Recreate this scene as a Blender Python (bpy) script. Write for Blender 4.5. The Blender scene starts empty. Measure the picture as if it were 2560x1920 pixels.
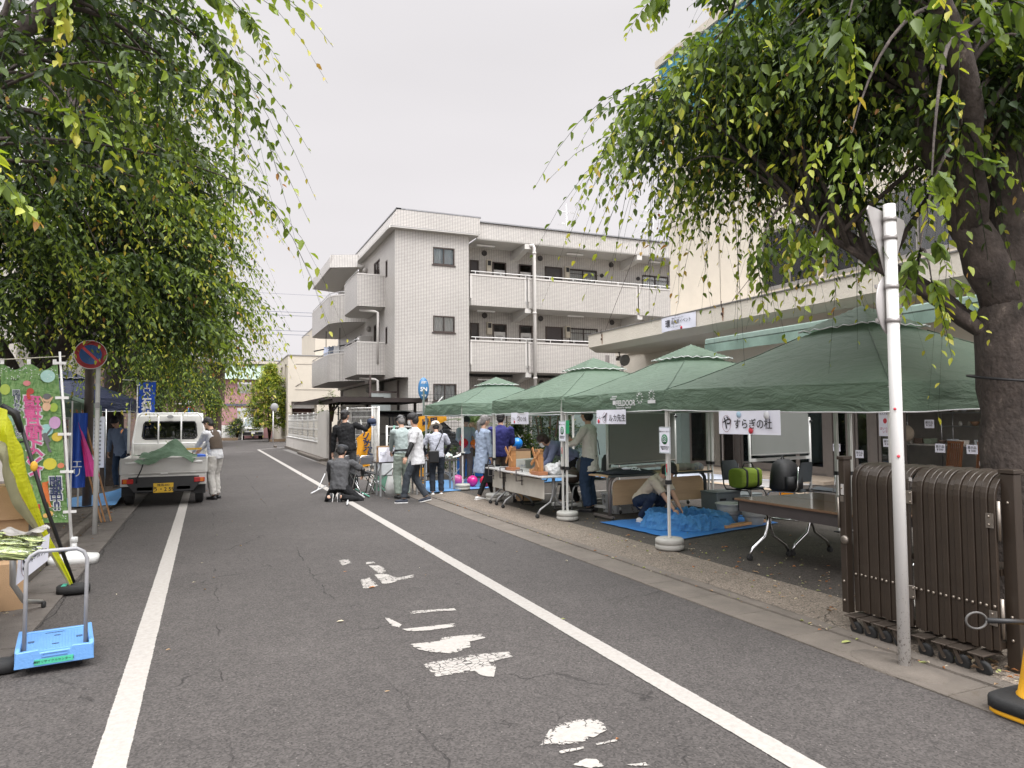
import bpy, bmesh, math, random
import numpy as np
from math import sin, cos, pi, radians, sqrt, atan2
from mathutils import Vector, Matrix, noise
random.seed(7); RNG = np.random.default_rng(11)
scn = bpy.context.scene
COL = scn.collection
# ---------------------------------------------------------------- camera
cam = bpy.data.cameras.new('camera'); camo = bpy.data.objects.new('camera', cam); COL.objects.link(camo)
cam.sensor_width = 36; cam.lens = 1775/2560*36; cam.clip_start = .05; cam.clip_end = 3000
_y, _p, _r = radians(23.2), radians(2.86), radians(.4)
fwd = Vector((sin(_y)*cos(_p), cos(_y)*cos(_p), sin(_p))); rt = Vector((cos(_y), -sin(_y), 0)); upv = rt.cross(fwd)
r2 = rt*cos(_r)-upv*sin(_r); u2 = upv*cos(_r)+rt*sin(_r)
M = Matrix((r2, u2, -fwd)).transposed().to_4x4(); M.translation = (0, 0, 1.58); camo.matrix_world = M
scn.camera = camo
# ---------------------------------------------------------------- sky, sun, exposure (overcast)
w = bpy.data.worlds.new('World'); scn.world = w; w.use_nodes = True; nt = w.node_tree; nt.nodes.clear()
def N(nt, t, **k):
    n = nt.nodes.new(t)
    for a, b in k.items(): setattr(n, a, b)
    return n
out = N(nt, 'ShaderNodeOutputWorld'); bg = N(nt, 'ShaderNodeBackground'); sky = N(nt, 'ShaderNodeTexSky', sky_type='NISHITA', sun_disc=False)
sky.sun_elevation = radians(60); sky.sun_rotation = radians(200); sky.dust_density = 4; sky.air_density = 1.5
hs = N(nt, 'ShaderNodeHueSaturation'); hs.inputs['Saturation'].default_value = .12; nt.links.new(sky.outputs[0], hs.inputs['Color'])
sc_ = N(nt, 'ShaderNodeMix', data_type='RGBA', blend_type='MULTIPLY'); sc_.inputs[0].default_value = 1; sc_.inputs[7].default_value = (.09, .09, .09, 1); nt.links.new(hs.outputs[0], sc_.inputs[6])
tc = N(nt, 'ShaderNodeTexCoord'); sp = N(nt, 'ShaderNodeSeparateXYZ'); nt.links.new(tc.outputs['Generated'], sp.inputs[0])
rp = N(nt, 'ShaderNodeValToRGB'); cr = rp.color_ramp; nt.links.new(sp.outputs[2], rp.inputs[0])      # cloud deck, brighter towards the zenith
cr.elements[0].position = 0; cr.elements[0].color = (.645, .62, .63, 1); cr.elements[1].position = 1; cr.elements[1].color = (3.6, 3.6, 3.7, 1)
e = cr.elements.new(.12); e.color = (.645, .62, .635, 1); e = cr.elements.new(.6); e.color = (.65, .63, .645, 1); e = cr.elements.new(.78); e.color = (3.0, 3.0, 3.05, 1)
nz = N(nt, 'ShaderNodeTexNoise'); nz.inputs['Scale'].default_value = 1.6; nz.inputs['Detail'].default_value = 3; nz.inputs['Roughness'].default_value = .4
mp = N(nt, 'ShaderNodeMapping'); mp.inputs['Scale'].default_value = (1, 1, 3.5); nt.links.new(tc.outputs['Generated'], mp.inputs[0]); nt.links.new(mp.outputs[0], nz.inputs[0])
mr = N(nt, 'ShaderNodeMapRange'); mr.inputs[1].default_value = .3; mr.inputs[2].default_value = .7; mr.inputs[3].default_value = .93; mr.inputs[4].default_value = 1.05; nt.links.new(nz.outputs[0], mr.inputs[0])
cm = N(nt, 'ShaderNodeMix', data_type='RGBA', blend_type='MULTIPLY'); cm.inputs[0].default_value = 1; nt.links.new(rp.outputs[0], cm.inputs[6]); nt.links.new(mr.outputs[0], cm.inputs[7])
gr = N(nt, 'ShaderNodeMapRange', interpolation_type='SMOOTHSTEP'); gr.inputs[1].default_value = .05; gr.inputs[2].default_value = -.75; gr.inputs[3].default_value = 1; gr.inputs[4].default_value = 2.5; nt.links.new(sp.outputs[1], gr.inputs[0])     # sky brightened on the sun's side, behind the viewer, as added fill light
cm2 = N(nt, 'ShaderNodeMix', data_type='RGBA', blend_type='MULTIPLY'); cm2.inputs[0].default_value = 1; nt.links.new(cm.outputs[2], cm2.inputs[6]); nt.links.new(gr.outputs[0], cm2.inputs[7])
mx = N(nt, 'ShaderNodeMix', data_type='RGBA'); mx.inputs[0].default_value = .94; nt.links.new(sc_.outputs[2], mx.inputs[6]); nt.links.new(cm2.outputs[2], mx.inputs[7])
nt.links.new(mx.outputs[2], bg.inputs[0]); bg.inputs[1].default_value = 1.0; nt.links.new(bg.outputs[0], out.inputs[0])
sun = bpy.data.lights.new('sun', 'SUN'); sun.energy = .9; sun.angle = radians(25); sun.color = (1, .97, .93)
so = bpy.data.objects.new('sun', sun); COL.objects.link(so); so.rotation_euler = (radians(30), 0, radians(200-180)); so.location = (0, 0, 20)
scn.view_settings.view_transform = 'Standard'; scn.view_settings.look = 'None'; scn.view_settings.exposure = .42; scn.view_settings.gamma = 1
scn.cycles.max_bounces = 8; scn.cycles.transparent_max_bounces = 24; scn.cycles.diffuse_bounces = 4
# ---------------------------------------------------------------- helpers
_m = {}
def mat(name, rgb, rough=.6, metal=0., var=.12, vs=6., bump=0., bs=40., spec=.5, trans=0., coat=0., ior=None, alpha=1., dirt=None, aniso=None):
    if name in _m: return _m[name]
    m = bpy.data.materials.new(name); m.use_nodes = True; nt = m.node_tree; b = nt.nodes['Principled BSDF']
    b.inputs['Roughness'].default_value = rough; b.inputs['Metallic'].default_value = metal; b.inputs['Specular IOR Level'].default_value = spec
    b.inputs['Coat Weight'].default_value = coat; b.inputs['Alpha'].default_value = alpha
    tc = N(nt, 'ShaderNodeTexCoord'); src = tc.outputs['Object']
    if aniso:
        q = N(nt, 'ShaderNodeMapping'); q.inputs['Scale'].default_value = aniso; nt.links.new(src, q.inputs[0]); src = q.outputs[0]
    n = N(nt, 'ShaderNodeTexNoise'); n.inputs['Scale'].default_value = vs; n.inputs['Detail'].default_value = 6; n.inputs['Roughness'].default_value = .65; nt.links.new(src, n.inputs[0])
    r = N(nt, 'ShaderNodeValToRGB'); e = r.color_ramp.elements; e[0].position = .3; e[1].position = .7
    e[0].color = tuple(max(0, c*(1-var)) for c in rgb)+(1,); e[1].color = tuple(min(1, c*(1+var)) for c in rgb)+(1,)
    nt.links.new(n.outputs[0], r.inputs[0]); colo = r.outputs[0]
    if dirt:
        d = N(nt, 'ShaderNodeTexNoise'); d.inputs['Scale'].default_value = dirt[1]; d.inputs['Detail'].default_value = 8; d.inputs['Roughness'].default_value = .75; nt.links.new(src, d.inputs[0])
        dr = N(nt, 'ShaderNodeMapRange'); dr.inputs[1].default_value = dirt[2]; dr.inputs[2].default_value = dirt[2]+.06; nt.links.new(d.outputs[0], dr.inputs[0])
        x = N(nt, 'ShaderNodeMix', data_type='RGBA'); nt.links.new(dr.outputs[0], x.inputs[0]); nt.links.new(colo, x.inputs[6]); x.inputs[7].default_value = dirt[0]+(1,); colo = x.outputs[2]
    nt.links.new(colo, b.inputs['Base Color'])
    if bump:
        n2 = N(nt, 'ShaderNodeTexNoise'); n2.inputs['Scale'].default_value = bs; n2.inputs['Detail'].default_value = 5; nt.links.new(src, n2.inputs[0])
        bp = N(nt, 'ShaderNodeBump'); bp.inputs['Strength'].default_value = min(1, bump); bp.inputs['Distance'].default_value = .02; nt.links.new(n2.outputs[0], bp.inputs['Height']); nt.links.new(bp.outputs[0], b.inputs['Normal'])
    if trans:
        o = nt.nodes['Material Output']; t = N(nt, 'ShaderNodeBsdfTranslucent'); nt.links.new(colo, t.inputs[0]); ms = N(nt, 'ShaderNodeMixShader'); ms.inputs[0].default_value = trans
        nt.links.new(b.outputs[0], ms.inputs[1]); nt.links.new(t.outputs[0], ms.inputs[2]); nt.links.new(ms.outputs[0], o.inputs[0])
    _m[name] = m; return m
def glass(name, tint=(.8, .85, .85), refl=.12, rough=.02, dens=.5):
    if name in _m: return _m[name]
    m = bpy.data.materials.new(name); m.use_nodes = True; nt = m.node_tree; nt.nodes.clear(); o = N(nt, 'ShaderNodeOutputMaterial')
    t = N(nt, 'ShaderNodeBsdfTransparent'); t.inputs[0].default_value = tuple(c*dens for c in tint)+(1,)
    g = N(nt, 'ShaderNodeBsdfGlossy'); g.inputs['Roughness'].default_value = rough
    f = N(nt, 'ShaderNodeFresnel'); f.inputs[0].default_value = 1.5; a = N(nt, 'ShaderNodeMath', operation='ADD'); nt.links.new(f.outputs[0], a.inputs[0]); a.inputs[1].default_value = refl
    a.use_clamp = True; s = N(nt, 'ShaderNodeMixShader'); nt.links.new(a.outputs[0], s.inputs[0]); nt.links.new(t.outputs[0], s.inputs[1]); nt.links.new(g.outputs[0], s.inputs[2]); nt.links.new(s.outputs[0], o.inputs[0])
    _m[name] = m; return m
def frame(d):
    d = Vector(d).normalized(); a = Vector((0, 0, 1)) if abs(d.z) < .9 else Vector((1, 0, 0)); x = a.cross(d).normalized(); return x, d.cross(x), d
class MB:
    def __init__(s): s.v = []; s.f = []; s.sm = []; s.mi = []; s.uv = {}
    def add(s, vs, fs, sm=False, mi=0):
        b = len(s.v); s.v += [tuple(v) for v in vs]; s.f += [tuple(i+b for i in f) for f in fs]; s.sm += [sm]*len(fs); s.mi += [mi]*len(fs); return s
    def box(s, c, d, R=None, mi=0, taper=1.):
        x, y, z = d[0]/2, d[1]/2, d[2]/2; t = taper
        vs = [Vector(p) for p in ((-x, -y, -z), (x, -y, -z), (x, y, -z), (-x, y, -z), (-x*t, -y*t, z), (x*t, -y*t, z), (x*t, y*t, z), (-x*t, y*t, z))]
        if R is not None:
            if isinstance(R, (int, float)): R = Matrix.Rotation(R, 3, 'Z')
            vs = [R @ v for v in vs]
        c = Vector(c); return s.add([v+c for v in vs], [(0, 3, 2, 1), (4, 5, 6, 7), (0, 1, 5, 4), (1, 2, 6, 5), (2, 3, 7, 6), (3, 0, 4, 7)], False, mi)
    def bb(s, a, b, mi=0): return s.box([(a[i]+b[i])/2 for i in range(3)], [abs(b[i]-a[i]) for i in range(3)], None, mi)
    def tube(s, pts, r, n=8, cap=True, sm=True, mi=0, flat=1.):
        pts = [Vector(p) for p in pts]; k = len(pts); rs = r if hasattr(r, '__len__') else [r]*k; vs = []; up = None
        for i, p in enumerate(pts):
            d = (pts[min(i+1, k-1)]-pts[max(i-1, 0)]).normalized()
            if up is None: x, y, _ = frame(d)
            else:
                x = (up-d*up.dot(d)); x = x.normalized() if x.length > 1e-4 else frame(d)[0]; y = d.cross(x)
            up = x
            for j in range(n): a = 2*pi*j/n; vs.append(p+x*cos(a)*rs[i]+y*sin(a)*rs[i]*flat)
        fs = [(i*n+j, i*n+(j+1) % n, (i+1)*n+(j+1) % n, (i+1)*n+j) for i in range(k-1) for j in range(n)]; s.add(vs, fs, sm, mi)
        if cap: b = len(s.v)-len(vs); s.f += [tuple(b+j for j in range(n-1, -1, -1)), tuple(b+(k-1)*n+j for j in range(n))]; s.sm += [False]*2; s.mi += [mi]*2
        return s
    def bar(s, a, b, wd, h=None, mi=0):
        a, b = Vector(a), Vector(b); x, y, d = frame(b-a); h = h or wd; L = (b-a).length
        return s.box((a+b)/2, (wd, h, L), Matrix((x, y, d)).transposed(), mi)
    def lathe(s, c, prof, n=20, sm=True, mi=0, R=None, sx=1., sy=1.):
        vs = []; c = Vector(c)
        for (r, z) in prof:
            for j in range(n):
                v = Vector((r*cos(2*pi*j/n)*sx, r*sin(2*pi*j/n)*sy, z)); v = R @ v if R is not None else v; vs.append(c+v)
        k = len(prof); s.add(vs, [(i*n+j, i*n+(j+1) % n, (i+1)*n+(j+1) % n, (i+1)*n+j) for i in range(k-1) for j in range(n)], sm, mi)
        b = len(s.v)-len(vs)
        if prof[0][0] > 1e-5: s.f.append(tuple(b+j for j in range(n-1, -1, -1))); s.sm.append(False); s.mi.append(mi)
        if prof[-1][0] > 1e-5: s.f.append(tuple(b+(k-1)*n+j for j in range(n))); s.sm.append(False); s.mi.append(mi)
        return s
    def ell(s, c, r, n=12, m=8, R=None, mi=0):
        r = r if hasattr(r, '__len__') else (r,)*3; vs = []; c = Vector(c)
        for i in range(m+1):
            t = -pi/2+pi*i/m
            for j in range(n):
                v = Vector((r[0]*cos(t)*cos(2*pi*j/n), r[1]*cos(t)*sin(2*pi*j/n), r[2]*sin(t))); v = R @ v if R is not None else v; vs.append(c+v)
        return s.add(vs, [(i*n+j, i*n+(j+1) % n, (i+1)*n+(j+1) % n, (i+1)*n+j) for i in range(m) for j in range(n)], True, mi)
    def loft(s, rings, n=16, cap=True, mi=0, pw=2.):
        # ring = centre, x axis, y axis, rx, ry
        vs = []
        for c, x, y, rx, ry in rings:
            c, x, y = Vector(c), Vector(x).normalized(), Vector(y).normalized()
            for j in range(n):
                a = 2*pi*j/n; ca, sa = cos(a), sin(a); q = (abs(ca)**pw+abs(sa)**pw)**(-1/pw); vs.append(c+x*rx*ca*q+y*ry*sa*q)
        k = len(rings); s.add(vs, [(i*n+j, i*n+(j+1) % n, (i+1)*n+(j+1) % n, (i+1)*n+j) for i in range(k-1) for j in range(n)], True, mi); b = len(s.v)-len(vs)
        if cap: s.f += [tuple(b+j for j in range(n-1, -1, -1)), tuple(b+(k-1)*n+j for j in range(n))]; s.sm += [True]*2; s.mi += [mi]*2
        return s
    def grid(s, fn, nu, nv, sm=True, mi=0, wrap=False):
        vs = [fn(i/nu, j/nv) for i in range(nu+1) for j in range(nv+1)]
        return s.add(vs, [(i*(nv+1)+j, (i+1)*(nv+1)+j, (i+1)*(nv+1)+j+1, i*(nv+1)+j+1) for i in range(nu) for j in range(nv)], sm, mi)
    def prism(s, poly, o, x, y, t, mi=0, sm=False):
        # polygon in plane (o, x, y), thickness t along x cross y
        o, x, y = Vector(o), Vector(x).normalized(), Vector(y).normalized(); z = x.cross(y); n = len(poly)
        vs = [o+x*a+y*b for a, b in poly]+[o+x*a+y*b+z*t for a, b in poly]
        s.add(vs, [tuple(range(n-1, -1, -1)), tuple(range(n, 2*n))]+[(i, (i+1) % n, (i+1) % n+n, i+n) for i in range(n)], sm, mi); return s
    def build(s, name, m, parent=None, bevel=0, bseg=1, recalc=True, disp=None, solid=0):
        me = bpy.data.meshes.new(name); me.from_pydata(s.v, [], s.f); me.polygons.foreach_set('use_smooth', s.sm)
        ms = m if isinstance(m, (list, tuple)) else [m]
        for q in ms: me.materials.append(q)
        if len(ms) > 1: me.polygons.foreach_set('material_index', s.mi)
        if recalc:
            bm = bmesh.new(); bm.from_mesh(me); bmesh.ops.recalc_face_normals(bm, faces=bm.faces)
            if bevel: 
                bmesh.ops.remove_doubles(bm, verts=bm.verts, dist=1e-5)
                es = [e for e in bm.edges if len(e.link_faces) == 2 and e.calc_face_angle(0) > .6]
                bmesh.ops.bevel(bm, geom=es, offset=bevel, segments=bseg, affect='EDGES', clamp_overlap=True)
            bm.to_mesh(me); bm.free()
        o = bpy.data.objects.new(name, me); COL.objects.link(o)
        if parent: o.parent = parent
        return o
def tag(o, label=None, cat=None, group=None, kind=None):
    if label: o['label'] = label
    if cat: o['category'] = cat
    if group: o['group'] = group
    if kind: o['kind'] = kind
    return o
def thing(name, label, cat, loc=(0, 0, 0), rz=0., group=None):
    o = bpy.data.objects.new(name, None); COL.objects.link(o); o.location = loc; o.rotation_euler = (0, 0, rz); o.empty_display_size = .1
    return tag(o, label, cat, group)
def copy_tree(o, parent=None):
    c = o.copy(); COL.objects.link(c); c.parent = parent
    for ch in [x for x in list(o.children)]: copy_tree(ch, c)
    return c
def dup(o, loc, rz=0., label=None, group=None):
    c = copy_tree(o); c.location = loc; c.rotation_euler = (0, 0, rz)
    if label: c['label'] = label
    if group: c['group'] = group
    return c
def basis(o, x, y):
    o, x, y = Vector(o), Vector(x).normalized(), Vector(y).normalized(); z = x.cross(y); m = Matrix((x, y, z)).transposed().to_4x4(); m.translation = o; return m
def text(s, size, m, o, x, y, parent=None, name='lettering', vert=False, off=0., ext=.0006, align='CENTER', sx=1., shear=0., ls=None):
    cu = bpy.data.curves.new(name, 'FONT'); cu.body = '\n'.join(s) if vert else s; cu.size = size; cu.extrude = ext; cu.offset = off; cu.align_x = align; cu.align_y = 'CENTER'; cu.resolution_u = 3; cu.shear = shear
    if vert: cu.space_line = ls or .88
    elif ls: cu.space_line = ls
    ob = bpy.data.objects.new(name, cu); COL.objects.link(ob); bpy.context.view_layer.update()
    me = bpy.data.meshes.new_from_object(ob.evaluated_get(bpy.context.evaluated_depsgraph_get())); bpy.data.objects.remove(ob)
    mm = basis(o, x, y) @ Matrix.Diagonal((sx, 1, 1, 1)); me.transform(mm); me.materials.clear(); me.materials.append(m); me.name = name
    if len(me.polygons): me.polygons.foreach_set('material_index', [0]*len(me.polygons))
    r = bpy.data.objects.new(name, me); COL.objects.link(r); r.parent = parent; return r
def remesh(o, vox=.01, smooth=2, disp=0., ds=.12, sub=False):
    md = o.modifiers.new('r', 'REMESH'); md.mode = 'VOXEL'; md.voxel_size = vox; md.use_smooth_shade = True
    if smooth: q = o.modifiers.new('s', 'SMOOTH'); q.iterations = smooth; q.factor = .6
    if disp:
        t = bpy.data.textures.new('fold', 'CLOUDS'); t.noise_scale = ds; t.noise_depth = 2; q = o.modifiers.new('d', 'DISPLACE'); q.texture = t; q.strength = disp; q.mid_level = .5; q.texture_coords = 'GLOBAL'
    bpy.context.view_layer.update(); dg = bpy.context.evaluated_depsgraph_get(); me = bpy.data.meshes.new_from_object(o.evaluated_get(dg)); mats = [s.material for s in o.material_slots]
    o.modifiers.clear(); o.data = me; me.polygons.foreach_set('use_smooth', [True]*len(me.polygons)); return o
def lerp(a, b, t): return a+(b-a)*t
def fz(*p): return noise.noise(Vector(p))
def hashr(i): return (sin(i*127.1+311.7)*43758.5453) % 1
# ---------------------------------------------------------------- materials
WHITE = mat('white_paint', (.72, .71, .69), .45, var=.05); STEEL = mat('steel', (.55, .55, .55), .3, .9, var=.08, vs=20); CHROME = mat('chrome', (.72, .72, .72), .16, 1., var=.05)
ALU = mat('aluminium', (.62, .62, .6), .38, .75, var=.06); BLACK = mat('black_plastic', (.012, .012, .013), .5, var=.2); RUBBER = mat('rubber', (.018, .018, .018), .85, var=.25, bump=.2)
PAPER = mat('paper', (.74, .74, .82), .7, var=.03, bump=.15, bs=9); INK = mat('ink', (.012, .012, .015), .6, var=.1); RED = mat('red_ink', (.55, .04, .06), .6)
CARD = mat('cardboard', (.36, .23, .125), .8, var=.08, bump=.2, bs=120); WOOD = mat('pale_wood', (.5, .27, .12), .5, var=.2, vs=14, aniso=(1, 1, .12)); GREYP = mat('grey_paint', (.28, .28, .28), .5, var=.08)
SIDE = [(0, 1, 0), (0, 0, 1)]
BLOBS = [[(1.38, 8.255), (1.504, 8.273), (1.487, 8.02), (1.371, 7.941)], [(1.646, 8.009), (1.74, 8.02), (1.732, 7.905), (1.624, 7.902)], [(1.634, 7.818), (1.768, 7.772), (1.737, 7.393), (1.643, 7.358)], [(1.593, 7.343), (1.71, 7.343), (1.745, 7.195), (1.797, 7.096), (1.964, 7.17), (1.927, 7.035), (1.764, 6.965), (1.646, 6.879), (1.575, 6.891)], [(1.413, 7.164), (1.522, 7.224), (1.526, 6.832), (1.412, 6.765), (1.367, 6.786)], [(1.552, 5.828), (1.771, 5.789), (1.925, 5.759), (1.92, 5.684), (1.763, 5.721), (1.545, 5.732)], [(1.326, 5.727), (1.358, 5.674), (1.403, 5.472), (1.368, 5.401), (1.323, 5.456)], [(1.374, 5.356), (1.54, 5.344), (1.796, 5.336), (1.764, 5.242), (1.566, 5.234), (1.446, 5.26), (1.398, 5.295)], [(1.325, 4.977), (1.55, 4.957), (1.591, 5.034), (1.883, 4.992), (1.872, 4.886), (1.739, 4.852), (1.704, 4.74), (1.55, 4.654), (1.429, 4.742), (1.36, 4.832)], [(1.303, 4.531), (1.395, 4.561), (1.555, 4.575), (1.664, 4.585), (1.906, 4.536), (1.894, 4.431), (1.743, 4.403), (1.715, 4.293), (1.634, 4.127), (1.58, 4.193), (1.552, 4.278), (1.424, 4.278), (1.315, 4.285)], [(1.621, 3.328), (1.707, 3.38), (1.818, 3.377), (1.899, 3.353), (1.913, 3.288), (1.887, 3.209), (1.791, 3.165), (1.708, 3.14), (1.625, 3.127), (1.584, 3.175), (1.498, 3.193)], [(1.757, 3.098), (1.883, 3.103), (1.868, 3.079), (1.757, 3.081)], [(1.558, 3.107), (1.694, 3.096), (1.68, 3.072), (1.552, 3.075)], [(1.551, 2.961), (1.641, 2.984), (1.683, 2.96), (1.684, 2.884), (1.618, 2.895)], [(1.783, 2.858), (1.879, 2.84), (1.876, 2.807), (1.806, 2.829)]]
# ================================================================ GROUND
def asphalt(name, base, seamed=True, agg=1.):
    m = bpy.data.materials.new(name); m.use_nodes = True; nt = m.node_tree; b = nt.nodes['Principled BSDF']; L = nt.links.new
    g = N(nt, 'ShaderNodeNewGeometry'); pos = g.outputs['Position']
    def noi(sc, det=4, ro=.6, src=None):
        n = N(nt, 'ShaderNodeTexNoise'); n.inputs['Scale'].default_value = sc; n.inputs['Detail'].default_value = det; n.inputs['Roughness'].default_value = ro; L(src or pos, n.inputs[0]); return n
    def ramp(src, a, b_, c0, c1):
        r = N(nt, 'ShaderNodeMapRange'); r.inputs[1].default_value = a; r.inputs[2].default_value = b_; r.inputs[3].default_value = c0; r.inputs[4].default_value = c1; L(src, r.inputs[0]); return r.outputs[0]
    def mul(a, b_, op='MULTIPLY'):
        n = N(nt, 'ShaderNodeMath', operation=op)
        for i, q in enumerate((a, b_)):
            if isinstance(q, (int, float)): n.inputs[i].default_value = q
            else: L(q, n.inputs[i])
        return n.outputs[0]
    v = N(nt, 'ShaderNodeTexVoronoi'); v.inputs['Scale'].default_value = 95; L(pos, v.inputs[0])
    stone = ramp(v.outputs['Color'], 0, 1, 1-.5*agg, 1+.6*agg)
    v2 = N(nt, 'ShaderNodeTexVoronoi'); v2.inputs['Scale'].default_value = 38; L(pos, v2.inputs[0])
    fleck = ramp(v2.outputs['Distance'], .0, .18, 1+3.6*agg, 1)
    fr = ramp(v2.outputs['Color'], .72, .8, 0, 1); fleck = mul(mul(mul(fleck, 1, 'SUBTRACT'), fr), 1, 'ADD')
    big = ramp(noi(.55, 5, .6).outputs[0], .3, .7, .86, 1.13); mid = ramp(noi(6, 5, .7).outputs[0], .3, .7, .9, 1.1)
    k = mul(mul(stone, big), mul(mid, fleck))
    # cracks: warped cells, only where a mask lets them through
    wq = N(nt, 'ShaderNodeVectorMath', operation='MULTIPLY_ADD'); wn = noi(2.2, 3); L(wn.outputs['Color'], wq.inputs[0]); wq.inputs[1].default_value = (.5, .5, 0); L(pos, wq.inputs[2])
    vc = N(nt, 'ShaderNodeTexVoronoi', feature='DISTANCE_TO_EDGE'); vc.inputs['Scale'].default_value = .62; mpp = N(nt, 'ShaderNodeMapping'); mpp.inputs['Scale'].default_value = (.55, 1, 0); L(wq.outputs[0], mpp.inputs[0]); L(mpp.outputs[0], vc.inputs[0])
    ck = ramp(vc.outputs['Distance'], .0, .0045, 1, 0); ckm = ramp(noi(.8, 5, .7).outputs[0], .52, .58, 0, .8); crack = mul(ck, ckm)
    vd = N(nt, 'ShaderNodeTexVoronoi', feature='DISTANCE_TO_EDGE'); vd.inputs['Scale'].default_value = 3.2; L(wq.outputs[0], vd.inputs[0])
    ck2 = mul(ramp(vd.outputs['Distance'], 0, .012, 1, 0), ramp(noi(.9, 4, .7).outputs[0], .62, .68, 0, .7)); crack = mul(crack, ck2, 'MAXIMUM')
    if seamed:
        s = N(nt, 'ShaderNodeSeparateXYZ'); L(pos, s.inputs[0]); wob = ramp(noi(1.5, 4).outputs[0], .3, .7, -.05, .05)
        for xx, wd, br in ((1.02, .008, .46), (.1, .006, .52), (-1.16, .008, .3)):
            d = mul(mul(mul(s.outputs[0], wob, 'ADD'), xx, 'SUBTRACT'), 1, 'MULTIPLY'); ab = N(nt, 'ShaderNodeMath', operation='ABSOLUTE'); L(d, ab.inputs[0])
            crack = mul(crack, mul(ramp(ab.outputs[0], wd*.3, wd, .8, 0), ramp(noi(1.3, 3).outputs[0], br, br+.08, 0, 1)), 'MAXIMUM')
    k = mul(k, ramp(crack, 0, 1, 1, .42))
    c = N(nt, 'ShaderNodeMix', data_type='RGBA', blend_type='MULTIPLY'); c.inputs[0].default_value = 1; c.inputs[6].default_value = base+(1,); L(k, c.inputs[7]); L(c.outputs[2], b.inputs['Base Color'])
    b.inputs['Roughness'].default_value = .88; b.inputs['Specular IOR Level'].default_value = .35
    h = mul(mul(v.outputs['Distance'], .5), mul(crack, -2.5), 'ADD'); h = mul(h, noi(60, 3).outputs[0], 'ADD')
    bp = N(nt, 'ShaderNodeBump'); bp.inputs['Strength'].default_value = .8; bp.inputs['Distance'].default_value = .006; L(h, bp.inputs['Height']); L(bp.outputs[0], b.inputs['Normal'])
    return m
ASPH = asphalt('road_asphalt', (.060, .0535, .050)); LOTA = asphalt('lot_asphalt', (.056, .048, .041), False, 1.3); PATH = asphalt('path_asphalt', (.095, .085, .075), False, .8)
CONC = mat('gutter_concrete', (.125, .106, .088), .85, var=.2, vs=3, bump=.5, bs=90, dirt=((.1, .08, .06), 7., .6)); APRON = asphalt('apron_concrete', (.155, .128, .102), False, 1.3)
def sheet(name, pts, z, m, th=None):
    b = MB(); b.add([(x, y, z) for x, y in pts], [tuple(range(len(pts)))]); o = b.build(name, m, recalc=False); return tag(o, kind='structure')
gp = MB(); gp.add([(-300, -60, -.02), (300, -60, -.02), (300, 700, -.02), (-300, 700, -.02)], [(0, 1, 2, 3)]); tag(gp.build('ground', mat('far_ground', (.16, .15, .14), .9), recalc=False), kind='structure')
sheet('road', [(-1.2, -8), (3.86, -8), (3.86, 19.5), (3.86, 42), (60, 44), (60, 62), (5.2, 62), (5.2, 92), (1.2, 92), (1.2, 62), (-60, 62), (-60, 44), (-1.2, 42)], -.004, ASPH)
# right-hand gutter, kerb apron and the lot behind it
b = MB(); y = -2.
i = 0
while y < 28.4:
    h = .005*hashr(i); b.bb((3.865, y+.004, -.03), (4.225, min(y+.596, 28.4), .004+h*.4)); y += .6; i += 1
tag(b.build('gutter', CONC, bevel=.004), kind='structure')
b = MB(); y = -2.; i = 0
while y < 20.:
    b.add([(4.232, y+.004, -.03), (4.34, y+.004, .02), (4.34, y+1.996, .02), (4.232, y+1.996, -.03), (4.245, y+.004, .012), (4.245, y+1.996, .012)], [(0, 4, 5, 3), (4, 1, 2, 5), (0, 1, 4), (3, 5, 2)]); y += 2
b.bb((4.24, 28.4, -.03), (4.36, 44.5, .11)); b.bb((3.7, 44.5, -.03), (3.82, 45.5, .11))
tag(b.build('kerb', CONC), kind='structure')
def gf(u, v): x = 4.34+u*.62; yy = -2+v*22; return (x, yy, .02+.03*sin(u*pi/2)+.006*fz(x*2, yy*.7, 1))
b = MB(); b.grid(gf, 6, 120); tag(b.build('apron', APRON, recalc=False), kind='structure')
def lf(u, v): x = 4.955+u*25; yy = -4+v*33.; e = max(0, .4-abs(x-4.955))*.05; return (x, yy, .046+.004*fz(x, yy, 3))
b = MB(); b.grid(lf, 50, 60); tag(b.build('parking_lot', LOTA, recalc=False), kind='structure')
sheet('driveway', [(4.245, 20.), (4.955, 20), (4.955, 28.4), (4.245, 28.4)], .014, APRON)
# left-hand path, with its kerb and slabs
b = MB(); y = -3.; i = 0
while y < 42:
    b.bb((-1.6, y+.006, -.05), (-1.19, y+.594, .012+.004*hashr(i))); y += .6; i += 1
tag(b.build('gutter', mat('old_concrete', (.115, .1, .088), .9, var=.2, vs=4, bump=.5, bs=80, dirt=((.06, .05, .04), 5., .58)), bevel=.004), kind='structure')
b = MB(); y = -3.
while y < 42: b.bb((-1.74, y+.005, -.05), (-1.607, y+.995, .09)); y += 1.
tag(b.build('kerb', CONC, bevel=.012), kind='structure')
def pf(u, v): x = -1.742-u*9; yy = -4+v*48; return (x, yy, .085+.02*fz(x*1.3, yy*1.1, 7))
b = MB(); b.grid(pf, 30, 120); tag(b.build('pavement', mat('tree_strip_soil', (.075, .06, .048), .95, var=.35, vs=5, bump=.8, bs=30, dirt=((.13, .11, .09), 9., .55)), recalc=False), kind='structure')
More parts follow.
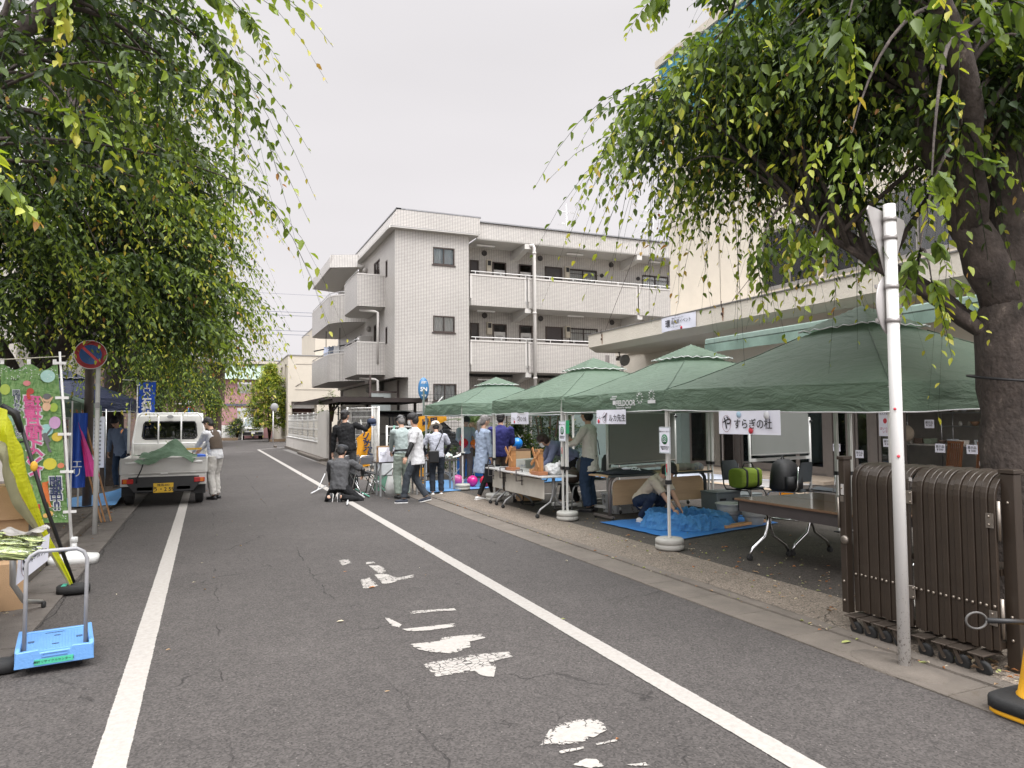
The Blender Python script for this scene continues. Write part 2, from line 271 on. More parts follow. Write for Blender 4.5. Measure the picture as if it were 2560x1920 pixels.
# painted markings: real thin sheets with worn edges
def paint(name, wear=.5, edge=True):
    m = bpy.data.materials.new(name); m.use_nodes = True; nt = m.node_tree; b = nt.nodes['Principled BSDF']; L = nt.links.new; o = nt.nodes['Material Output']
    g = N(nt, 'ShaderNodeNewGeometry'); uv = N(nt, 'ShaderNodeUVMap'); s = N(nt, 'ShaderNodeSeparateXYZ'); L(uv.outputs[0], s.inputs[0])
    n1 = N(nt, 'ShaderNodeTexNoise'); n1.inputs['Scale'].default_value = 26; n1.inputs['Detail'].default_value = 8; n1.inputs['Roughness'].default_value = .75; L(g.outputs['Position'], n1.inputs[0])
    n2 = N(nt, 'ShaderNodeTexNoise'); n2.inputs['Scale'].default_value = 3; n2.inputs['Detail'].default_value = 5; L(g.outputs['Position'], n2.inputs[0])
    vo = N(nt, 'ShaderNodeTexVoronoi', feature='DISTANCE_TO_EDGE'); vo.inputs['Scale'].default_value = 22; L(g.outputs['Position'], vo.inputs[0])
    def M_(op, a, c):
        q = N(nt, 'ShaderNodeMath', operation=op)
        for i, x in enumerate((a, c)):
            if isinstance(x, (int, float)): q.inputs[i].default_value = x
            else: L(x, q.inputs[i])
        return q.outputs[0]
    # UV.x = distance from the edge (0 at the edge, 1 inside)
    t = M_('ADD', s.outputs[0], M_('MULTIPLY', M_('SUBTRACT', n1.outputs[0], .52), 3.0*wear)); t = M_('ADD', t, M_('MULTIPLY', M_('SUBTRACT', n2.outputs[0], .5), 1.3*wear))
    a = N(nt, 'ShaderNodeMapRange'); a.inputs[1].default_value = .02; a.inputs[2].default_value = .10; L(t, a.inputs[0])
    if wear > .3:
        k = N(nt, 'ShaderNodeMapRange'); k.inputs[1].default_value = .02; k.inputs[2].default_value = .05; L(vo.outputs[0], k.inputs[0]); al = M_('MULTIPLY', a.outputs[0], M_('MAXIMUM', k.outputs[0], M_('GREATER_THAN', n2.outputs[0], .5)))
    else: al = a.outputs[0]
    r = N(nt, 'ShaderNodeValToRGB'); e = r.color_ramp.elements; e[0].position = .25; e[0].color = (.25, .23, .21, 1); e[1].position = .6; e[1].color = (.35, .327, .3, 1); L(n1.outputs[0], r.inputs[0]); L(r.outputs[0], b.inputs['Base Color']); b.inputs['Roughness'].default_value = .75
    tr = N(nt, 'ShaderNodeBsdfTransparent'); ms = N(nt, 'ShaderNodeMixShader'); L(al, ms.inputs[0]); L(tr.outputs[0], ms.inputs[1]); L(b.outputs[0], ms.inputs[2]); L(ms.outputs[0], o.inputs[0])
    return m
PLINE = paint('line_paint', .15); PWORN = paint('worn_paint', .75)
def strip(name, path, wd, m, z=.001, sub=.25):
    # strip along a polyline, three lanes wide so that UV.x rises from the edges inwards
    V = []; U = []; F = []; P = []
    for (a, c) in zip(path[:-1], path[1:]):
        n = max(1, int(math.dist(a, c)/sub))
        for i in range(n): P.append((lerp(a[0], c[0], i/n), lerp(a[1], c[1], i/n)))
    P.append(path[-1])
    for i, p in enumerate(P):
        q0, q1 = P[max(i-1, 0)], P[min(i+1, len(P)-1)]; dx, dy = q1[0]-q0[0], q1[1]-q0[1]; l = math.hypot(dx, dy) or 1; nx, ny = dy/l, -dx/l; end = 0. if i in (0, len(P)-1) else 1.
        for o_, u in ((-.5, 0), (-.36, .5), (0, 1), (.36, .5), (.5, 0)): V.append((p[0]+nx*o_*wd, p[1]+ny*o_*wd, z)); U.append((u*end, 0))
    for i in range(len(P)-1):
        for j in range(4): F.append((i*5+j, i*5+j+1, i*5+j+6, i*5+j+5))
    me = bpy.data.meshes.new(name); me.from_pydata(V, [], F); uv = me.uv_layers.new(name='UVMap')
    for lp in me.loops: uv.data[lp.index].uv = U[lp.vertex_index]
    me.materials.append(m); o = bpy.data.objects.new(name, me); COL.objects.link(o); return tag(o, kind='structure')
strip('road_marking', [(-.39, -1), (-.40, 15), (-.42, 41)], .15, PLINE)
strip('road_marking', [(2.5, -1), (2.56, 14), (2.62, 42.1)], .15, PLINE)
strip('road_marking', [(2.62, 42.2), (3.5, 43.6), (4.6, 45.3)], .15, PLINE)
strip('road_marking', [(1.3, 39.3), (2.3, 39.4)], .12, PWORN)
strip('road_marking', [(3.4, 39.5), (4.1, 39.9)], .1, PWORN)
def blob(pts, z=.0012, soft=.10):
    # worn letter remnant: polygon with an inner offset ring carrying the UV edge distance
    n = len(pts); cx = sum(p[0] for p in pts)/n; cy = sum(p[1] for p in pts)/n; V = [(x, y, z) for x, y in pts]; U = [.08]*n
    for x, y in pts:
        d = math.hypot(cx-x, cy-y) or 1; k = min(.6, soft/d); V.append((x+(cx-x)*k, y+(cy-y)*k, z)); U.append(.55)
    V.append((cx, cy, z)); U.append(1.)
    F = [(i, (i+1) % n, (i+1) % n+n, i+n) for i in range(n)]+[(i+n, (i+1) % n+n, 2*n) for i in range(n)]
    me = bpy.data.meshes.new('road_marking'); me.from_pydata(V, [], F); uv = me.uv_layers.new(name='UVMap')
    for lp in me.loops: uv.data[lp.index].uv = (U[lp.vertex_index], 0)
    me.materials.append(PWORN); o = bpy.data.objects.new('road_marking', me); COL.objects.link(o); return tag(o, kind='structure')
for q in BLOBS: blob(q)
# parking lines in the lot
for a, c in (((8.2, 12.1), (12., 12.0)), ((6.3, 13.2), (9.6, 13.3)), ((5.6, 11.7), (8.5, 12.3))): strip('road_marking', [a, c], .1, PWORN, .053)
# ================================================================ BUILDINGS
def brickmat(name, col, mortar, bw, bh, ms=.06, off=0., rough=.35, var=.05, bump=.4):
    m = bpy.data.materials.new(name); m.use_nodes = True; nt = m.node_tree; b = nt.nodes['Principled BSDF']; L = nt.links.new
    g = N(nt, 'ShaderNodeNewGeometry'); s = N(nt, 'ShaderNodeSeparateXYZ'); L(g.outputs['Position'], s.inputs[0]); n = N(nt, 'ShaderNodeSeparateXYZ'); L(g.outputs['True Normal'], n.inputs[0])
    def M_(op, a, c=0.):
        q = N(nt, 'ShaderNodeMath', operation=op)
        for i, x in enumerate((a, c)):
            if isinstance(x, (int, float)): q.inputs[i].default_value = x
            else: L(x, q.inputs[i])
        return q.outputs[0]
    ax = M_('GREATER_THAN', M_('ABSOLUTE', n.outputs[0]), .75); u = M_('ADD', M_('MULTIPLY', s.outputs[1], ax), M_('MULTIPLY', s.outputs[0], M_('SUBTRACT', 1., ax)))
    cb = N(nt, 'ShaderNodeCombineXYZ'); L(u, cb.inputs[0]); L(s.outputs[2], cb.inputs[1])
    br = N(nt, 'ShaderNodeTexBrick'); br.offset = off; br.squash = 1; L(cb.outputs[0], br.inputs[0]); br.inputs['Scale'].default_value = 1; br.inputs['Brick Width'].default_value = bw; br.inputs['Row Height'].default_value = bh; br.inputs['Mortar Size'].default_value = ms*bh; br.inputs['Mortar Smooth'].default_value = .1
    br.inputs['Color1'].default_value = tuple(c*(1+var) for c in col)+(1,); br.inputs['Color2'].default_value = tuple(c*(1-var) for c in col)+(1,); br.inputs['Mortar'].default_value = mortar+(1,); br.inputs['Bias'].default_value = 0
    nz = N(nt, 'ShaderNodeTexNoise'); nz.inputs['Scale'].default_value = .5; nz.inputs['Detail'].default_value = 6; L(g.outputs['Position'], nz.inputs[0]); r = N(nt, 'ShaderNodeMapRange'); r.inputs[1].default_value = .3; r.inputs[2].default_value = .7; r.inputs[3].default_value = .9; r.inputs[4].default_value = 1.06; L(nz.outputs[0], r.inputs[0])
    c = N(nt, 'ShaderNodeMix', data_type='RGBA', blend_type='MULTIPLY'); c.inputs[0].default_value = 1; L(br.outputs[0], c.inputs[6]); L(r.outputs[0], c.inputs[7]); L(c.outputs[2], b.inputs['Base Color']); b.inputs['Roughness'].default_value = rough
    bp = N(nt, 'ShaderNodeBump'); bp.invert = True; bp.inputs['Strength'].default_value = bump; bp.inputs['Distance'].default_value = .004; L(br.outputs['Fac'], bp.inputs['Height']); L(bp.outputs[0], b.inputs['Normal'])
    return m
TILE = brickmat('white_tile', (.50, .472, .438), (.22, .205, .195), .118, .059, .13)
CREAM = mat('cream_render', (.64, .585, .50), .85, var=.05, vs=1.2, bump=.6, bs=25, dirt=((.5, .43, .35), .8, .66)); SOFF = mat('soffit_paint', (.56, .54, .51), .8, var=.04)
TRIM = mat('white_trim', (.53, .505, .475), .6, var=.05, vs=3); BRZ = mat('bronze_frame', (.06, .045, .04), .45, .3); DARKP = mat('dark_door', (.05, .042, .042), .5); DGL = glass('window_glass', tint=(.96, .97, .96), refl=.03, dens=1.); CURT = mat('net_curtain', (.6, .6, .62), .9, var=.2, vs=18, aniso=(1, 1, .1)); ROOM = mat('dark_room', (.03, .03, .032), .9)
BOXR = mat('meter_beige', (.5, .45, .36), .6)
def window(parent, axis, p0, p1, z0, z1, pl, n=2, frm=BRZ, curtain=True, depth=.1, out=-1, fr=.05, sill=True):
    # axis 'x': in a wall of constant y = pl, running x p0..p1; axis 'y': wall of constant x. out = direction of the outside along the normal
    def P(a, d, z): return (a, pl+d*out, z) if axis == 'x' else (pl+d*out, a, z)
    b = MB()
    for (a0, a1, q0, q1) in [(p0, p1, z0, z0+fr), (p0, p1, z1-fr, z1), (p0, p0+fr, z0+fr, z1-fr), (p1-fr, p1, z0+fr, z1-fr)]+[(lerp(p0, p1, k/n)-fr*.4, lerp(p0, p1, k/n)+fr*.4, z0+fr, z1-fr) for k in range(1, n)]:
        b.bb(P(a0, -.03, q0), P(a1, .035, q1))
    o = b.build('window', frm, parent)
    g = MB(); g.bb(P(p0+fr, -.012, z0+fr), P(p1-fr, -.004, z1-fr)); g.build('pane', DGL, o)
    if sill: s = MB(); s.bb(P(p0-.04, .037, z0-.05), P(p1+.04, .08, z0-.002)); s.build('sill', frm, o)
    if curtain:
        c = MB(); k = int(abs(p1-p0)/.05)*2
        def cf(u, v): return P(lerp(p0+fr, p1-fr, u), -.08-.018*sin(u*k*1.7+3*sin(u*9)), lerp(z0, z1, v))
        c.grid(cf, k*2, 1); c.build('curtain', CURT, o)
    return o
# ---- white tiled apartment block
A = thing('apartment_block', 'three storey white tiled apartment block with balconies and access galleries', 'building', (7.03, 28.6, 0))
def L2(b): b.v = [(x-7.03, y-28.6, z) for x, y, z in b.v]; return b
def wallx(b, y0, y1, x0, x1, z0, z1, holes):
    # wall slab between y0..y1 with rectangular holes (xa, xb, za, zb), built as boxes
    xs = sorted({x0, x1}|{h[0] for h in holes}|{h[1] for h in holes}); zs = sorted({z0, z1}|{h[2] for h in holes}|{h[3] for h in holes})
    for xa, xb in zip(xs[:-1], xs[1:]):
        run = None
        for za, zb in zip(zs[:-1], zs[1:]):
            cx, cz = (xa+xb)/2, (za+zb)/2; hole = any(h[0] < cx < h[1] and h[2] < cz < h[3] for h in holes)
            if not hole: run = (run[0], zb) if run else (za, zb)
            if hole or zb == zs[-1]:
                if run: b.bb((xa, y0, run[0]), (xb, y1, run[1])); run = None
def swap(b): b.v = [(y, x, z) for x, y, z in b.v]; b.f = [tuple(reversed(f)) for f in b.f]
AW = [(8.66, 9.63, 8.16, 8.90), (8.66, 9.63, 5.28, 5.98), (8.66, 9.7, 2.38, 3.1)]
AS = [(31.41, 32.67, 6.8, 8.88), (29.91, 30.31, 7.75, 8.5), (31.41, 32.67, 3.9, 5.98), (29.91, 30.31, 4.85, 5.6), (35.5, 37.2, 3.9, 5.9), (35.5, 37.2, 6.8, 8.8)]
b = MB(); wallx(b, 28.6, 28.75, 7.03, 10.27, 3.35, 9.62, AW[:2]); wallx(b, 28.6, 28.75, 7.6, 10.27, 0, 3.35, AW[2:]); b.bb((10.12, 28.75, 0), (10.27, 30.1, 9.62)); b.bb((7.6, 28.75, 0), (7.72, 33, 3.35))
s = MB(); wallx(s, 7.03, 7.18, 28.75, 42.5, 3.35, 9.62, AS); wallx(s, 7.3, 7.42, 33., 42.5, 0, 3.35, [(34, 36, .2, 2.4), (38, 39, .9, 2)]); swap(s); b.add(s.v, s.f)
b.bb((7.18, 42.35, 0), (27, 42.5, 9.6)); b.bb((27, 28.8, 0), (27.15, 42.5, 9.6))
# stack of gallery walls
doors = [(11.28-.42, 11.28, 'd'), (11.95, 12.64, 'm'), (13.28, 13.96, 'm'), (14.64, 15.55, 'd'), (15.9, 17.49, 'w'), (20.09, 21.69, 'w'), (22.6, 23.4, 'm'), (24.2, 25.1, 'd')]
for fz0 in (.9, 3.95, 6.82):
    hs_ = [(a, c, fz0+(1.28 if k == 'w' else .02), fz0+2.02) for a, c, k in doors]; wallx(b, 30.1, 30.25, 10.27, 27, fz0-.3 if fz0 > 1 else 0, fz0+2.62, hs_)
L2(b).build('wall', TILE, A)
# tiled parapets of the roof; outward-leaning fascia
b = MB()
def fascia(b, pts, z0, z1, lean=.12, th=.12):
    # pts: plan polyline of the foot (open); leans outward to the right of travel
    n = len(pts)
    for i in range(n-1):
        (ax, ay), (cx, cy) = pts[i], pts[i+1]; dx, dy = cx-ax, cy-ay; l = math.hypot(dx, dy); nx, ny = dy/l, -dx/l
        V = [(ax, ay, z0), (cx, cy, z0), (cx-nx*lean, cy-ny*lean, z1), (ax-nx*lean, ay-ny*lean, z1), (ax-nx*(th), ay-ny*(th), z0), (cx-nx*th, cy-ny*th, z0), (cx-nx*(lean+th), cy-ny*(lean+th), z1), (ax-nx*(lean+th), ay-ny*(lean+th), z1)]
        b.add(V, [(0, 1, 2, 3), (7, 6, 5, 4), (0, 4, 5, 1), (3, 2, 6, 7), (0, 3, 7, 4), (1, 5, 6, 2)])
b.add([(6.72, 42, 9.56), (6.72, 28.3, 9.56), (10.68, 28.3, 9.56), (10.68, 28.32, 10.25), (7.04, 28.32, 10.25), (7.04, 42, 10.25), (7.16, 28.5, 10.25), (10.68, 28.5, 10.25), (7.16, 42, 10.25), (10.68, 28.5, 9.56)], [(0, 1, 4, 5), (1, 2, 3, 4), (4, 3, 7, 6), (5, 4, 6, 8), (2, 9, 7, 3)]); fascia(b, [(10.66, 28.6), (27.3, 28.6)], 9.46, 10.16, .05)
fascia(b, [(7.03, 42.5), (5.45, 41.8), (5.45, 35.5), (6.7, 34.9)], 9.15, 9.8, .1)
L2(b).build('parapet', TILE, A)
b = MB(); cp = [((7.06, 42.), (7.06, 28.36)), ((7.06, 28.36), (10.58, 28.36)), ((10.7, 28.62), (27.3, 28.62))]
for (a, c), z in zip(cp, (10.262, 10.268, 10.176)): b.bb((min(a[0], c[0])-.05, min(a[1], c[1])-.05, z), (max(a[0], c[0])+.16, max(a[1], c[1])+.16, z+.055))
L2(b).build('coping', mat('grey_flashing', (.26, .26, .27), .5, .3), A)
b = MB(); b.bb((6.74, 28.32, 9.5), (10.66, 42, 9.555)); b.bb((10.66, 28.62, 9.42), (27.2, 42, 9.455)); b.add([(7.02, 42.45, 9.16), (5.48, 41.75, 9.16), (5.48, 35.54, 9.16), (6.72, 34.95, 9.16), (7.02, 34.95, 9.16), (7.02, 42.45, 9.3), (5.48, 41.75, 9.3), (5.48, 35.54, 9.3), (6.72, 34.95, 9.3), (7.02, 34.95, 9.3)], [(0, 1, 2, 3, 4), (9, 8, 7, 6, 5)]+[(i, (i+1) % 5, (i+1) % 5+5, i+5) for i in range(5)])
b.bb((6.7, 28.26, 9.44), (6.76, 34.8, 9.55)); L2(b).build('roof', SOFF, A)
# gallery slabs and parapets
for fz0 in (3.95, 6.82):
    b = MB()
    for (a, c) in ((10.36, 12.96), (13.1, 18.8), (18.94, 27.)): b.bb((a, 28.62, fz0-.3), (c, 28.74, fz0+1.0))
    L2(b).build('balcony_wall', TILE, A)
    b = MB()
    for (a, c) in ((10.36, 12.96), (13.1, 18.8), (18.94, 27.)):
        b.bb((a-.02, 28.6, fz0+1.002), (c+.02, 28.77, fz0+1.07))
        b.bb((a-.03, 28.61, fz0-.0), (a+.05, 28.619, fz0+1.)); b.bb((c-.05, 28.61, fz0-.0), (c+.03, 28.619, fz0+1.))
    L2(b).build('coping', TRIM, A)
    b = MB(); b.bb((10.28, 28.76, fz0-.3), (27, 30.1, fz0-.12)); 
    for xx in (13.08, 18.98, 24.9):
        b.add([(xx-.14, 28.66, fz0-.5), (xx+.14, 28.66, fz0-.5), (xx+.14, 30.1, fz0-.75), (xx-.14, 30.1, fz0-.75), (xx-.14, 28.66, fz0-.302), (xx+.14, 28.66, fz0-.302), (xx+.14, 30.1, fz0-.302), (xx-.14, 30.1, fz0-.302)], [(0, 3, 2, 1), (4, 5, 6, 7), (0, 1, 5, 4), (1, 2, 6, 5), (2, 3, 7, 6), (3, 0, 4, 7)])
    L2(b).build('floor_slab', SOFF, A)
    b = MB(); b.tube([(10.4, 28.69, fz0+1.2), (27, 28.69, fz0+1.2)], .022, 6)
    for k in range(14): b.tube([(10.6+k*1.2, 28.69, fz0+1.06), (10.6+k*1.2, 28.69, fz0+1.2)], .015, 5)
    L2(b).build('handrail', WHITE, A)
for xx in (13.08, 18.98, 24.9): b = MB(); b.add([(xx-.14, 28.62, 9.2), (xx+.14, 28.62, 9.2), (xx+.14, 30.1, 8.95), (xx-.14, 30.1, 8.95), (xx-.14, 28.62, 9.418), (xx+.14, 28.62, 9.418), (xx+.14, 30.1, 9.418), (xx-.14, 30.1, 9.418)], [(0, 3, 2, 1), (4, 5, 6, 7), (0, 1, 5, 4), (1, 2, 6, 5), (2, 3, 7, 6), (3, 0, 4, 7)]); L2(b).build('roof_beam', SOFF, A)
for fz0 in (.9, 3.95, 6.82):
    for a, c, k in doors:
        if k == 'w':
            o = window(A, 'x', a-7.03, c-7.03, fz0+1.3, fz0+2.0, 30.1-28.6+.03, 2, curtain=True, sill=False)
            g = MB()
            for q in range(int((c-a)/.11)): g.tube([(a+.05+q*.11, 30.02, fz0+1.26), (a+.05+q*.11, 30.02, fz0+2.03)], .008, 4)
            g.bb((a, 30.005, fz0+1.75), (c, 30.015, fz0+1.78)); L2(g).build('window_bars', BRZ, o)
        else:
            f = MB(); f.bb((a, 30.06, fz0), (a+.06, 30.2, fz0+2.02)); f.bb((c-.06, 30.06, fz0), (c, 30.2, fz0+2.02)); f.bb((a+.061, 30.06, fz0+1.97), (c-.061, 30.2, fz0+2.02)); fo = L2(f).build('door', BRZ, A)
            d = MB(); d.bb((a+.061, 30.1, fz0), (c-.061, 30.16, fz0+(1.968 if k == 'd' else 1.66))); L2(d).build('door_panel', DARKP if k == 'd' else mat('door_grey', (.5, .49, .47), .5), fo)
            if k == 'm': e = MB(); e.bb((a+.18, 30.09, fz0+1.45), (c-.18, 30.098, fz0+1.475)); L2(e).build('letter_slot', DARKP, fo)
    for x in (11.75, 15.78, 22.2):
        e = MB(); e.bb((x-.12, 29.94, fz0+1.5), (x+.12, 30.098, fz0+2.08)); mo = L2(e).build('electric_meter', BOXR, A, bevel=.015)
        e = MB(); e.bb((x-.08, 29.93, fz0+1.8), (x+.08, 29.938, fz0+2.02)); L2(e).build('meter_glass', BLACK, mo)
    for x, z, r in ((11.56, 2.38, .13), (14.39, 2.38, .13), (18.28, 2.38, .13), (19.31, 2.4, .13), (17.74, 1.8, .1), (19.85, 1.8, .1)):
        e = MB(); e.lathe((x, 30.1, fz0+z), [(r, 0), (r, .05), (r*.8, .07), (r*.5, .02), (0, .02)], 14, R=Matrix.Rotation(pi/2, 3, 'X')); L2(e).build('vent', mat('vent_dark', (.05, .045, .045), .5), A)
    for x in (11.3, 15.8, 20.4):
        e = MB(); zz = fz0+2.47 if fz0 > 5 else fz0+2.41; e.bb((x-.42, 29.2, zz), (x+.42, 29.3, zz+.06)); L2(e).build('gallery_light', WHITE, A)
b = MB(); b.tube([(13.12, 28.75, 9.36), (13.3, 28.52, 9.36), (13.34, 28.5, 9.25), (13.34, 28.5, .1)], .075, 10)
for z in (3.4, 6.3, 9.0): b.lathe((13.34, 28.5, z), [(.095, -.04), (.095, .04)], 10)
L2(b).build('drainpipe', TRIM, A)
for (x0, x1, z0, z1) in AW: window(A, 'x', x0-7.03, x1-7.03, z0, z1, .04, 2)
for i, (y0, y1, z0, z1) in enumerate(AS): window(A, 'y', y0-28.6, y1-28.6, z0, z1, .04, 1 if y1-y0 < .6 else 2, curtain=i in (0, 2), sill=False)
# projecting street balconies
def balcony(y0, y1, x, z0, z1, curve, nm='balcony'):
    # plan outline from wall, out, along, back
    if curve: pl = [(7.03, y0)]+[(lerp(7.03, x, sin(t*pi/2)**.9), y0+.1+1.5*(1-cos(t*pi/2))) for t in [i/8 for i in range(1, 9)]]+[(x, y1-.4), (x+.4, y1), (7.03, y1)]
    else: pl = [(7.03, y0), (x, y0), (x, y1-.5), (x+.3, y1), (7.03, y1)]
    def ring(th, za, zb, m, name, par, off=0.):
        b = MB(); n = len(pl)
        for i in range(n-1):
            (ax, ay), (cx, cy) = pl[i], pl[i+1]; mx, my = 6.6, (y0+y1)/2
            def inn(p, t=th): dx, dy = mx-p[0]+.2, my-p[1]; l = math.hypot(dx, dy); return (p[0]+dx/l*t, p[1]+dy/l*t)
            a_, c_ = inn((ax, ay), off), inn((cx, cy), off); a2, c2 = inn((ax, ay)), inn((cx, cy)); b.add([(a_[0], a_[1], za), (c_[0], c_[1], za), (c_[0], c_[1], zb), (a_[0], a_[1], zb), (a2[0], a2[1], za), (c2[0], c2[1], za), (c2[0], c2[1], zb), (a2[0], a2[1], zb)], [(0, 1, 2, 3), (7, 6, 5, 4), (0, 4, 5, 1), (3, 2, 6, 7)])
        return L2(b).build(name, m, par)
    o = ring(.14, z0, z1-.06, TILE, nm, A); ring(.16, z1-.058, z1, TRIM, 'coping', o, -.015)
    b = MB(); n = len(pl); zs = z0-.03
    b.add([(x_, y_, zs) for x_, y_ in pl]+[(x_, y_, zs+.12) for x_, y_ in pl], [tuple(range(n)), tuple(range(2*n-1, n-1, -1))]); L2(b).build('balcony_floor', SOFF, o)
    h = MB(); h.tube([(px+.05, py+.02, z1+.13) for px, py in pl[1:-1]], .02, 6)
    for px, py in pl[1:-1:2]: h.tube([(px+.05, py+.02, z1), (px+.05, py+.02, z1+.13)], .012, 5)
    L2(h).build('handrail', STEEL, o)
    d = MB(); d.bb((x-.004, y0+.55 if not curve else y0+3, z0+.3), (x+.01, y0+.62 if not curve else y0+3.07, z1-.1)); L2(d).build('slit', TRIM, o)
for z in (6.5, 3.55): balcony(30.38, 34.0, 5.83, z, z+1.42, False)
for z in (6.38, 3.5): balcony(34.5, 42.2, 5.45, z, z+1.38, True)
for zt, zb in ((6.45, 4.0), (3.5, .2)):
    b = MB(); b.tube([(6.0, 30.7, zt-.1), (6.6, 30.45, zt-.15), (6.72, 30.4, zt-.2), (6.72, 30.4, zb)], .06, 8); L2(b).build('drainpipe', TRIM, A)
for yy, z in ((34.2, 8.85), (33.4, 5.9), (33.4, 3.0)):
    b = MB(); b.ell((6.95, yy, z), (.13, .13, .14), 10, 6); L2(b).build('vent_hood', mat('hood', (.3, .28, .26), .5), A)
b = MB(); b.bb((6.5, 33.2, 5.3), (7.02, 33.9, 5.55)); L2(b).build('window_canopy', TRIM, A)
# laundry poles on the lower far balcony
b = MB(); b.tube([(5.7, 38.2, 4.5), (5.7, 38.2, 6.3)], .02, 6); b.tube([(6.2, 36.9, 4.5), (6.2, 36.9, 6.4)], .02, 6); b.tube([(5.2, 39, 5.3), (6.7, 36.4, 5.5)], .035, 6)
tag(b.build('laundry_pole', BLACK), 'black laundry pole stand on the curved lower balcony', 'laundry pole')
for i, (x, y, c, lb) in enumerate(((5.72, 38.0, (.5, .55, .68), 'pale blue washing hung on the balcony pole'), (5.9, 37.6, (.1, .12, .16), 'dark washing hung between the pale ones on the pole'), (6.1, 37.2, (.55, .55, .55), 'light grey washing nearest the wall on the pole'))):
    b = MB(); b.grid(lambda u, v, x=x, y=y: (x+(u-.5)*.28+.02*sin(v*9), y-(u-.5)*.35, 5.45-v*.55+.03*sin(u*12)), 8, 8); b.build('w', mat('cloth%d' % i, c, .9)).name = 'hanging_laundry'; tag(bpy.context.scene.collection.objects[-1] if False else COL.objects['hanging_laundry' if i == 0 else 'hanging_laundry.%03d' % i], lb, 'laundry', 'washing on the balcony')
# brown stair frame under the balconies with frosted panel
b = MB(); b.bb((6.28, 30.0, 0), (6.36, 30.08, 3.5)); b.bb((7.46, 29.9, 0), (7.54, 29.98, 3.3)); b.bb((6.36, 30.0, 2.75), (7.46, 30.06, 2.83)); L2(b).build('entrance_frame', mat('brown_steel', (.07, .05, .045), .5), A)
b = MB(); b.bb((6.37, 30.02, 1.3), (7.2, 30.035, 2.74)); L2(b).build('frosted_panel', mat('frosted', (.35, .38, .37), .3), A)
def antenna(nm, x, y, z0, z1, lab, els):
    t = thing(nm, lab, 'antenna', (x, y, z0)); b = MB(); b.tube([(0, 0, 0), (0, 0, z1-z0)], .025, 6); 
    for k in range(3): a = k*2.1; b.tube([(0, 0, .7), (cos(a)*.6, sin(a)*.6, 0)], .006, 4)
    b.build('mast', STEEL, t)
    for (z, L_, n, w_) in els:
        e = MB(); e.tube([(-L_/2, 0, z-z0), (L_/2, .1, z-z0)], .012, 5)
        for q in range(n): xx = -L_/2+L_*q/(n-1); e.tube([(xx, -w_/2, z-z0), (xx, w_/2, z-z0)], .007, 4)
        e.build('aerial', STEEL, t)
antenna('roof_antenna', 16.3, 31, 9.6, 12.3, 'tall thin television antenna over the middle of the white block roof', [(11.9, 1., 8, .5), (11.3, .6, 5, .9)])
antenna('roof_antenna', 21.45, 31, 9.6, 12.9, 'many-barred television antenna at the right end of the white block roof', [(12.5, 1.4, 9, 1.), (11.9, 1.9, 10, 1.3), (11.4, 1.7, 6, 1.6)])
# ---- cream recycling hall on the right
R_ = thing('cream_hall', 'cream rendered hall with blue clad top storey and a long concrete canopy', 'building', (14.3, 19.7, 0))
def L3(b): b.v = [(x-14.3, y-19.7, z) for x, y, z in b.v]; return b
b = MB(); s = MB(); wallx(s, 14.3, 14.5, -3, 19.75, 4.6, 11.3, [(13.46, 15.45, 5.15, 6.75), (9.4, 13.3, 5.15, 6.75), (13.6, 14.8, 8.4, 10.1)]); wallx(s, 14.28, 14.48, 17.6, 23.2, 0, 3.95, [])
wallx(s, 14.02, 14.2, -3, 17.58, 2.65, 3.95, []); swap(s); b.add(s.v, s.f); b.bb((14.5, 19.6, 4.6), (24, 19.75, 11.3)); b.bb((14.48, 23.1, 0), (24, 23.2, 3.95)); b.bb((14.22, -3, 3.95), (24, 23.2, 4.1))
L3(b).build('wall', CREAM, R_)
b = MB()
for yy in (17.2, 12.2): b.bb((14.288, yy-.008, 4.7), (14.297, yy+.008, 11.2))
b.bb((14.286, -3, 8.0), (14.296, 19.7, 8.02)); b.bb((14.26, -3, 4.95), (14.297, 19.7, 4.99)); L3(b).build('wall_joint', mat('joint', (.3, .27, .23), .9), R_)
# blue standing-seam cladding of the top storey
b = MB(); b.bb((14.1, -3, 11.3), (14.14, 19.9, 13.6)); b.bb((14.14, 19.86, 11.3), (24, 19.9, 13.6)); y = 19.7
while y > -2: b.bb((14.06, y-.015, 11.3), (14.098, y+.015, 13.6)); y -= .33
L3(b).build('blue_cladding', mat('blue_metal', (.07, .25, .36), .45, var=.08, vs=2), R_)
b = MB(); b.bb((14.0, -3, 13.602), (24, 19.98, 13.85)); L3(b).build('roof_edge', mat('cream_metal', (.55, .5, .42), .5), R_)
# canopy with chamfered underside
def canopy(u, v): return None
b = MB(); pr = [(12.0, 4.45), (12.0, 4.02), (12.28, 3.86), (14.25, 3.86), (14.25, 4.45)]; y0, y1 = -3, 21.3; n = 5
b.add([(x, y0, z) for x, z in pr]+[(x, y1, z) for x, z in pr], [tuple(range(n)), tuple(range(2*n-1, n-1, -1))]+[(i, i+n, (i+1) % n+n, (i+1) % n) for i in range(n)])
L3(b).build('canopy', CREAM, R_); b = MB(); b.bb((11.97, -3, 4.452), (12.1, 21.33, 4.48)); L3(b).build('canopy_flashing', mat('flash', (.2, .19, .18), .5), R_)
b = MB()
b.add([(11.994, y, z) for y, z in ((20.4, 4.38), (20.34, 4.38), (20.36, 4.05), (20.39, 4.05))]+[(11.994, y, z) for y, z in ((14.4, 4.38), (14.32, 4.38), (14.35, 4.05), (14.38, 4.05))], [(0, 1, 2, 3), (4, 5, 6, 7)]); L3(b).build('rust_stain', mat('rust', (.3, .14, .06), .9), R_, recalc=False)
b = MB()
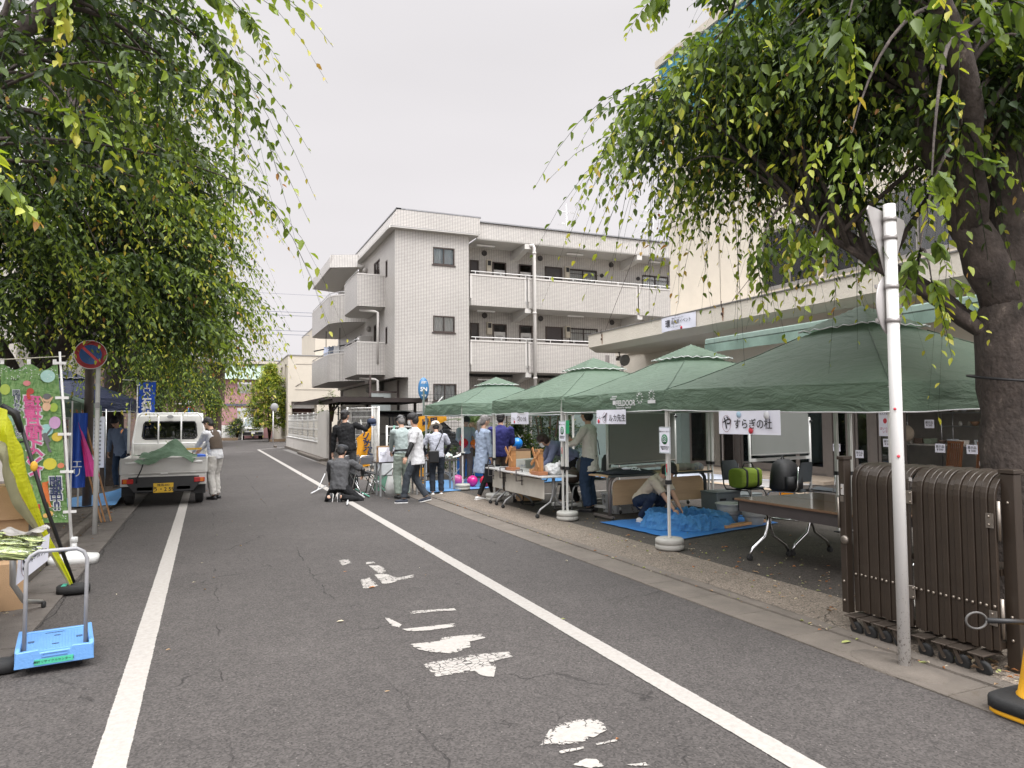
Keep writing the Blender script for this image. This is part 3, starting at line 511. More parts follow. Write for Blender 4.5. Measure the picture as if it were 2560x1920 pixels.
for yy in (20.37, 14.36): b.tube([(11.96, yy+.02*sin(t), 4.55-.05*t) for t in range(6)], .012, 5); b.lathe((11.96, yy, 4.22), [(.03, -.01), (.045, 0), (.03, .01)], 8, R=Matrix.Rotation(pi/2, 3, 'Y'))
L3(b).build('hook', BRZ, R_)
window(R_, 'y', 13.46-19.7, 15.45-19.7, 5.15, 6.75, .06, 2, frm=mat('alu_frame', (.33, .31, .29), .4, .5), curtain=False, fr=.06); window(R_, 'y', 9.4-19.7, 13.3-19.7, 5.15, 6.75, .06, 3, frm=_m['alu_frame'], curtain=False, fr=.06); window(R_, 'y', 13.6-19.7, 14.8-19.7, 8.4, 10.1, .06, 2, frm=_m['alu_frame'], curtain=False)
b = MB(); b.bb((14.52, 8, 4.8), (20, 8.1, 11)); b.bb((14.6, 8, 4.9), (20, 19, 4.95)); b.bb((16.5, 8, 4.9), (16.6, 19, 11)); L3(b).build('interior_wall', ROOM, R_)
b = MB()
for (y0_, y1_) in ((13.5, 13.95), (9.6, 10.3)): b.grid(lambda u, v, a=y0_, c=y1_: (14.62+.03*sin(u*25), lerp(a, c, u), lerp(5.1, 6.75, v)), 16, 1)
L3(b).build('blind', mat('blue_curtain', (.05, .06, .16), .8), R_)
# green awning cassette under the canopy
b = MB(); b.bb((12.02, 7.5, 3.5), (12.3, 15.15, 3.66)); L3(b).build('awning_box', mat('mint_metal', (.27, .36, .31), .5), R_, bevel=.03)
b = MB(); b.grid(lambda u, v: (12.0+.03*sin(u*40)*v, lerp(7.5, 15.12, u), 3.5-.22*v), 60, 3); L3(b).build('awning_valance', mat('mint_cloth', (.2, .29, .24), .8), R_, recalc=False)
# rainwater pipe and horn loudspeaker below the canopy end
b = MB(); b.tube([(13.4, 22.4, 3.9), (13.4, 22.4, 0)], .07, 8); b.tube([(13.9, 22.2, 3.9), (13.9, 22.2, 0)], .05, 8); L3(b).build('drainpipe', mat('brown_pipe', (.12, .1, .09), .5), R_)
t = thing('horn_loudspeaker', 'grey horn loudspeaker hanging under the far end of the concrete canopy', 'loudspeaker', (12.9, 20.7, 3.62)); Rh = Matrix.Rotation(radians(105), 3, 'X')
b = MB(); b.lathe((0, 0, 0), [(.19, .3), (.2, .28), (.1, .12), (.06, 0), (.05, -.15), (.0, -.16)], 16, R=Rh); b.build('horn', mat('grey_horn', (.22, .21, .2), .4), t, recalc=False); b = MB(); b.tube([(0, 0, 0), (0, .1, .24)], .02, 6); b.bb((-.06, .02, -.05), (.06, .2, .05)); b.build('bracket', BRZ, t)
# shop front: posts, door leaves, interior with stock
FRM = mat('taupe_frame', (.19, .165, .15), .5, .2, var=.08)
posts = [(18.3, 18.6), (16.15, 16.36), (12.86, 13.1), (12.22, 12.4), (11.6, 11.8), (10.92, 11.05), (7.2, 7.4), (4.9, 5.1), (3, 3.2)]
b = MB()
for a, c in posts: b.bb((13.98, a, .06), (14.06, c, 2.65))
b.bb((13.98, -3, 2.4), (14.07, 17.57, 2.648)); b.bb((13.97, -3, .06), (14.2, 17.57, .16)); L3(b).build('door_frame', FRM, R_)
for (a, c) in ((13.12, 14.0), (14.0, 16.1), (12.42, 12.84), (11.82, 12.2), (11.07, 11.58)):
    b = MB(); b.bb((14.0, a, .17), (14.04, a+.06, 2.39)); b.bb((14.0, c-.06, .17), (14.04, c, 2.39)); b.bb((14.0, a+.06, .17), (14.04, c-.06, .35)); b.bb((14.0, a+.06, 2.3), (14.04, c-.06, 2.39)); o = L3(b).build('door_leaf', FRM, R_)
    b = MB(); b.bb((14.015, a+.06, .35), (14.02, c-.06, 2.3)); L3(b).build('pane', glass('shop_glass', refl=.03, dens=.8), o)
for k, (x0, y0_, x1, y1_) in enumerate(((14.0, 17.5, 13.3, 17.55), (14., 16.4, 13.25, 16.0))):
    b = MB(); d = Vector((x1-x0, y1_-y0_, 0)); L_ = d.length; a = atan2(d.y, d.x); Rz = Matrix.Rotation(a, 3, 'Z')
    for (u0, u1, z0, z1) in ((0, .07, .1, 2.35), (L_-.07, L_, .1, 2.35), (.07, L_-.07, .1, .3), (.07, L_-.07, 2.25, 2.35)): b.box(Vector((x0, y0_, 0))+Rz @ Vector(((u0+u1)/2, 0, (z0+z1)/2)), (u1-u0, .04, z1-z0), Rz)
    o = L3(b).build('door_leaf', FRM, R_); b = MB(); b.box(Vector((x0, y0_, 1.28))+Rz @ Vector((L_/2, 0, 0)), (L_-.14, .006, 1.94), Rz); L3(b).build('pane', _m['shop_glass'], o)
b = MB(); b.bb((17.3, -3, 0), (17.4, 19, 3)); b.bb((14.3, 19.1, 0), (17.3, 19.2, 3)); b.bb((14.2, -3, .02), (17.3, 19, .06)); b.bb((14.2, -3, 2.66), (17.3, 19, 2.7)); L3(b).build('interior_wall', mat('shop_inside', (.4, .37, .33), .9, var=.2, vs=2), R_)
b = MB(); b.grid(lambda u, v: (13.93+.035*sin(u*38)*(1-.6*math.exp(-((v-.58)*9)**2)), lerp(18.4, 17.68, .5+(u-.5)*(1-.3*math.exp(-((v-.58)*7)**2))), lerp(.35, 2.5, v)), 60, 24); tag(b.build('door_curtain', mat('grey_curtain', (.3, .31, .31), .9, var=.1, trans=.2), recalc=False), 'grey green curtain tied back at the shop door', 'curtain')
b = MB(); b.bb((12.75, 12.0, .05), (13.95, 17.6, .13)); L3(b).build('doorstep', mat('tan_step', (.42, .34, .26), .8, var=.1, dirt=((.3, .25, .2), 6, .6)), R_)
sheet('paving', [(11.2, 12.2), (13.0, 12.2), (13.0, 14.1), (11.2, 14.1)], .055, mat('tactile', (.4, .38, .36), .8, bump=.6, bs=60)); sheet('paving', [(11.2, 14.8), (12.74, 13.4), (12.74, 17.6), (11.6, 17.6)], .056, mat('pale_mat', (.5, .53, .6), .8)); sheet('paving', [(10.9, 8), (11.19, 8), (11.19, 14.4), (10.9, 14.4)], .058, mat('tan_kerb', (.42, .33, .24), .8, var=.15))
# rafters of stock inside: shelving units, each a thing, with their goods
def shelf_unit(x, y0, y1, levels, lab, seed):
    rs = random.Random(seed); t = thing('shelving_unit', lab, 'shelf', (x, (y0+y1)/2, .06), group='steel shelving inside the shop'); b = MB(); h = max(levels)+.3; L_ = y1-y0
    for sx in (-.2, .2):
        for sy in (-L_/2, L_/2): b.tube([(sx, sy, 0), (sx, sy, h)], .014, 6)
    b.build('frame', STEEL, t)
    for z in levels: s = MB(); s.bb((-.2, -L_/2, z-.03), (.2, L_/2, z)); s.build('shelf', STEEL, t)
    return t
stockc = [(.6, .57, .5), (.5, .45, .36), (.65, .62, .56), (.33, .2, .12), (.2, .15, .12), (.45, .48, .5), (.5, .27, .14), (.25, .3, .22), (.7, .66, .58)]
SM = [mat('stock_%d' % i, c, .45) for i, c in enumerate(stockc)]
stock_n = 0
def goods(kind, x, y, z, s, mi):
    global stock_n; b = MB()
    if kind == 'bowl': b.lathe((0, 0, 0), [(s*.25, 0), (s*.5, .02), (s*.8, s*.6), (s, s*.95), (s*.94, s*.93), (s*.5, s*.3), (0, s*.2)], 12); nm, lb = 'bowl', 'bowl'
    elif kind == 'jar': b.lathe((0, 0, 0), [(s*.5, 0), (s*.6, s*.2), (s*.6, s), (s*.35, s*1.3), (s*.4, s*1.5), (0, s*1.5)], 10); nm, lb = 'jar', 'jar'
    elif kind == 'plate': b.lathe((0, 0, s), [(.01, -.01), (s*.6, -.01), (s, .02), (s*.97, .028), (s*.6, 0), (0, 0)], 16, R=Matrix.Rotation(radians(-75), 3, 'Y')); nm, lb = 'plate', 'plate'
    else: b.box((0, 0, s*.5), (s*1.4, s*1.6, s), None, 0, 1.1); nm, lb = 'basket', 'basket'
    o = b.build(nm, SM[mi], recalc=kind != 'plate'); o.location = (x, y, z); return o
shelf_unit(16.2, 9.2, 11.5, (.8, 1.3, 1.62, 2.0), 'steel wire shelving with crockery at the back of the dark shop opening', 1)
shelf_unit(15.6, 13.6, 15.4, (.5, 1.0, 1.5, 2.0), 'steel shelving with books seen past the open shop door', 2)
shelf_unit(15.3, 12.0, 13.4, (.45, .95, 1.4, 1.9), 'steel shelving behind the glass doors with white bundles', 3)
t = thing('display_table', 'long pale display table with baskets of goods in the dark shop opening', 'table', (14.95, 10.9, .06)); b = MB(); b.box((0, 0, .9), (.9, 2.6, .03)); b.build('table_top', mat('pale_top', (.4, .38, .34), .6), t)
for sx in (-.4, .4):
    for sy in (-1.2, 1.2): b = MB(); b.bar((sx, sy, 0), (sx, sy, .885), .04); b.build('leg', STEEL, t)
rs = random.Random(5)
kinds = {'bowl': ('crockery bowl among the stock of the dark shop', 'bowl', 'bowls on the shop shelves'), 'jar': ('jar or vase among the stock of the dark shop', 'jar', 'jars on the shop shelves'), 'plate': ('plate standing upright among the stock of the dark shop', 'plate', 'plates on the shop shelves'), 'basket': ('small tray basket among the stock of the dark shop', 'basket', 'baskets of goods in the shop')}
def stock(kind, x, y, z, s): g = goods(kind, x, y, z, s, rs.randrange(len(SM))); tag(g, *kinds[kind])
for i in range(11):
    for z in (1.36, 1.68, 2.06):
        if rs.random() < .9: stock(rs.choice(('bowl', 'plate', 'jar', 'bowl')), 16.1+rs.uniform(-.1, .1), 9.35+i*.2, z, rs.uniform(.06, .11))
for i in range(8): stock(rs.choice(('basket', 'basket', 'bowl')), 14.75+rs.uniform(-.1, .2), 9.8+i*.28, .975, rs.uniform(.09, .13))
for i in range(6): stock(rs.choice(('jar', 'basket', 'bowl')), 15.25, 12.1+i*.22, rs.choice((.51, 1.01, 1.46)), .11)
for i in range(7): stock(rs.choice(('jar', 'basket')), 15.5, 13.7+i*.24, rs.choice((.56, 1.06, 1.56)), .12)
for (x, y, z, s_) in ((14.65, 12.62, 1.1, .2), (14.6, 12.05, 1.1, .2), (14.65, 12.62, 1.45, .17), (14.6, 12.05, 1.47, .16), (14.65, 11.4, 1.2, .18), (14.7, 13.6, 1.15, .2)):
    b = MB(); b.ell((0, 0, 0), (s_, s_, s_*1.1), 12, 8); o = b.build('stock_bundle', mat('bundle', (.5, .42, .32), .9, bump=.5, bs=12)); o.location = (x, y, z); tag(o, 'cream wrapped bundle stacked behind the glass shop doors', 'bundle', 'wrapped bundles behind the glass')
# wooden slat-back chairs and a plush toy in the opening
def slat_chair(x, y, lab):
    t = thing('wooden_chair', lab, 'chair', (x, y, .06), radians(-20), 'slat back wooden chairs in the shop opening'); b = MB(); b.box((0, 0, .45), (.44, .44, .03)); b.build('seat', mat('chair_wood', (.2, .08, .03), .4, var=.2), t)
    for sx in (-.19, .19):
        for sy in (-.19, .19): b = MB(); b.bar((sx, sy, 0), (sx, sy, .435), .035); b.build('leg', _m['chair_wood'], t)
    b = MB(); b.bar((.2, -.2, .46), (.26, -.2, .98), .035); b.bar((.2, .2, .46), (.26, .2, .98), .035); b.bar((.26, -.22, .98), (.26, .22, .98), .05)
    for k in range(6): b.bar((.2, -.15+k*.06, .46), (.26, -.15+k*.06, .96), .02)
    b.build('backrest', _m['chair_wood'], t)
slat_chair(14.1, 10.1, 'left slat back wooden chair in the shop opening behind the brown gate'); slat_chair(14.0, 9.4, 'right slat back wooden chair with a price tag in the shop opening')
for (x, y, z) in ((13.85, 10.0, .93), (13.8, 9.3, .93), (13.94, 12.7, .85), (13.94, 12.05, .72), (13.94, 11.3, 1.0), (14.3, 10.55, 1.42)):
    b = MB(); b.bb((x, y-.11, z-.09), (x+.004, y+.11, z+.09)); o = tag(b.build('price_card', PAPER), 'white price card with small print pinned up at the shop front', 'card', 'price cards on the shop front'); text('展示品\n¥ 500', .06, INK, (x-.003, y, z), (0, -1, 0), (0, 0, 1), o)
t = thing('plush_toy', 'small pink, white and yellow plush toy on the right wooden chair', 'toy', (14.0, 9.2, .55)); b = MB(); b.ell((0, 0, .1), (.09, .09, .11)); b.ell((-.03, -.07, .03), (.05, .05, .05)); b.build('body', mat('plush_white', (.55, .5, .5), .95), t); b = MB(); b.ell((0, 0, .24), (.08, .08, .075)); b.build('head', mat('plush_pink', (.5, .2, .2), .95), t); b = MB(); b.ell((-.05, -.06, .06), (.04, .05, .04)); b.build('paw', mat('plush_yel', (.6, .35, .03), .95), t)
# notice on the door post
t = thing('door_notice', 'white rounded notice with red and blue print on the shop door post', 'notice', (13.95, 11.35, 1.45)); b = MB(); b.bb((-.004, -.16, -.3), (0, .16, .3)); b.build('board', PAPER, t); text('ここから\n出入り禁止', .055, INK, (-.006, 0, .22), (0, -1, 0), (0, 0, 1), t); text('はいらな\nいで', .07, mat('red_print', (.4, .02, .08), .6), (-.006, 0, -.17), (0, -1, 0), (0, 0, 1), t)
b = MB(); b.ell((-.004, 0, .04), (.003, .05, .06)); b.build('picture', RED, t)
# event banner on the canopy face
t = thing('event_sheet', 'white event sheet reading 環境月間イベント taped to the canopy face', 'sign', (11.99, 16.2, 4.24)); b = MB(); b.grid(lambda u, v: (-.006-.012*abs(sin(u*7+v*3)), .78-u*1.56, -.2+.41*v+.012*sin(u*5)), 14, 4); b.build('sheet', PAPER, t, recalc=False)
text('環', .23, INK, (-.03, .47, .0), (0, -1, 0), (0, 0, 1), t, off=.003); text('境月間イベント', .13, INK, (-.03, -.14, .02), (0, -1, 0), (0, 0, 1), t); text('関町リサイクルセンター', .05, INK, (-.03, 0, .13), (0, -1, 0), (0, 0, 1), t); text('6月7日(土) 10:00〜15:00', .045, mat('grey_ink', (.2, .2, .22), .7), (-.03, .1, -.1), (0, -1, 0), (0, 0, 1), t)
b = MB(); b.lathe((-.026, -.15, -.16), [(0, -.002), (.045, -.002), (.045, 0), (0, 0)], 14, R=Matrix.Rotation(pi/2, 3, 'Y')); b.build('red_dot', RED, t)
# ---- brown metal carport in front of the block
Tc = thing('carport', 'flat dark brown corrugated steel carport beside the white block', 'carport', (5.5, 26, 0)); BS = mat('dark_brown_steel', (.022, .014, .012), .5)
b = MB()
b.grid(lambda u, v: (3.95-5.5+u*3.3+(1-v)*.0, 24.6-26+v*3.6, 2.36+.012*sin(v*3.6/.12*pi)-.02*u), 4, 90); b.grid(lambda u, v: (3.95-5.5+u*3.3, 24.6-26+v*3.6, 2.33+.012*sin(v*3.6/.12*pi)-.02*u), 4, 90); b.bb((-1.6, -1.43, 2.22), (1.75, -1.37, 2.37)); b.bb((-1.6, 2.2, 2.2), (1.75, 2.26, 2.36)); b.build('roof', BS, Tc, recalc=False)
for k in range(3): b = MB(); b.bar((-1.45+k*1.5, -1.4, 2.25), (-1.45+k*1.5, 2.2, 2.25), .08, .1); b.build('beam', BS, Tc)
for (x, y) in ((-1.15, 1.9), (1.5, 1.9), (1.5, -.6)): b = MB(); b.bar((x, y, 0), (x, y, 2.2), .09); b.build('post', BS, Tc)
b = MB(); b.bar((-1.5, -1.1, 1.95), (-1.15, -.2, 2.24), .05); b.build('brace', BS, Tc)
t = thing('carport', 'long thin dark carport roof far behind the mesh wall', 'carport', (4.9, 36, 0)); b = MB(); b.bb((-.4, -6, 2.5), (2., 6, 2.58)); b.build('roof', BS, t)
for (x, y) in ((1.5, -5), (1.5, 5)): b = MB(); b.bar((x, y, 0), (x, y, 2.5), .08); b.build('post', BS, t)
# ---- white boundary wall with mesh panels
WW = mat('white_wall', (.56, .53, .49), .85, var=.06, vs=1, bump=.3, bs=30, dirt=((.4, .36, .32), 1.2, .64)); WS = mat('white_steel', (.66, .65, .62), .5, var=.04)
t = thing('boundary_wall', 'white rendered boundary wall with white mesh panels along the road', 'wall', (4.4, 36, 0)); b = MB()
b.bb((-.1, -7.44, 0), (.1, -5., 2.0)); b.bb((-.1, -4.998, 0), (.1, 8, .66)); b.build('wall', WW, t, bevel=.01); b = MB(); b.bb((-.13, -5.0, .661), (.13, 8, .7)); b.build('coping', WS, t)
b = MB()
for z in np.arange(.74, 1.92, .1): b.tube([(0, -4.99, z), (0, 8, z)], .008, 4)
for z in (.8, 1.2, 1.6, 1.9): b.bb((-.02, -4.99, z-.02), (.02, 8, z+.02))
for k in range(131): b.tube([(.012, -4.95+k*.1, .72), (.012, -4.95+k*.1, 1.92)], .004, 4)
b.build('mesh_panel', WS, t)
for k in range(7): b = MB(); b.tube([(.03, -4.9+k*2.1, .7), (.03, -4.9+k*2.1, 1.97)], .035, 8); b.build('post', WS, t)
b = MB(); b.bb((4.02, 28.4, .0), (4.24, 36, .1)); tag(b.build('kerb', CONC, bevel=.01), kind='structure')
# folding white mesh gate, open, and low mesh fence
def mesh_gate(name, lab, P, z0, z1, group=None, dx=.055, dz=.2):
    t = thing(name, lab, 'gate' if 'gate' in name else 'fence', (P[0][0], P[0][1], 0), group=group); o = Vector((P[0][0], P[0][1], 0))
    for a, c in zip(P[:-1], P[1:]):
        A_, B_ = Vector((a[0], a[1], 0))-o, Vector((c[0], c[1], 0))-o; L_ = (B_-A_).length; n = int(L_/dx); b = MB()
        for k in range(1, n): p = A_.lerp(B_, k/n); b.tube([p+Vector((0, 0, z0)), p+Vector((0, 0, z1))], .0035, 4, cap=False)
        k = z0+dz
        while k < z1: b.tube([A_+Vector((0, 0, k)), B_+Vector((0, 0, k))], .006, 4, cap=False); k += dz
        b.tube([A_+Vector((0, 0, z0)), B_+Vector((0, 0, z0))], .018, 6); b.tube([A_+Vector((0, 0, z1)), B_+Vector((0, 0, z1))], .018, 6); b.build('mesh_panel', WS, t)
    for a in P: p = Vector((a[0], a[1], 0))-o; b = MB(); b.tube([p+Vector((0, 0, .02)), p+Vector((0, 0, z1+.04))], .032, 8); b.build('post', WS, t)
    return t
mesh_gate('folding_gate', 'tall white mesh gate folded open in front of the carport', [(4.7, 25.6), (4.4, 24.6), (5.05, 23.6), (5.1, 22.9), (5.2, 23.9)], .1, 2.0); 
mesh_gate('mesh_gate', 'white mesh gate leaf standing next to the end of the boundary wall', [(4.7, 28.2), (5.2, 27.2)], .1, 2.1)
mesh_gate('mesh_fence', 'low white mesh fence with green cap in front of the parked van', [(5.3, 22.6), (6.6, 22.2)], .1, 1.38, dx=.1, dz=.25)
# black mesh fence between the lots
def grid_fence(P, h, lab):
    t = thing('mesh_fence', lab, 'fence', (P[0][0], P[0][1], 0)); o = Vector((P[0][0], P[0][1], 0)); BF = mat('black_wire', (.02, .022, .02), .5)
    for a, c in zip(P[:-1], P[1:]):
        A_, B_ = Vector((a[0], a[1], 0))-o, Vector((c[0], c[1], 0))-o; n = int((B_-A_).length/.1); b = MB()
        for k in range(n): p = A_.lerp(B_, k/n); b.tube([p, p+Vector((0, 0, h))], .004, 4, cap=False)
        for k in range(int(h/.1)+1): b.tube([A_+Vector((0, 0, k*.1)), B_+Vector((0, 0, k*.1))], .004, 4, cap=False)
        b.build('mesh_panel', BF, t); m_ = max(1, int((B_-A_).length/1.2))
        for k in range(m_): p = A_.lerp(B_, k/m_); b = MB(); b.tube([p, p+Vector((0, 0, h+.05))], .028, 6); b.build('post', mat('green_post', (.03, .05, .035), .5), t)
grid_fence([(5.6, 19.4), (9.6, 19.1)], 2.4, 'tall black wire mesh fence behind the far tents')
for i, (x, y) in enumerate(((8.15, 17.9), (8.8, 18.4))): b = MB(); b.tube([(x, y, 0), (x, y, 2.4)], .045, 8); tag(b.build('steel_post', mat('green_grey_post', (.1, .13, .12), .5)), ('thin' if i else 'thick')+' grey green steel post behind the blue balloon', 'post')
# dark van under the carport
def car_body(prof, W, tum=.12, z_belt=.95):
    # prof: list of (y, z) roof/bonnet outline front to back, closed at sill; extruded with tumblehome above the belt line
    b = MB(); n = len(prof); st = []
    for s_ in (-1, -.94, -.6, 0, .6, .94, 1):
        for (y, z) in prof:
            k = max(0, (z-z_belt))*tum*1.6; wv = W/2-k; e = abs(s_); zz = z-(.0 if e < .93 else (.05 if e < .97 else .11))*(1 if z > .5 else 0); st.append((s_*wv, y, zz))
    for i in range(6):
        for j in range(n): b.f.append((i*n+j, i*n+(j+1) % n, (i+1)*n+(j+1) % n, (i+1)*n+j)); b.sm.append(True); b.mi.append(0)
    b.v = st; b.f += [tuple(range(n-1, -1, -1)), tuple(range(6*n, 7*n))]; b.sm += [False]*2; b.mi += [0]*2; return b
def wheel(par, x, y, r=.3, wd=.18):
    Rw = Matrix.Rotation(pi/2, 3, 'Y'); o = MB().lathe((x, y, r), [(r*.62, -wd/2), (r*.9, -wd/2), (r, -wd*.32), (r, wd*.32), (r*.9, wd/2), (r*.62, wd/2)], 24, R=Rw).build('wheel', RUBBER, par); MB().lathe((x, y, r), [(r*.62, -wd*.4), (r*.3, -wd*.3), (r*.1, -wd*.45), (r*.1, wd*.45), (r*.3, wd*.3), (r*.62, wd*.4)], 20, R=Rw).build('rim', STEEL, o); return o
t = thing('parked_van', 'large dark glossy van with black windows parked under the carport', 'van', (6.9, 26.6, 0), radians(96)); pv = [(-2.3, .35), (-2.35, .8), (-2.2, 1.0), (-1.6, 1.2), (-.95, 1.82), (-.6, 1.93), (2.1, 1.9), (2.35, 1.6), (2.4, .8), (2.35, .35)]
car_body(pv, 1.85).build('body', mat('dark_van_paint', (.02, .021, .023), .18, coat=.8, var=.05), t)
for s_ in (-1, 1):
    for (y0, y1, nm) in ((-1.2, -.35, 'side_window'), (-.25, .85, 'side_window'), (.95, 2.1, 'side_window')):
        xo = s_*.925; b = MB(); V = [(xo*.985, y0-(.35 if y0 < -1 else 0), 1.1), (xo*.985, y1, 1.1), (xo*.87, y1, 1.7), (xo*.87, y0+.1, 1.7)]; V2 = [(x+s_*.02, y, z) for x, y, z in V]; b.add(V+V2, [(0, 1, 2, 3), (7, 6, 5, 4), (0, 4, 5, 1), (1, 5, 6, 2), (2, 6, 7, 3), (3, 7, 4, 0)]); b.build(nm, mat('black_glass', (.01, .011, .013), .05, spec=.9), t)
b = MB(); b.add([(-.75, -1.68, 1.2), (.75, -1.68, 1.2), (.65, -1.08, 1.76), (-.65, -1.08, 1.76)], [(0, 1, 2, 3)]); b.build('windscreen', _m['black_glass'], t); 
b = MB(); b.bar((-.84, -2.1, 1.12), (-.84, 2.2, 1.12), .02); b.bar((.84, -.8, 1.955), (.84, 2, 1.93), .03); b.build('chrome_trim', CHROME, t)
for x in (-.82, .82):
    for y in (-1.45, 1.5): wheel(t, x, y, .34, .2)
# round blue shop sign on a pole, beside the block
t = thing('round_sign', 'tall round blue sign with white letters on a pole before the white block', 'sign', (6.98, 24.2, 0)); b = MB(); b.tube([(0, .05, 0), (0, .05, 3.0)], .03, 8); b.build('pole', GREYP, t)
b = MB(); b.lathe((0, 0, 2.68), [(0, -.03), (.38, -.03), (.4, 0), (.38, .03), (0, .03)], 28, R=Matrix.Rotation(pi/2, 3, 'X'), sx=.5); b.build('disc', mat('sign_blue', (.04, .16, .33), .4), t)
text('5N', .2, WHITE, (0, -.036, 2.66), (1, 0, 0), (0, 0, 1), t, off=.006); text('WKS', .08, WHITE, (0, -.036, 2.44), (1, 0, 0), (0, 0, 1), t, off=.003); text('月極', .1, WHITE, (0, -.036, 2.9), (1, 0, 0), (0, 0, 1), t, off=.003)
# green-grey store container behind the tents
SHD = mat('shed_green', (.15, .19, .17), .6, var=.06); t = thing('storage_shed', 'grey green panelled metal storage shed behind the middle tents', 'shed', (10.2, 18.6, 0)); b = MB(); b.bb((-1.0, -1.2, .1), (3., 1.3, 2.5)); k = 0
for k in range(9): b.bb((-1.0+k*.46, -1.225, .12), (-.98+k*.46, -1.2, 2.48))
b.build('wall', SHD, t); b = MB(); b.bb((-1.05, -1.28, 2.5), (3.05, 1.35, 2.6)); b.build('roof', mat('shed_roof', (.1, .12, .11), .6), t); b = MB(); b.bb((-.3, -1.235, .2), (.55, -1.228, 2.2)); o = b.build('door', SHD, t); b = MB(); b.bb((.4, -1.26, 1.1), (.43, -1.236, 1.25)); b.build('handle', STEEL, o)
# ---- far buildings
t = thing('beige_building', 'plain beige rendered building with recessed windows behind the mesh wall', 'building', (5.6, 56, 0)); BG = mat('beige_render', (.53, .48, .40), .9, var=.05, vs=1.2, bump=.3, bs=20, dirt=((.42, .37, .3), 1, .66)); b = MB(); F_ = []
wallx(b, 0, .3, -.05, 3.6, 0, 6.55, [(.2, 2.1, 1.6, 3.05)]); s = MB(); wallx(s, -.05, .3, .3, 22, 0, 6.55, [(1.2, 2.6, 3.3, 6.), (4.2, 6., 3.3, 6.), (8, 10, 3.3, 6), (2, 5, .3, 2.4)]); swap(s); b.add(s.v, s.f); b.bb((.3, .3, 6.3), (8, 22, 6.55)); b.bb((3.6, 0, 0), (9, .3, 6.55)); b.build('wall', BG, t)
b = MB(); b.bb((-.1, -.05, 6.552), (9, 22, 6.62)); b.build('roof_edge', mat('roof_grey', (.25, .24, .23), .6), t); b = MB(); b.bb((.5, -.02, 5.9), (3.2, -.002, 5.94)); b.bb((.5, -.02, 3.95), (3.2, -.002, 3.99)); b.bb((-.07, -.02, 2.2), (3.6, -.003, 2.22)); b.build('wall_joint', _m['joint'], t)
for (y0, y1, z0, z1) in ((1.2, 2.6, 3.3, 6.), (4.2, 6., 3.3, 6.), (8, 10, 3.3, 6)): b = MB(); b.bb((.2, y0, z0), (.22, y1, z1)); b.build('window', mat('beige_pane', (.4, .37, .33), .4), t)
b = MB(); b.bb((.25, 2.5, 1.2), (4, 2.6, 3.1)); b.build('pink_wall', mat('pink_wall', (.30, .17, .17), .8), t); b = MB(); b.bb((.25, .6, 2.55), (2.1, .65, 3.0)); b.build('awning', WHITE, t)
b = MB(); b.tube([(.5, -.02, 4.2), (1.0, -.05, 4.5)], .02, 5); b.build('bracket', BRZ, t)
t = thing('beige_tower', 'tall blank beige building rising behind the curved balconies', 'building', (7.7, 57, 0)); b = MB(); b.bb((-.1, -.6, 0), (9, 8, 8.9)); b.build('wall', BG, t); b = MB(); b.bb((-.12, -.62, 8.9), (9, 8, 9.0)); b.build('roof_edge', _m['roof_grey'], t)
PK = mat('pink_render', (.36, .20, .20), .85, var=.06); GRR = mat('green_roof', (.25, .32, .27), .5, var=.05, vs=2)
t = thing('pink_apartment', 'pink two storey apartments with a pale green roof band across the far end', 'building', (4, 70, 0)); b = MB(); wallx(b, 0, .3, -3.4, 6, 0, 5.5, [(-1.5, -.3, 4.15, 5.2), (-1.5, -.3, 1.45, 2.8), (.6, 2., 4.1, 5.2)]); b.build('wall', PK, t)
b = MB(); b.add([(-3.6, -.5, 5.45), (6, -.5, 5.45), (6, .6, 6.95), (-3.6, .6, 6.95), (-3.6, 1.2, 5.45), (6, 1.2, 5.45)], [(0, 1, 2, 3), (0, 4, 5, 1), (0, 3, 4), (1, 5, 2), (3, 2, 5, 4)]); b.build('roof_band', GRR, t)
b = MB(); b.bb((-3.7, .3, 6.951), (6.5, 8, 7.2)); b.build('roof', mat('roof_beige', (.45, .4, .35), .7), t); b = MB(); b.bb((-3.4, -.1, 3.0), (6, -.01, 3.2)); b.bb((-.2, -.12, 0), (-.05, -.02, 5.4)); b.build('beam', mat('slate_trim', (.1, .1, .13), .6), t)
b = MB()
for k in range(5): b.bb((-2.9+k*1.15, 1, 7.21), (-2.2+k*1.15, 3, 7.34))
b.build('solar_panel', mat('solar', (.04, .045, .06), .3), t)
for (x0, z0, z1) in ((-1.5, 4.15, 5.2), (-1.5, 1.45, 2.8), (.6, 4.1, 5.2)): b = MB(); b.bb((x0, .2, z0), (x0+1.2, .24, z0+(z1-z0)*.82)); b.build('window', mat('pale_glass', (.5, .5, .47), .3), t); b = MB(); b.bb((x0+.05, .1, z0+.02), (x0+1.1, .13, z0+.35)); b.build('railing', mat('rail_grey', (.3, .3, .28), .5), t)
antenna('roof_antenna', 1.9, 70, 7.2, 9.4, 'thin antenna mast on the roof of the pink apartments', [(9.2, .7, 3, .3)]); antenna('roof_antenna', 3.4, 71, 7.2, 8.1, 'low wide antenna on the pink apartments roof', [(7.95, 1.7, 7, .5)])
BRK = brickmat('brown_brick', (.115, .07, .055), (.15, .12, .1), .22, .075, .12, .5, .8, .3); t = thing('brick_building', 'dark brown brick building beyond the street trees on the left', 'building', (0, 47, 0)); b = MB(); b.bb((-16, 0, 0), (-.1, .3, 5.2)); b.bb((-.4, .3, 0), (-.1, 12, 5.2)); b.bb((-.1, 2.5, 2.9), (1.0, 12, 5.2)); b.bb((-16, 12, 0), (1.0, 12.3, 5.2)); b.build('wall', BRK, t)
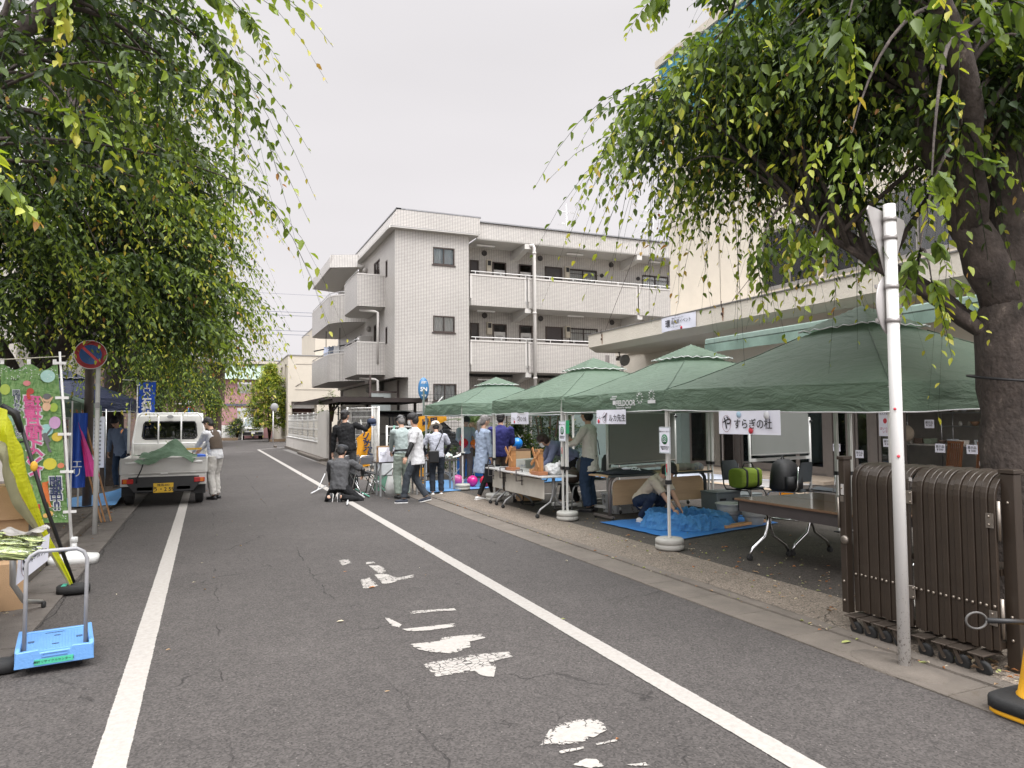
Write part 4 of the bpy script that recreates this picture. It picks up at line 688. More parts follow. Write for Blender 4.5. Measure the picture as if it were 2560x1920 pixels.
b = MB(); b.bb((-16.1, -.1, 5.2), (1.1, 12.4, 5.4)); b.build('roof_edge', mat('roof_grey', (.25, .24, .23), .6), t); b = MB(); b.bb((-1.9, -.25, 2.62), (-.9, -.01, 2.7)); b.bb((-2.6, -.02, 0), (-2.5, .0, 5.2)); b.build('canopy', TRIM, t); b = MB(); b.tube([(-.05, 2.4, 0), (-.05, 2.4, 5.3)], .05, 6); b.build('drainpipe', BRZ, t); b = MB(); b.bb((-1.8, -.02, .1), (-1., -.005, 2.3)); b.build('door', DARKP, t)
t = thing('pink_house', 'pale house glimpsed through the left trees behind the tents', 'building', (-6.2, 24, 0)); b = MB(); b.bb((-5, -2, 0), (1.6, 9, 6.4)); b.build('wall', mat('pale_house', (.45, .42, .38), .85), t); b = MB(); b.bb((-5.3, -2.3, 6.4), (1.9, 9.3, 6.6)); b.build('roof', mat('roof_grey', (.25, .24, .23), .6), t)
b = MB()
for k in range(5): b.bb((1.61, -1.5+k*2, 1.0), (1.64, -.4+k*2, 2.3)); b.bb((1.61, -1.5+k*2, 3.9), (1.64, -.4+k*2, 5.1))
b.build('window', _m['black_glass'], t)
t = thing('far_house', 'pale grey houses closing the view behind the left trees', 'building', (-12, 70, 0)); b = MB(); b.bb((-20, 0, 0), (11, 8, 6)); b.build('wall', mat('pale_house', (.45, .42, .38), .85), t)
# distant white wall with hedge, kerb bed, grey wall between
t = thing('white_fence', 'short white fence panels behind the round clipped shrub', 'fence', (1.9, 66.5, 0)); b = MB(); b.bb((-.9, 0, 0), (.8, .1, 1.25)); b.bb((.8, -1.5, 0), (.88, .1, 1.25)); b.build('panel', WS, t)
b = MB(); b.bb((-2, 63.6, 0), (2.35, 64, .22)); b.bb((4.4, 57.5, 0), (5.6, 57.8, .2)); tag(b.build('kerb', mat('tan_edging', (.2, .14, .09), .8)), kind='structure')
# small white van facing us at the end of the road
t = thing('parked_van', 'small white van with dark lower grille facing us at the far end of the road', 'van', (3.6, 67.2, 0), 0); pv = [(-2.1, .35), (-2.15, .8), (-2.05, 1.15), (-1.5, 1.85), (-1.2, 1.95), (2.0, 1.93), (2.15, .8), (2.1, .35)]
car_body(pv, 1.72, .1).build('body', mat('van_white', (.68, .68, .67), .3, coat=.5, var=.03), t); b = MB(); b.add([(-.72, -2.075, 1.17), (.72, -2.075, 1.17), (.64, -1.56, 1.83), (-.64, -1.56, 1.83)], [(0, 1, 2, 3)]); b.build('windscreen', mat('grey_glass', (.12, .15, .15), .08), t)
b = MB(); b.bb((-.8, -2.19, .42), (.8, -2.12, .66)); b.bb((-.5, -2.175, .78), (.5, -2.14, .92)); b.build('grille', BLACK, t, bevel=.02)
for s_ in (-1, 1): b = MB(); b.box((s_*.66, -2.14, .86), (.3, .07, .16)); b.build('headlight', mat('lamp_glass', (.55, .55, .52), .1), t, bevel=.02); b = MB(); b.box((s_*.97, -1.75, 1.25), (.14, .08, .22)); b.build('wing_mirror', BLACK, t, bevel=.02)
b = MB(); b.bb((-.16, -2.205, .5), (.16, -2.192, .64)); b.build('number_plate', WHITE, t); b = MB(); b.lathe((0, -2.18, .86), [(0, -.01), (.05, -.01), (.05, .01), (0, .01)], 10, R=Matrix.Rotation(pi/2, 3, 'X')); b.build('badge', CHROME, t)
for x in (-.76, .76):
    for y in (-1.35, 1.4): wheel(t, x, y, .31, .17)
# back of a traffic mirror or round sign on a pole at the corner
t = thing('road_sign', 'round grey sign back on a white pole at the far corner', 'sign', (4.35, 54, 0)); b = MB(); b.tube([(0, 0, 0), (0, 0, 2.8)], .04, 8); b.build('pole', WHITE, t); b = MB(); b.lathe((.08, -.06, 2.6), [(0, -.01), (.27, -.01), (.28, 0), (.27, .01), (0, .02)], 20, R=Matrix.Rotation(pi/2, 3, 'X')); b.build('disc', GREYP, t)
# small no-parking sign far left on the brick
t = thing('no_parking_sign', 'tiny distant no parking sign with a plate in front of the brown brick', 'sign', (-.95, 45, 0)); b = MB(); b.tube([(0, .03, 0), (0, .03, 2.7)], .03, 6); b.build('pole', GREYP, t)
b = MB(); b.lathe((0, 0, 2.2), [(0, -.01), (.27, -.01), (.27, .01), (0, .01)], 24, R=Matrix.Rotation(pi/2, 3, 'X')); b.build('red_rim', mat('sign_red', (.5, .03, .04), .4), t); b = MB(); b.lathe((0, -.015, 2.2), [(0, -.004), (.19, -.004), (.19, .004), (0, .004)], 24, R=Matrix.Rotation(pi/2, 3, 'X')); b.build('blue_disc', mat('sign_blue2', (.03, .12, .38), .4), t)
b = MB(); b.bb((-.26, -.01, 2.58), (.26, .005, 2.78)); b.build('plate', WHITE, t)
# overhead wires
for i, (z0, z1, lb) in enumerate(((10.75, 10.62, 'upper overhead wire of the left pair crossing the sky gap'), (10.45, 10.35, 'second overhead wire of the upper pair crossing the sky gap'), (9.2, 9.1, 'third overhead wire crossing the sky gap'), (8.95, 8.75, 'lowest overhead wire crossing the sky gap'), (12.2, 12.1, 'faint single highest overhead wire across the sky gap'))):
    b = MB(); b.tube([(-14+k*3, 60, lerp(z0, z1, k/10)-.25*sin(k/10*pi)) for k in range(11)], .02 if i < 4 else .012, 5); tag(b.build('overhead_wire', mat('wire_grey', (.12, .13, .18), .6)), lb, 'wire', 'overhead wires')
for i, (a, c, lb) in enumerate((((12., 20.37, 4.25), (14.25, 18.6, 11.3), 'thin stay wire rising from the hook at the canopy end'), ((12., 14.36, 4.25), (14.28, 14.0, 6.9), 'thin stay wire rising from the hook over the awning'))):
    b = MB(); b.tube([a, c], .008, 4); tag(b.build('stay_wire', BRZ), lb, 'wire')
# ================================================================ TREES
def leafmat():
    m = bpy.data.materials.new('zelkova_leaf'); m.use_nodes = True; nt = m.node_tree; b = nt.nodes['Principled BSDF']; L = nt.links.new; o = nt.nodes['Material Output']
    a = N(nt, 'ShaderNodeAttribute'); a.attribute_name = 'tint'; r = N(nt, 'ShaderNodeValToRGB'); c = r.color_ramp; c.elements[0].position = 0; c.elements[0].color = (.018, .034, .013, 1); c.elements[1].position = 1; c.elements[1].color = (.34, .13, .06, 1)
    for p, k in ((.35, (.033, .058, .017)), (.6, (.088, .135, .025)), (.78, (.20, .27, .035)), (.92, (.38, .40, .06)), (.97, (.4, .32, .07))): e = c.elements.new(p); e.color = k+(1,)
    L(a.outputs['Fac'], r.inputs[0]); L(r.outputs[0], b.inputs['Base Color']); b.inputs['Roughness'].default_value = .5; b.inputs['Specular IOR Level'].default_value = .35
    t = N(nt, 'ShaderNodeBsdfTranslucent'); g = N(nt, 'ShaderNodeMix', data_type='RGBA', blend_type='MULTIPLY'); g.inputs[0].default_value = 1; L(r.outputs[0], g.inputs[6]); g.inputs[7].default_value = (1.6, 1.6, .6, 1); L(g.outputs[2], t.inputs[0])
    s = N(nt, 'ShaderNodeMixShader'); s.inputs[0].default_value = .34; L(b.outputs[0], s.inputs[1]); L(t.outputs[0], s.inputs[2]); L(s.outputs[0], o.inputs[0]); return m
LEAF = leafmat()
BARK = mat('zelkova_bark', (.06, .047, .04), .95, var=.5, vs=9, bump=1, bs=30, dirt=((.17, .14, .115), 9., .62), aniso=(1, 1, .7)); TWIG = mat('twig', (.07, .045, .03), .8)
def unit(a): return a/np.maximum(np.linalg.norm(a, axis=-1, keepdims=True), 1e-6)
def make_leaves(name, S, D, Ln, nl, ll, droop, tint0, parent, rg, m=LEAF, wid=.5, stems=True, hang=.55):
    n = len(S); k = np.arange(nl); t = (k+.6)/nl; T = t[None, :, None]; L_ = Ln[:, None, None]; g = np.array([0, 0, -1.])
    P = S[:, None]+D[:, None]*L_*T+g*droop[:, None, None]*L_*T**2; tan = unit(D[:, None]+g*2*droop[:, None, None]*T)
    side = np.cross(tan, unit(rg.normal(size=(n, 1, 3))*.45+np.array([0, 0, 1.]))); side = unit(side); sg = np.where(k % 2 == 0, 1., -1.)[None, :, None]
    ax = unit(side*sg*.85+tan*.55+g*hang+rg.normal(size=(n, nl, 3))*.22); nrm = unit(np.cross(ax, np.cross(np.array([0, 0, 1.])+rg.normal(size=(n, nl, 3))*.35, ax)))
    lat = unit(np.cross(ax, nrm)); sz = ll*(1.08-.5*t[None, :, None]**3)*rg.uniform(.6, 1.2, (n, nl, 1))*rg.uniform(.8, 1.2, (n, 1, 1)); w_ = sz*wid
    q = lambda a, l, h: P+ax*sz*a+lat*w_*l+nrm*sz*h
    V = np.stack([q(0, 0, 0), q(.3, .5, .07), q(.68, .36, .03), q(1., 0, -.13), q(.68, -.36, .03), q(.3, -.5, .07)], 2).reshape(-1, 3); NL = n*nl
    base = (np.arange(NL)*6)[:, None]; F = np.concatenate([base+np.array([0, 1, 2, 3]), base+np.array([0, 3, 4, 5])], 1).reshape(-1, 4)
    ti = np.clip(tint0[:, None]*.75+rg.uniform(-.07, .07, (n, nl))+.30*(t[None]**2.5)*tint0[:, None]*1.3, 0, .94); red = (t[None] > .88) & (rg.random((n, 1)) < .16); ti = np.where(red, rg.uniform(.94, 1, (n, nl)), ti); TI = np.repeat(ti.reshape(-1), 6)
    if stems:
        ks = 5; tt = np.linspace(0, 1, ks)[None, :, None]; C = S[:, None]+D[:, None]*L_*tt+g*droop[:, None, None]*L_*tt**2; off = unit(np.cross(unit(D), np.array([.3, .2, 1.])))[:, None]*.0022*(1.3-tt)*(ll/.06)
        up = np.array([0, 0, .0022])*(ll/.06); SV = np.stack([C-off, C+off, C+up], 2).reshape(-1, 3); b0 = len(V); bi = (np.arange(n)[:, None]*ks*3+np.arange(ks-1)[None]*3).reshape(-1, 1)+b0
        F = np.concatenate([F]+[bi+np.array(q_) for q_ in ([0, 1, 4, 3], [1, 2, 5, 4], [2, 0, 3, 5])]); V = np.concatenate([V, SV]); TI = np.concatenate([TI, np.full(len(SV), .0)])
    me = bpy.data.meshes.new(name); me.vertices.add(len(V)); me.vertices.foreach_set('co', V.reshape(-1).astype(np.float32)); me.loops.add(len(F)*4); me.loops.foreach_set('vertex_index', F.reshape(-1).astype(np.int32)); me.polygons.add(len(F)); me.polygons.foreach_set('loop_start', (np.arange(len(F))*4).astype(np.int32))
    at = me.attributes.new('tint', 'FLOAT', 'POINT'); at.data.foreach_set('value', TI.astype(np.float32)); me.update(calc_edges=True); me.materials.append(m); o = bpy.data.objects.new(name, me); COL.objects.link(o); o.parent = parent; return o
def bez(a, b_, c, d, n=8): return [a*(1-t)**3+b_*3*t*(1-t)**2+c*3*t*t*(1-t)+d*t**3 for t in [i/n for i in range(n+1)]]
def tree(label, base, limbs, r0, crown, seed, ll=.065, lmul=1., flare=1.35, cluster=None, name='zelkova_tree', sprays=()):
    rg = np.random.default_rng(seed); rd = random.Random(seed); t = thing(name, label, 'tree', base); b = MB(); lp = []
    for (pts, ra, rb) in limbs:
        P = [Vector(p) for p in pts]; Q = []
        for i in range(len(P)-1):
            for k in range(5): Q.append(P[i].lerp(P[i+1], k/5)+Vector((rd.gauss(0, .012), rd.gauss(0, .012), 0)))
        Q.append(P[-1]); n = len(Q); rr = [lerp(ra, rb, (i/(n-1))**.8)*(1+.05*rd.uniform(-1, 1)) for i in range(n)]
        if ra == r0: rr[0] *= flare; rr[1] *= 1+(flare-1)*.35
        b.tube(Q, rr, 14 if ra > .1 else 8); lp += Q[len(Q)//3:] if ra != r0 else []
    S = []; D = []; LN = []; DR = []; TN = []
    for (cx, cy, R, zr, zt, nb, ns, a0, a1, rmin) in crown:
        for i in range(nb):
            th = radians(rd.uniform(a0, a1)); rad = R*(rmin+(1-rmin)*rd.random()**.7); q = rad/R; z = zr+(zt-zr)*(1-q**4.5)**.8*rd.uniform(.05, 1)+rd.uniform(-.2, .25)
            tgt = Vector((cx+rad*cos(th), cy+rad*sin(th), z)); src = min((lp[rd.randrange(len(lp))] for _ in range(6)), key=lambda v: (v-tgt).length+(2 if v.z > tgt.z+.6 else 0)); v = tgt-src; h = Vector((v.x, v.y, 0))
            c = bez(src, src+h*.25+Vector((0, 0, max(.3, v.z*.6))), src+h*.7+Vector((0, 0, v.z+.35)), tgt, 9); b.tube(c, [lerp(.028, .005, (k/9)**.7) for k in range(10)], 5, cap=False)
            for s_ in range(ns):
                u = 1-rd.random()**1.25*.72; k = min(8, int(u*9)); p = c[k].lerp(c[k+1], u*9-k) if k < 9 else c[9]; tg = (c[min(9, k+1)]-c[k]).normalized(); a = rd.uniform(0, 2*pi); dd = (tg*.7+Vector((cos(a), sin(a), rd.uniform(-.25, .45)))*.8).normalized()
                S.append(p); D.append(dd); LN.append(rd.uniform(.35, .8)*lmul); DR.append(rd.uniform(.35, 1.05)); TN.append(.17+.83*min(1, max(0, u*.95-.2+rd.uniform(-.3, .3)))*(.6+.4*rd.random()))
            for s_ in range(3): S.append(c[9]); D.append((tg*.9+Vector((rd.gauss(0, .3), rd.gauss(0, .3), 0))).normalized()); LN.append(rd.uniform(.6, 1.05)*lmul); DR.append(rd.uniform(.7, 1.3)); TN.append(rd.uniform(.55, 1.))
    for (a, c_) in sprays:
        a = Vector(a)-Vector(base); c_ = Vector(c_)-Vector(base); src = min(lp, key=lambda v: (v-a).length); L_ = (c_-a).length; q = bez(src, src.lerp(a, .4)+Vector((0, 0, .35)), src.lerp(a, .8)+Vector((0, 0, .3)), a, 8); b.tube(q, [lerp(.018, .004, k/8) for k in range(9)], 5, cap=False)
        for j in range(4):
            jt = Vector((rd.gauss(0, .1), rd.gauss(0, .1), rd.gauss(0, .06)))*(j > 0); dr = rd.uniform(.4, .8); S.append(a+jt*.8); D.append((c_-a+jt*1.2)/L_+Vector((0, 0, dr))); LN.append(L_*(1 if j == 0 else rd.uniform(.5, .9))); DR.append(dr); TN.append(rd.uniform(.62, 1.05))
    b.build('trunk', BARK, t, recalc=False)
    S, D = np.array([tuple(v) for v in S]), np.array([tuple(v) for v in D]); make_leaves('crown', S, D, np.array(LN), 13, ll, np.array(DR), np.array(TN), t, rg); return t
# street trees on the left, crowns drooping over the road
def limbset(r, h, spread, seed, ang=None):
    rd = random.Random(seed); L_ = [([(0, 0, -.1), (.04, 0, h*.5), (0, .05, h)], r, r*.78)]; k = 5
    for i in range(k):
        a = (ang or 0)+i*2*pi/k+rd.uniform(-.3, .3); s_ = spread*rd.uniform(.7, 1.05); z = h+rd.uniform(2., 3.2); L_.append(([(0, 0, h-.25), (cos(a)*s_*.28, sin(a)*s_*.28, h+.8), (cos(a)*s_*.6, sin(a)*s_*.6, z-.6), (cos(a)*s_, sin(a)*s_, z)], r*.6, .05))
    return L_
tree('street tree whose crown hangs over the near left corner, its trunk out of view', (-2.5, 6.6, 0), limbset(.24, 2.6, 1.8, 3), .24, [(.35, .5, 2.6, 3.8, 7.0, 60, 13, -60, 200, .3)], 21, .10, sprays=(((-0.97,3.84,2.73),(-0.71,3.74,2.47)),((-0.9,5.14,4.31),(-0.91,5.17,3.85)),((0.07,5.78,4.96),(0.82,5.5,4.19)),((0.2,6.05,4.95),(0.51,5.95,4.36)),((0.01,4.85,4.46),(0.54,4.64,4.2)),((-0.96,5.74,3.79),(-0.85,5.72,3.26)),((-0.27,7.05,4.34),(-0.16,7.04,3.53)),((-0.72,6.7,4.27),(-0.52,6.65,3.52)),))
tree('large leaning street tree behind the green banner with low forking limbs', (-2.45, 13.0, 0), [([(0, 0, -.1), (-.05, 0, 1.2), (-.15, -.1, 2.0)], .27, .24), ([(-.15, -.1, 1.9), (-.5, -.7, 2.9), (-.75, -1.3, 4.2), (-.8, -1.7, 6)], .2, .06), ([(-.15, -.1, 1.9), (.4, 0, 2.8), (1.0, -.2, 4.0), (1.6, -.4, 5.2)], .19, .06), ([(-.15, -.1, 1.9), (.0, .8, 3.1), (.3, 1.6, 4.6)], .17, .05), ([(-.15, -.1, 1.9), (-1.0, .2, 2.9), (-1.8, .5, 4.5)], .17, .05), ([(-.6, -.9, 3.4), (0, -1.6, 4.6), (.7, -2.3, 5.6)], .1, .04)], .27,
     [(.1, -.3, 2.85, 2.8, 8.6, 165, 15, -150, 110, .2), (.6, -1.0, 2.15, 3.0, 7.5, 75, 15, -100, 60, .6), (-.5, .3, 2.6, 3.2, 7, 50, 12, 90, 270, .3)], 22, .098, 1.15, sprays=(((0.16,10.12,4.54),(1.06,9.78,3.73)),((0.06,9.61,4.79),(0.54,9.46,3.67)),((-0.68,9.97,3.78),(-0.43,9.91,3.07)),((-1.28,10.24,3.69),(-0.85,10.09,2.97)),((-1.6,10.4,3.18),(-1.54,10.42,2.47)),))
tree('mossy trunked street tree standing directly left of the white pickup', (-2.12, 19.4, 0), [([(0, 0, -.1), (.05, 0, 1.4), (.02, 0, 2.7), (.2, -.2, 3.8)], .26, .17), ([(.1, 0, 2.7), (.9, -.3, 4), (1.7, -.6, 5.6)], .15, .05), ([(.1, 0, 2.8), (-.8, -.6, 4.2), (-1.3, -1, 6)], .14, .05), ([(.1, 0, 2.9), (.3, 1., 4.3), (.7, 1.8, 6)], .13, .05), ([(.2, -.2, 3.8), (.3, -.6, 5.2), (.4, -.9, 7)], .14, .05)], .26, [(.0, 0, 2.45, 2.8, 9.5, 125, 15, -150, 110, .3)], 23, .098, 1.1)
tree('third street tree with dark forked trunk behind the blue flag', (-1.95, 26.5, 0), limbset(.27, 2.4, 1.6, 8, .4), .27, [(.0, 0, 2.3, 2.6, 10, 90, 15, -150, 100, .35)], 24, .1, 1.25)
tree('fourth street tree with yellow green weeping crown in front of the brick building', (-2.0, 33.5, 0), limbset(.27, 2.6, 1.7, 9, .1), .27, [(.0, 0, 2.3, 2.2, 9.6, 90, 15, -150, 100, .4)], 25, .12, 1.4)
# the big tree behind the brown gate
tree('big dark trunked tree behind the brown folding gate, crown over the tents', (5.62, 3.42, 0), [([(0, 0, -.1), (-.02, 0, 1.2), (-.05, 0, 2.2), (-.02, 0, 2.6), (.05, .03, 3.1), (.15, .08, 3.8)], .31, .15), ([(-.08, 0, 2.4), (-.35, .15, 3.2), (-.62, .3, 4.2), (-.9, .5, 6.2)], .17, .07), ([(.04, 0, 2.3), (.25, .1, 3.4), (.45, .3, 5), (.3, .6, 6.5)], .2, .08), ([(-.12, 0, 2.1), (-.4, .4, 2.55), (-.7, .8, 2.9), (-1.0, 1.1, 3.3)], .06, .02), ([(-.3, .1, 3.0), (-.9, -.3, 3.9), (-1.7, -.5, 4.8)], .12, .05), ([(-.1, .1, 2.2), (-.3, 1.0, 3.0), (-.6, 2.2, 4.2), (-.9, 3.2, 5.0)], .08, .04)], .31,
     [(.25, .75, 1.62, 4.3, 7.4, 115, 16, -180, 180, .2), (-.5, 1.2, 1.75, 4.25, 4.6, 58, 12, 60, 250, .3), (.5, .3, 1.5, 3.7, 4.6, 30, 12, 90, 270, .2)], 26, .095, 1.1, sprays=(((3.56,5.07,4.53),(2.93,5.4,3.42)),((3.39,4.94,4.27),(2.96,5.18,3.23)),((3.64,4.86,3.69),(3.34,5.03,2.95)),((3.18,4.45,4.88),(2.93,4.58,4.51)),((2.96,2.54,3.61),(2.98,2.56,3.19)),((3.2,2.44,3.67),(3.41,2.37,3.32)),((3.17,2.28,2.73),(3.25,2.26,2.44)),((3.48,2.99,3.26),(3.38,3.07,2.67)),((3.36,2.16,3.59),(3.5,2.11,3.34)),((4.23,3.14,2.67),(4.21,3.17,2.31)),((3.76,3.76,2.94),(3.72,3.81,2.38)),((3.7,4.01,2.82),(3.82,3.99,2.29)),((3.92,3.7,2.83),(3.85,3.76,2.27)),((4.3,3.12,2.46),(4.43,3.09,1.94)),))
# bushy yellow green tree at the far end
def bush(label, base, R, h, n, ll, seed, name='shrub', cat='shrub', tint=(.4, .9), stemh=.5, m=None, zmin=.15, cl=1.):
    rg = np.random.default_rng(seed); t = thing(name, label, cat, base); b = MB()
    for k in range(7): a = k*.9; b.tube([(0, 0, -.05), (cos(a)*R*.25, sin(a)*R*.25, h*.4), (cos(a)*R*.45, sin(a)*R*.45, h*.8)], [.05*cl, .03*cl, .01], 6)
    b.build('stem', TWIG, t, recalc=False); th = rg.uniform(0, 2*pi, n); z = rg.uniform(zmin, 1, n)**.9; pr = np.sin(np.clip(z*1.0+.12, 0, 1)*pi)**.5*(1+.22*np.sin(th*3+z*9)+.15*np.sin(th*5-z*7)); rr = R*pr*rg.uniform(.55, 1, n)
    S = np.stack([rr*np.cos(th), rr*np.sin(th), z*h], 1); D = unit(np.stack([np.cos(th), np.sin(th), rg.uniform(-.2, 1., n)], 1)+rg.normal(size=(n, 3))*.4)
    make_leaves('foliage', S, D, rg.uniform(2.5, 5, n)*ll, 7, ll, rg.uniform(.1, .5, n), rg.uniform(*tint, n), t, rg, stems=False, hang=.2); return t
bush('bushy yellow green tree beside the far beige building', (4.45, 58.5, 0), 1.25, 5.9, 2600, .16, 31, 'bushy_tree', 'tree', (.6, 1.05))
bush('small round clipped green shrub before the far white fence', (2.35, 65.6, .2), .75, 1.5, 500, .12, 32, tint=(.2, .5)); bush('straggly climber poking up over the carport edge', (4.35, 27.6, 1.6), .35, 1.1, 60, .07, 33, 'climbing_plant', 'plant', (.4, .8))
bush('dense dark green bush left of the storage shed', (8.6, 17.6, 0), .85, 2.45, 900, .08, 34, tint=(.0, .35)); bush('light green leafy shrub behind the blue balloon', (7.6, 17.6, 0), .75, 1.45, 420, .08, 35, tint=(.4, .8)); bush('small leafy shrub between the balloon holder and the sun hat', (5.5, 18.6, 0), .4, 1.35, 160, .07, 36, tint=(.3, .7)); bush('low shrub under the palm by the black fence', (6.7, 18.7, 0), .6, 1.0, 240, .08, 37, tint=(.3, .6))
t = thing('palm_tree', 'small palm with shaggy trunk behind the balloon holder', 'palm', (6.7, 18.3, 0)); b = MB(); b.lathe((0, 0, 0), [(.17, 0), (.16, .9), (.2, 1.3), (.12, 1.5), (0, 1.52)], 12); 
for k in range(70): a = k*2.4; z = .3+k*.016; b.add([(cos(a)*.15, sin(a)*.15, z), (cos(a+.25)*.15, sin(a+.25)*.15, z), (cos(a+.1)*.26, sin(a+.1)*.26, z+.09)], [(0, 1, 2)])
b.build('trunk', mat('palm_bark', (.12, .08, .05), .95), t, recalc=False); b = MB()
for k in range(20):
    a = k*2.4; el = .25+(k % 5)*.28; L_ = .85; P = [Vector((cos(a)*L_*s*cos(el*(1-s*.6)), sin(a)*L_*s*cos(el*(1-s*.6)), 1.48+L_*s*sin(el)-.35*s*s)) for s in [i/8 for i in range(9)]]
    b.tube(P, .007, 4, cap=False)
    for i in range(1, 9):
        for j in (0, .5):
            p = P[i-1].lerp(P[i], j); d = (P[i]-P[i-1]).normalized()
            for sg in (-1, 1): s_ = d.cross(Vector((0, 0, 1))).normalized()*sg; q = p+(s_*.8+d*.8)*.17+Vector((0, 0, -.03)); b.add([p, p+d*.02, q], [(0, 1, 2)])
b.build('fronds', mat('palm_leaf', (.10, .16, .04), .5, trans=.3), t, recalc=False)
# ================================================================ TENTS AND STALLS
def clothmat(name, rgb, tr=.25, rough=.55, ws=3., bd=.02):
    m = mat(name, rgb, rough, var=.06, vs=1.5, spec=.4); nt = m.node_tree; b = nt.nodes['Principled BSDF']; L = nt.links.new; o = nt.nodes['Material Output']
    tc = N(nt, 'ShaderNodeTexCoord'); n = N(nt, 'ShaderNodeTexNoise'); n.inputs['Scale'].default_value = ws; n.inputs['Detail'].default_value = 3; n.inputs['Distortion'].default_value = 1.6; mp = N(nt, 'ShaderNodeMapping'); mp.inputs['Scale'].default_value = (1, 1, 3.2); L(tc.outputs['Object'], mp.inputs[0]); L(mp.outputs[0], n.inputs[0])
    v = N(nt, 'ShaderNodeTexNoise', noise_type='RIDGED_MULTIFRACTAL') if False else N(nt, 'ShaderNodeTexNoise'); v.inputs['Scale'].default_value = ws*3; v.inputs['Detail'].default_value = 4; v.inputs['Distortion'].default_value = 2.5; L(mp.outputs[0], v.inputs[0])
    a = N(nt, 'ShaderNodeMath', operation='MULTIPLY_ADD'); L(v.outputs[0], a.inputs[0]); a.inputs[1].default_value = .3; L(n.outputs[0], a.inputs[2])
    bp = N(nt, 'ShaderNodeBump'); bp.inputs['Strength'].default_value = .9; bp.inputs['Distance'].default_value = bd; L(a.outputs[0], bp.inputs['Height']); L(bp.outputs[0], b.inputs['Normal'])
    if tr:
        t = N(nt, 'ShaderNodeBsdfTranslucent'); t.inputs[0].default_value = tuple(min(1, c*1.8) for c in rgb)+(1,); s = N(nt, 'ShaderNodeMixShader'); s.inputs[0].default_value = tr; L(b.outputs[0], s.inputs[1]); L(t.outputs[0], s.inputs[2]); L(s.outputs[0], o.inputs[0])
    return m
GREEN = clothmat('tent_green', (.128, .185, .132), .34, ws=1.8, bd=.06); NAVY = clothmat('tent_navy', (.03, .038, .08), bd=.05); HEM = mat('white_hem', (.6, .6, .6), .7)
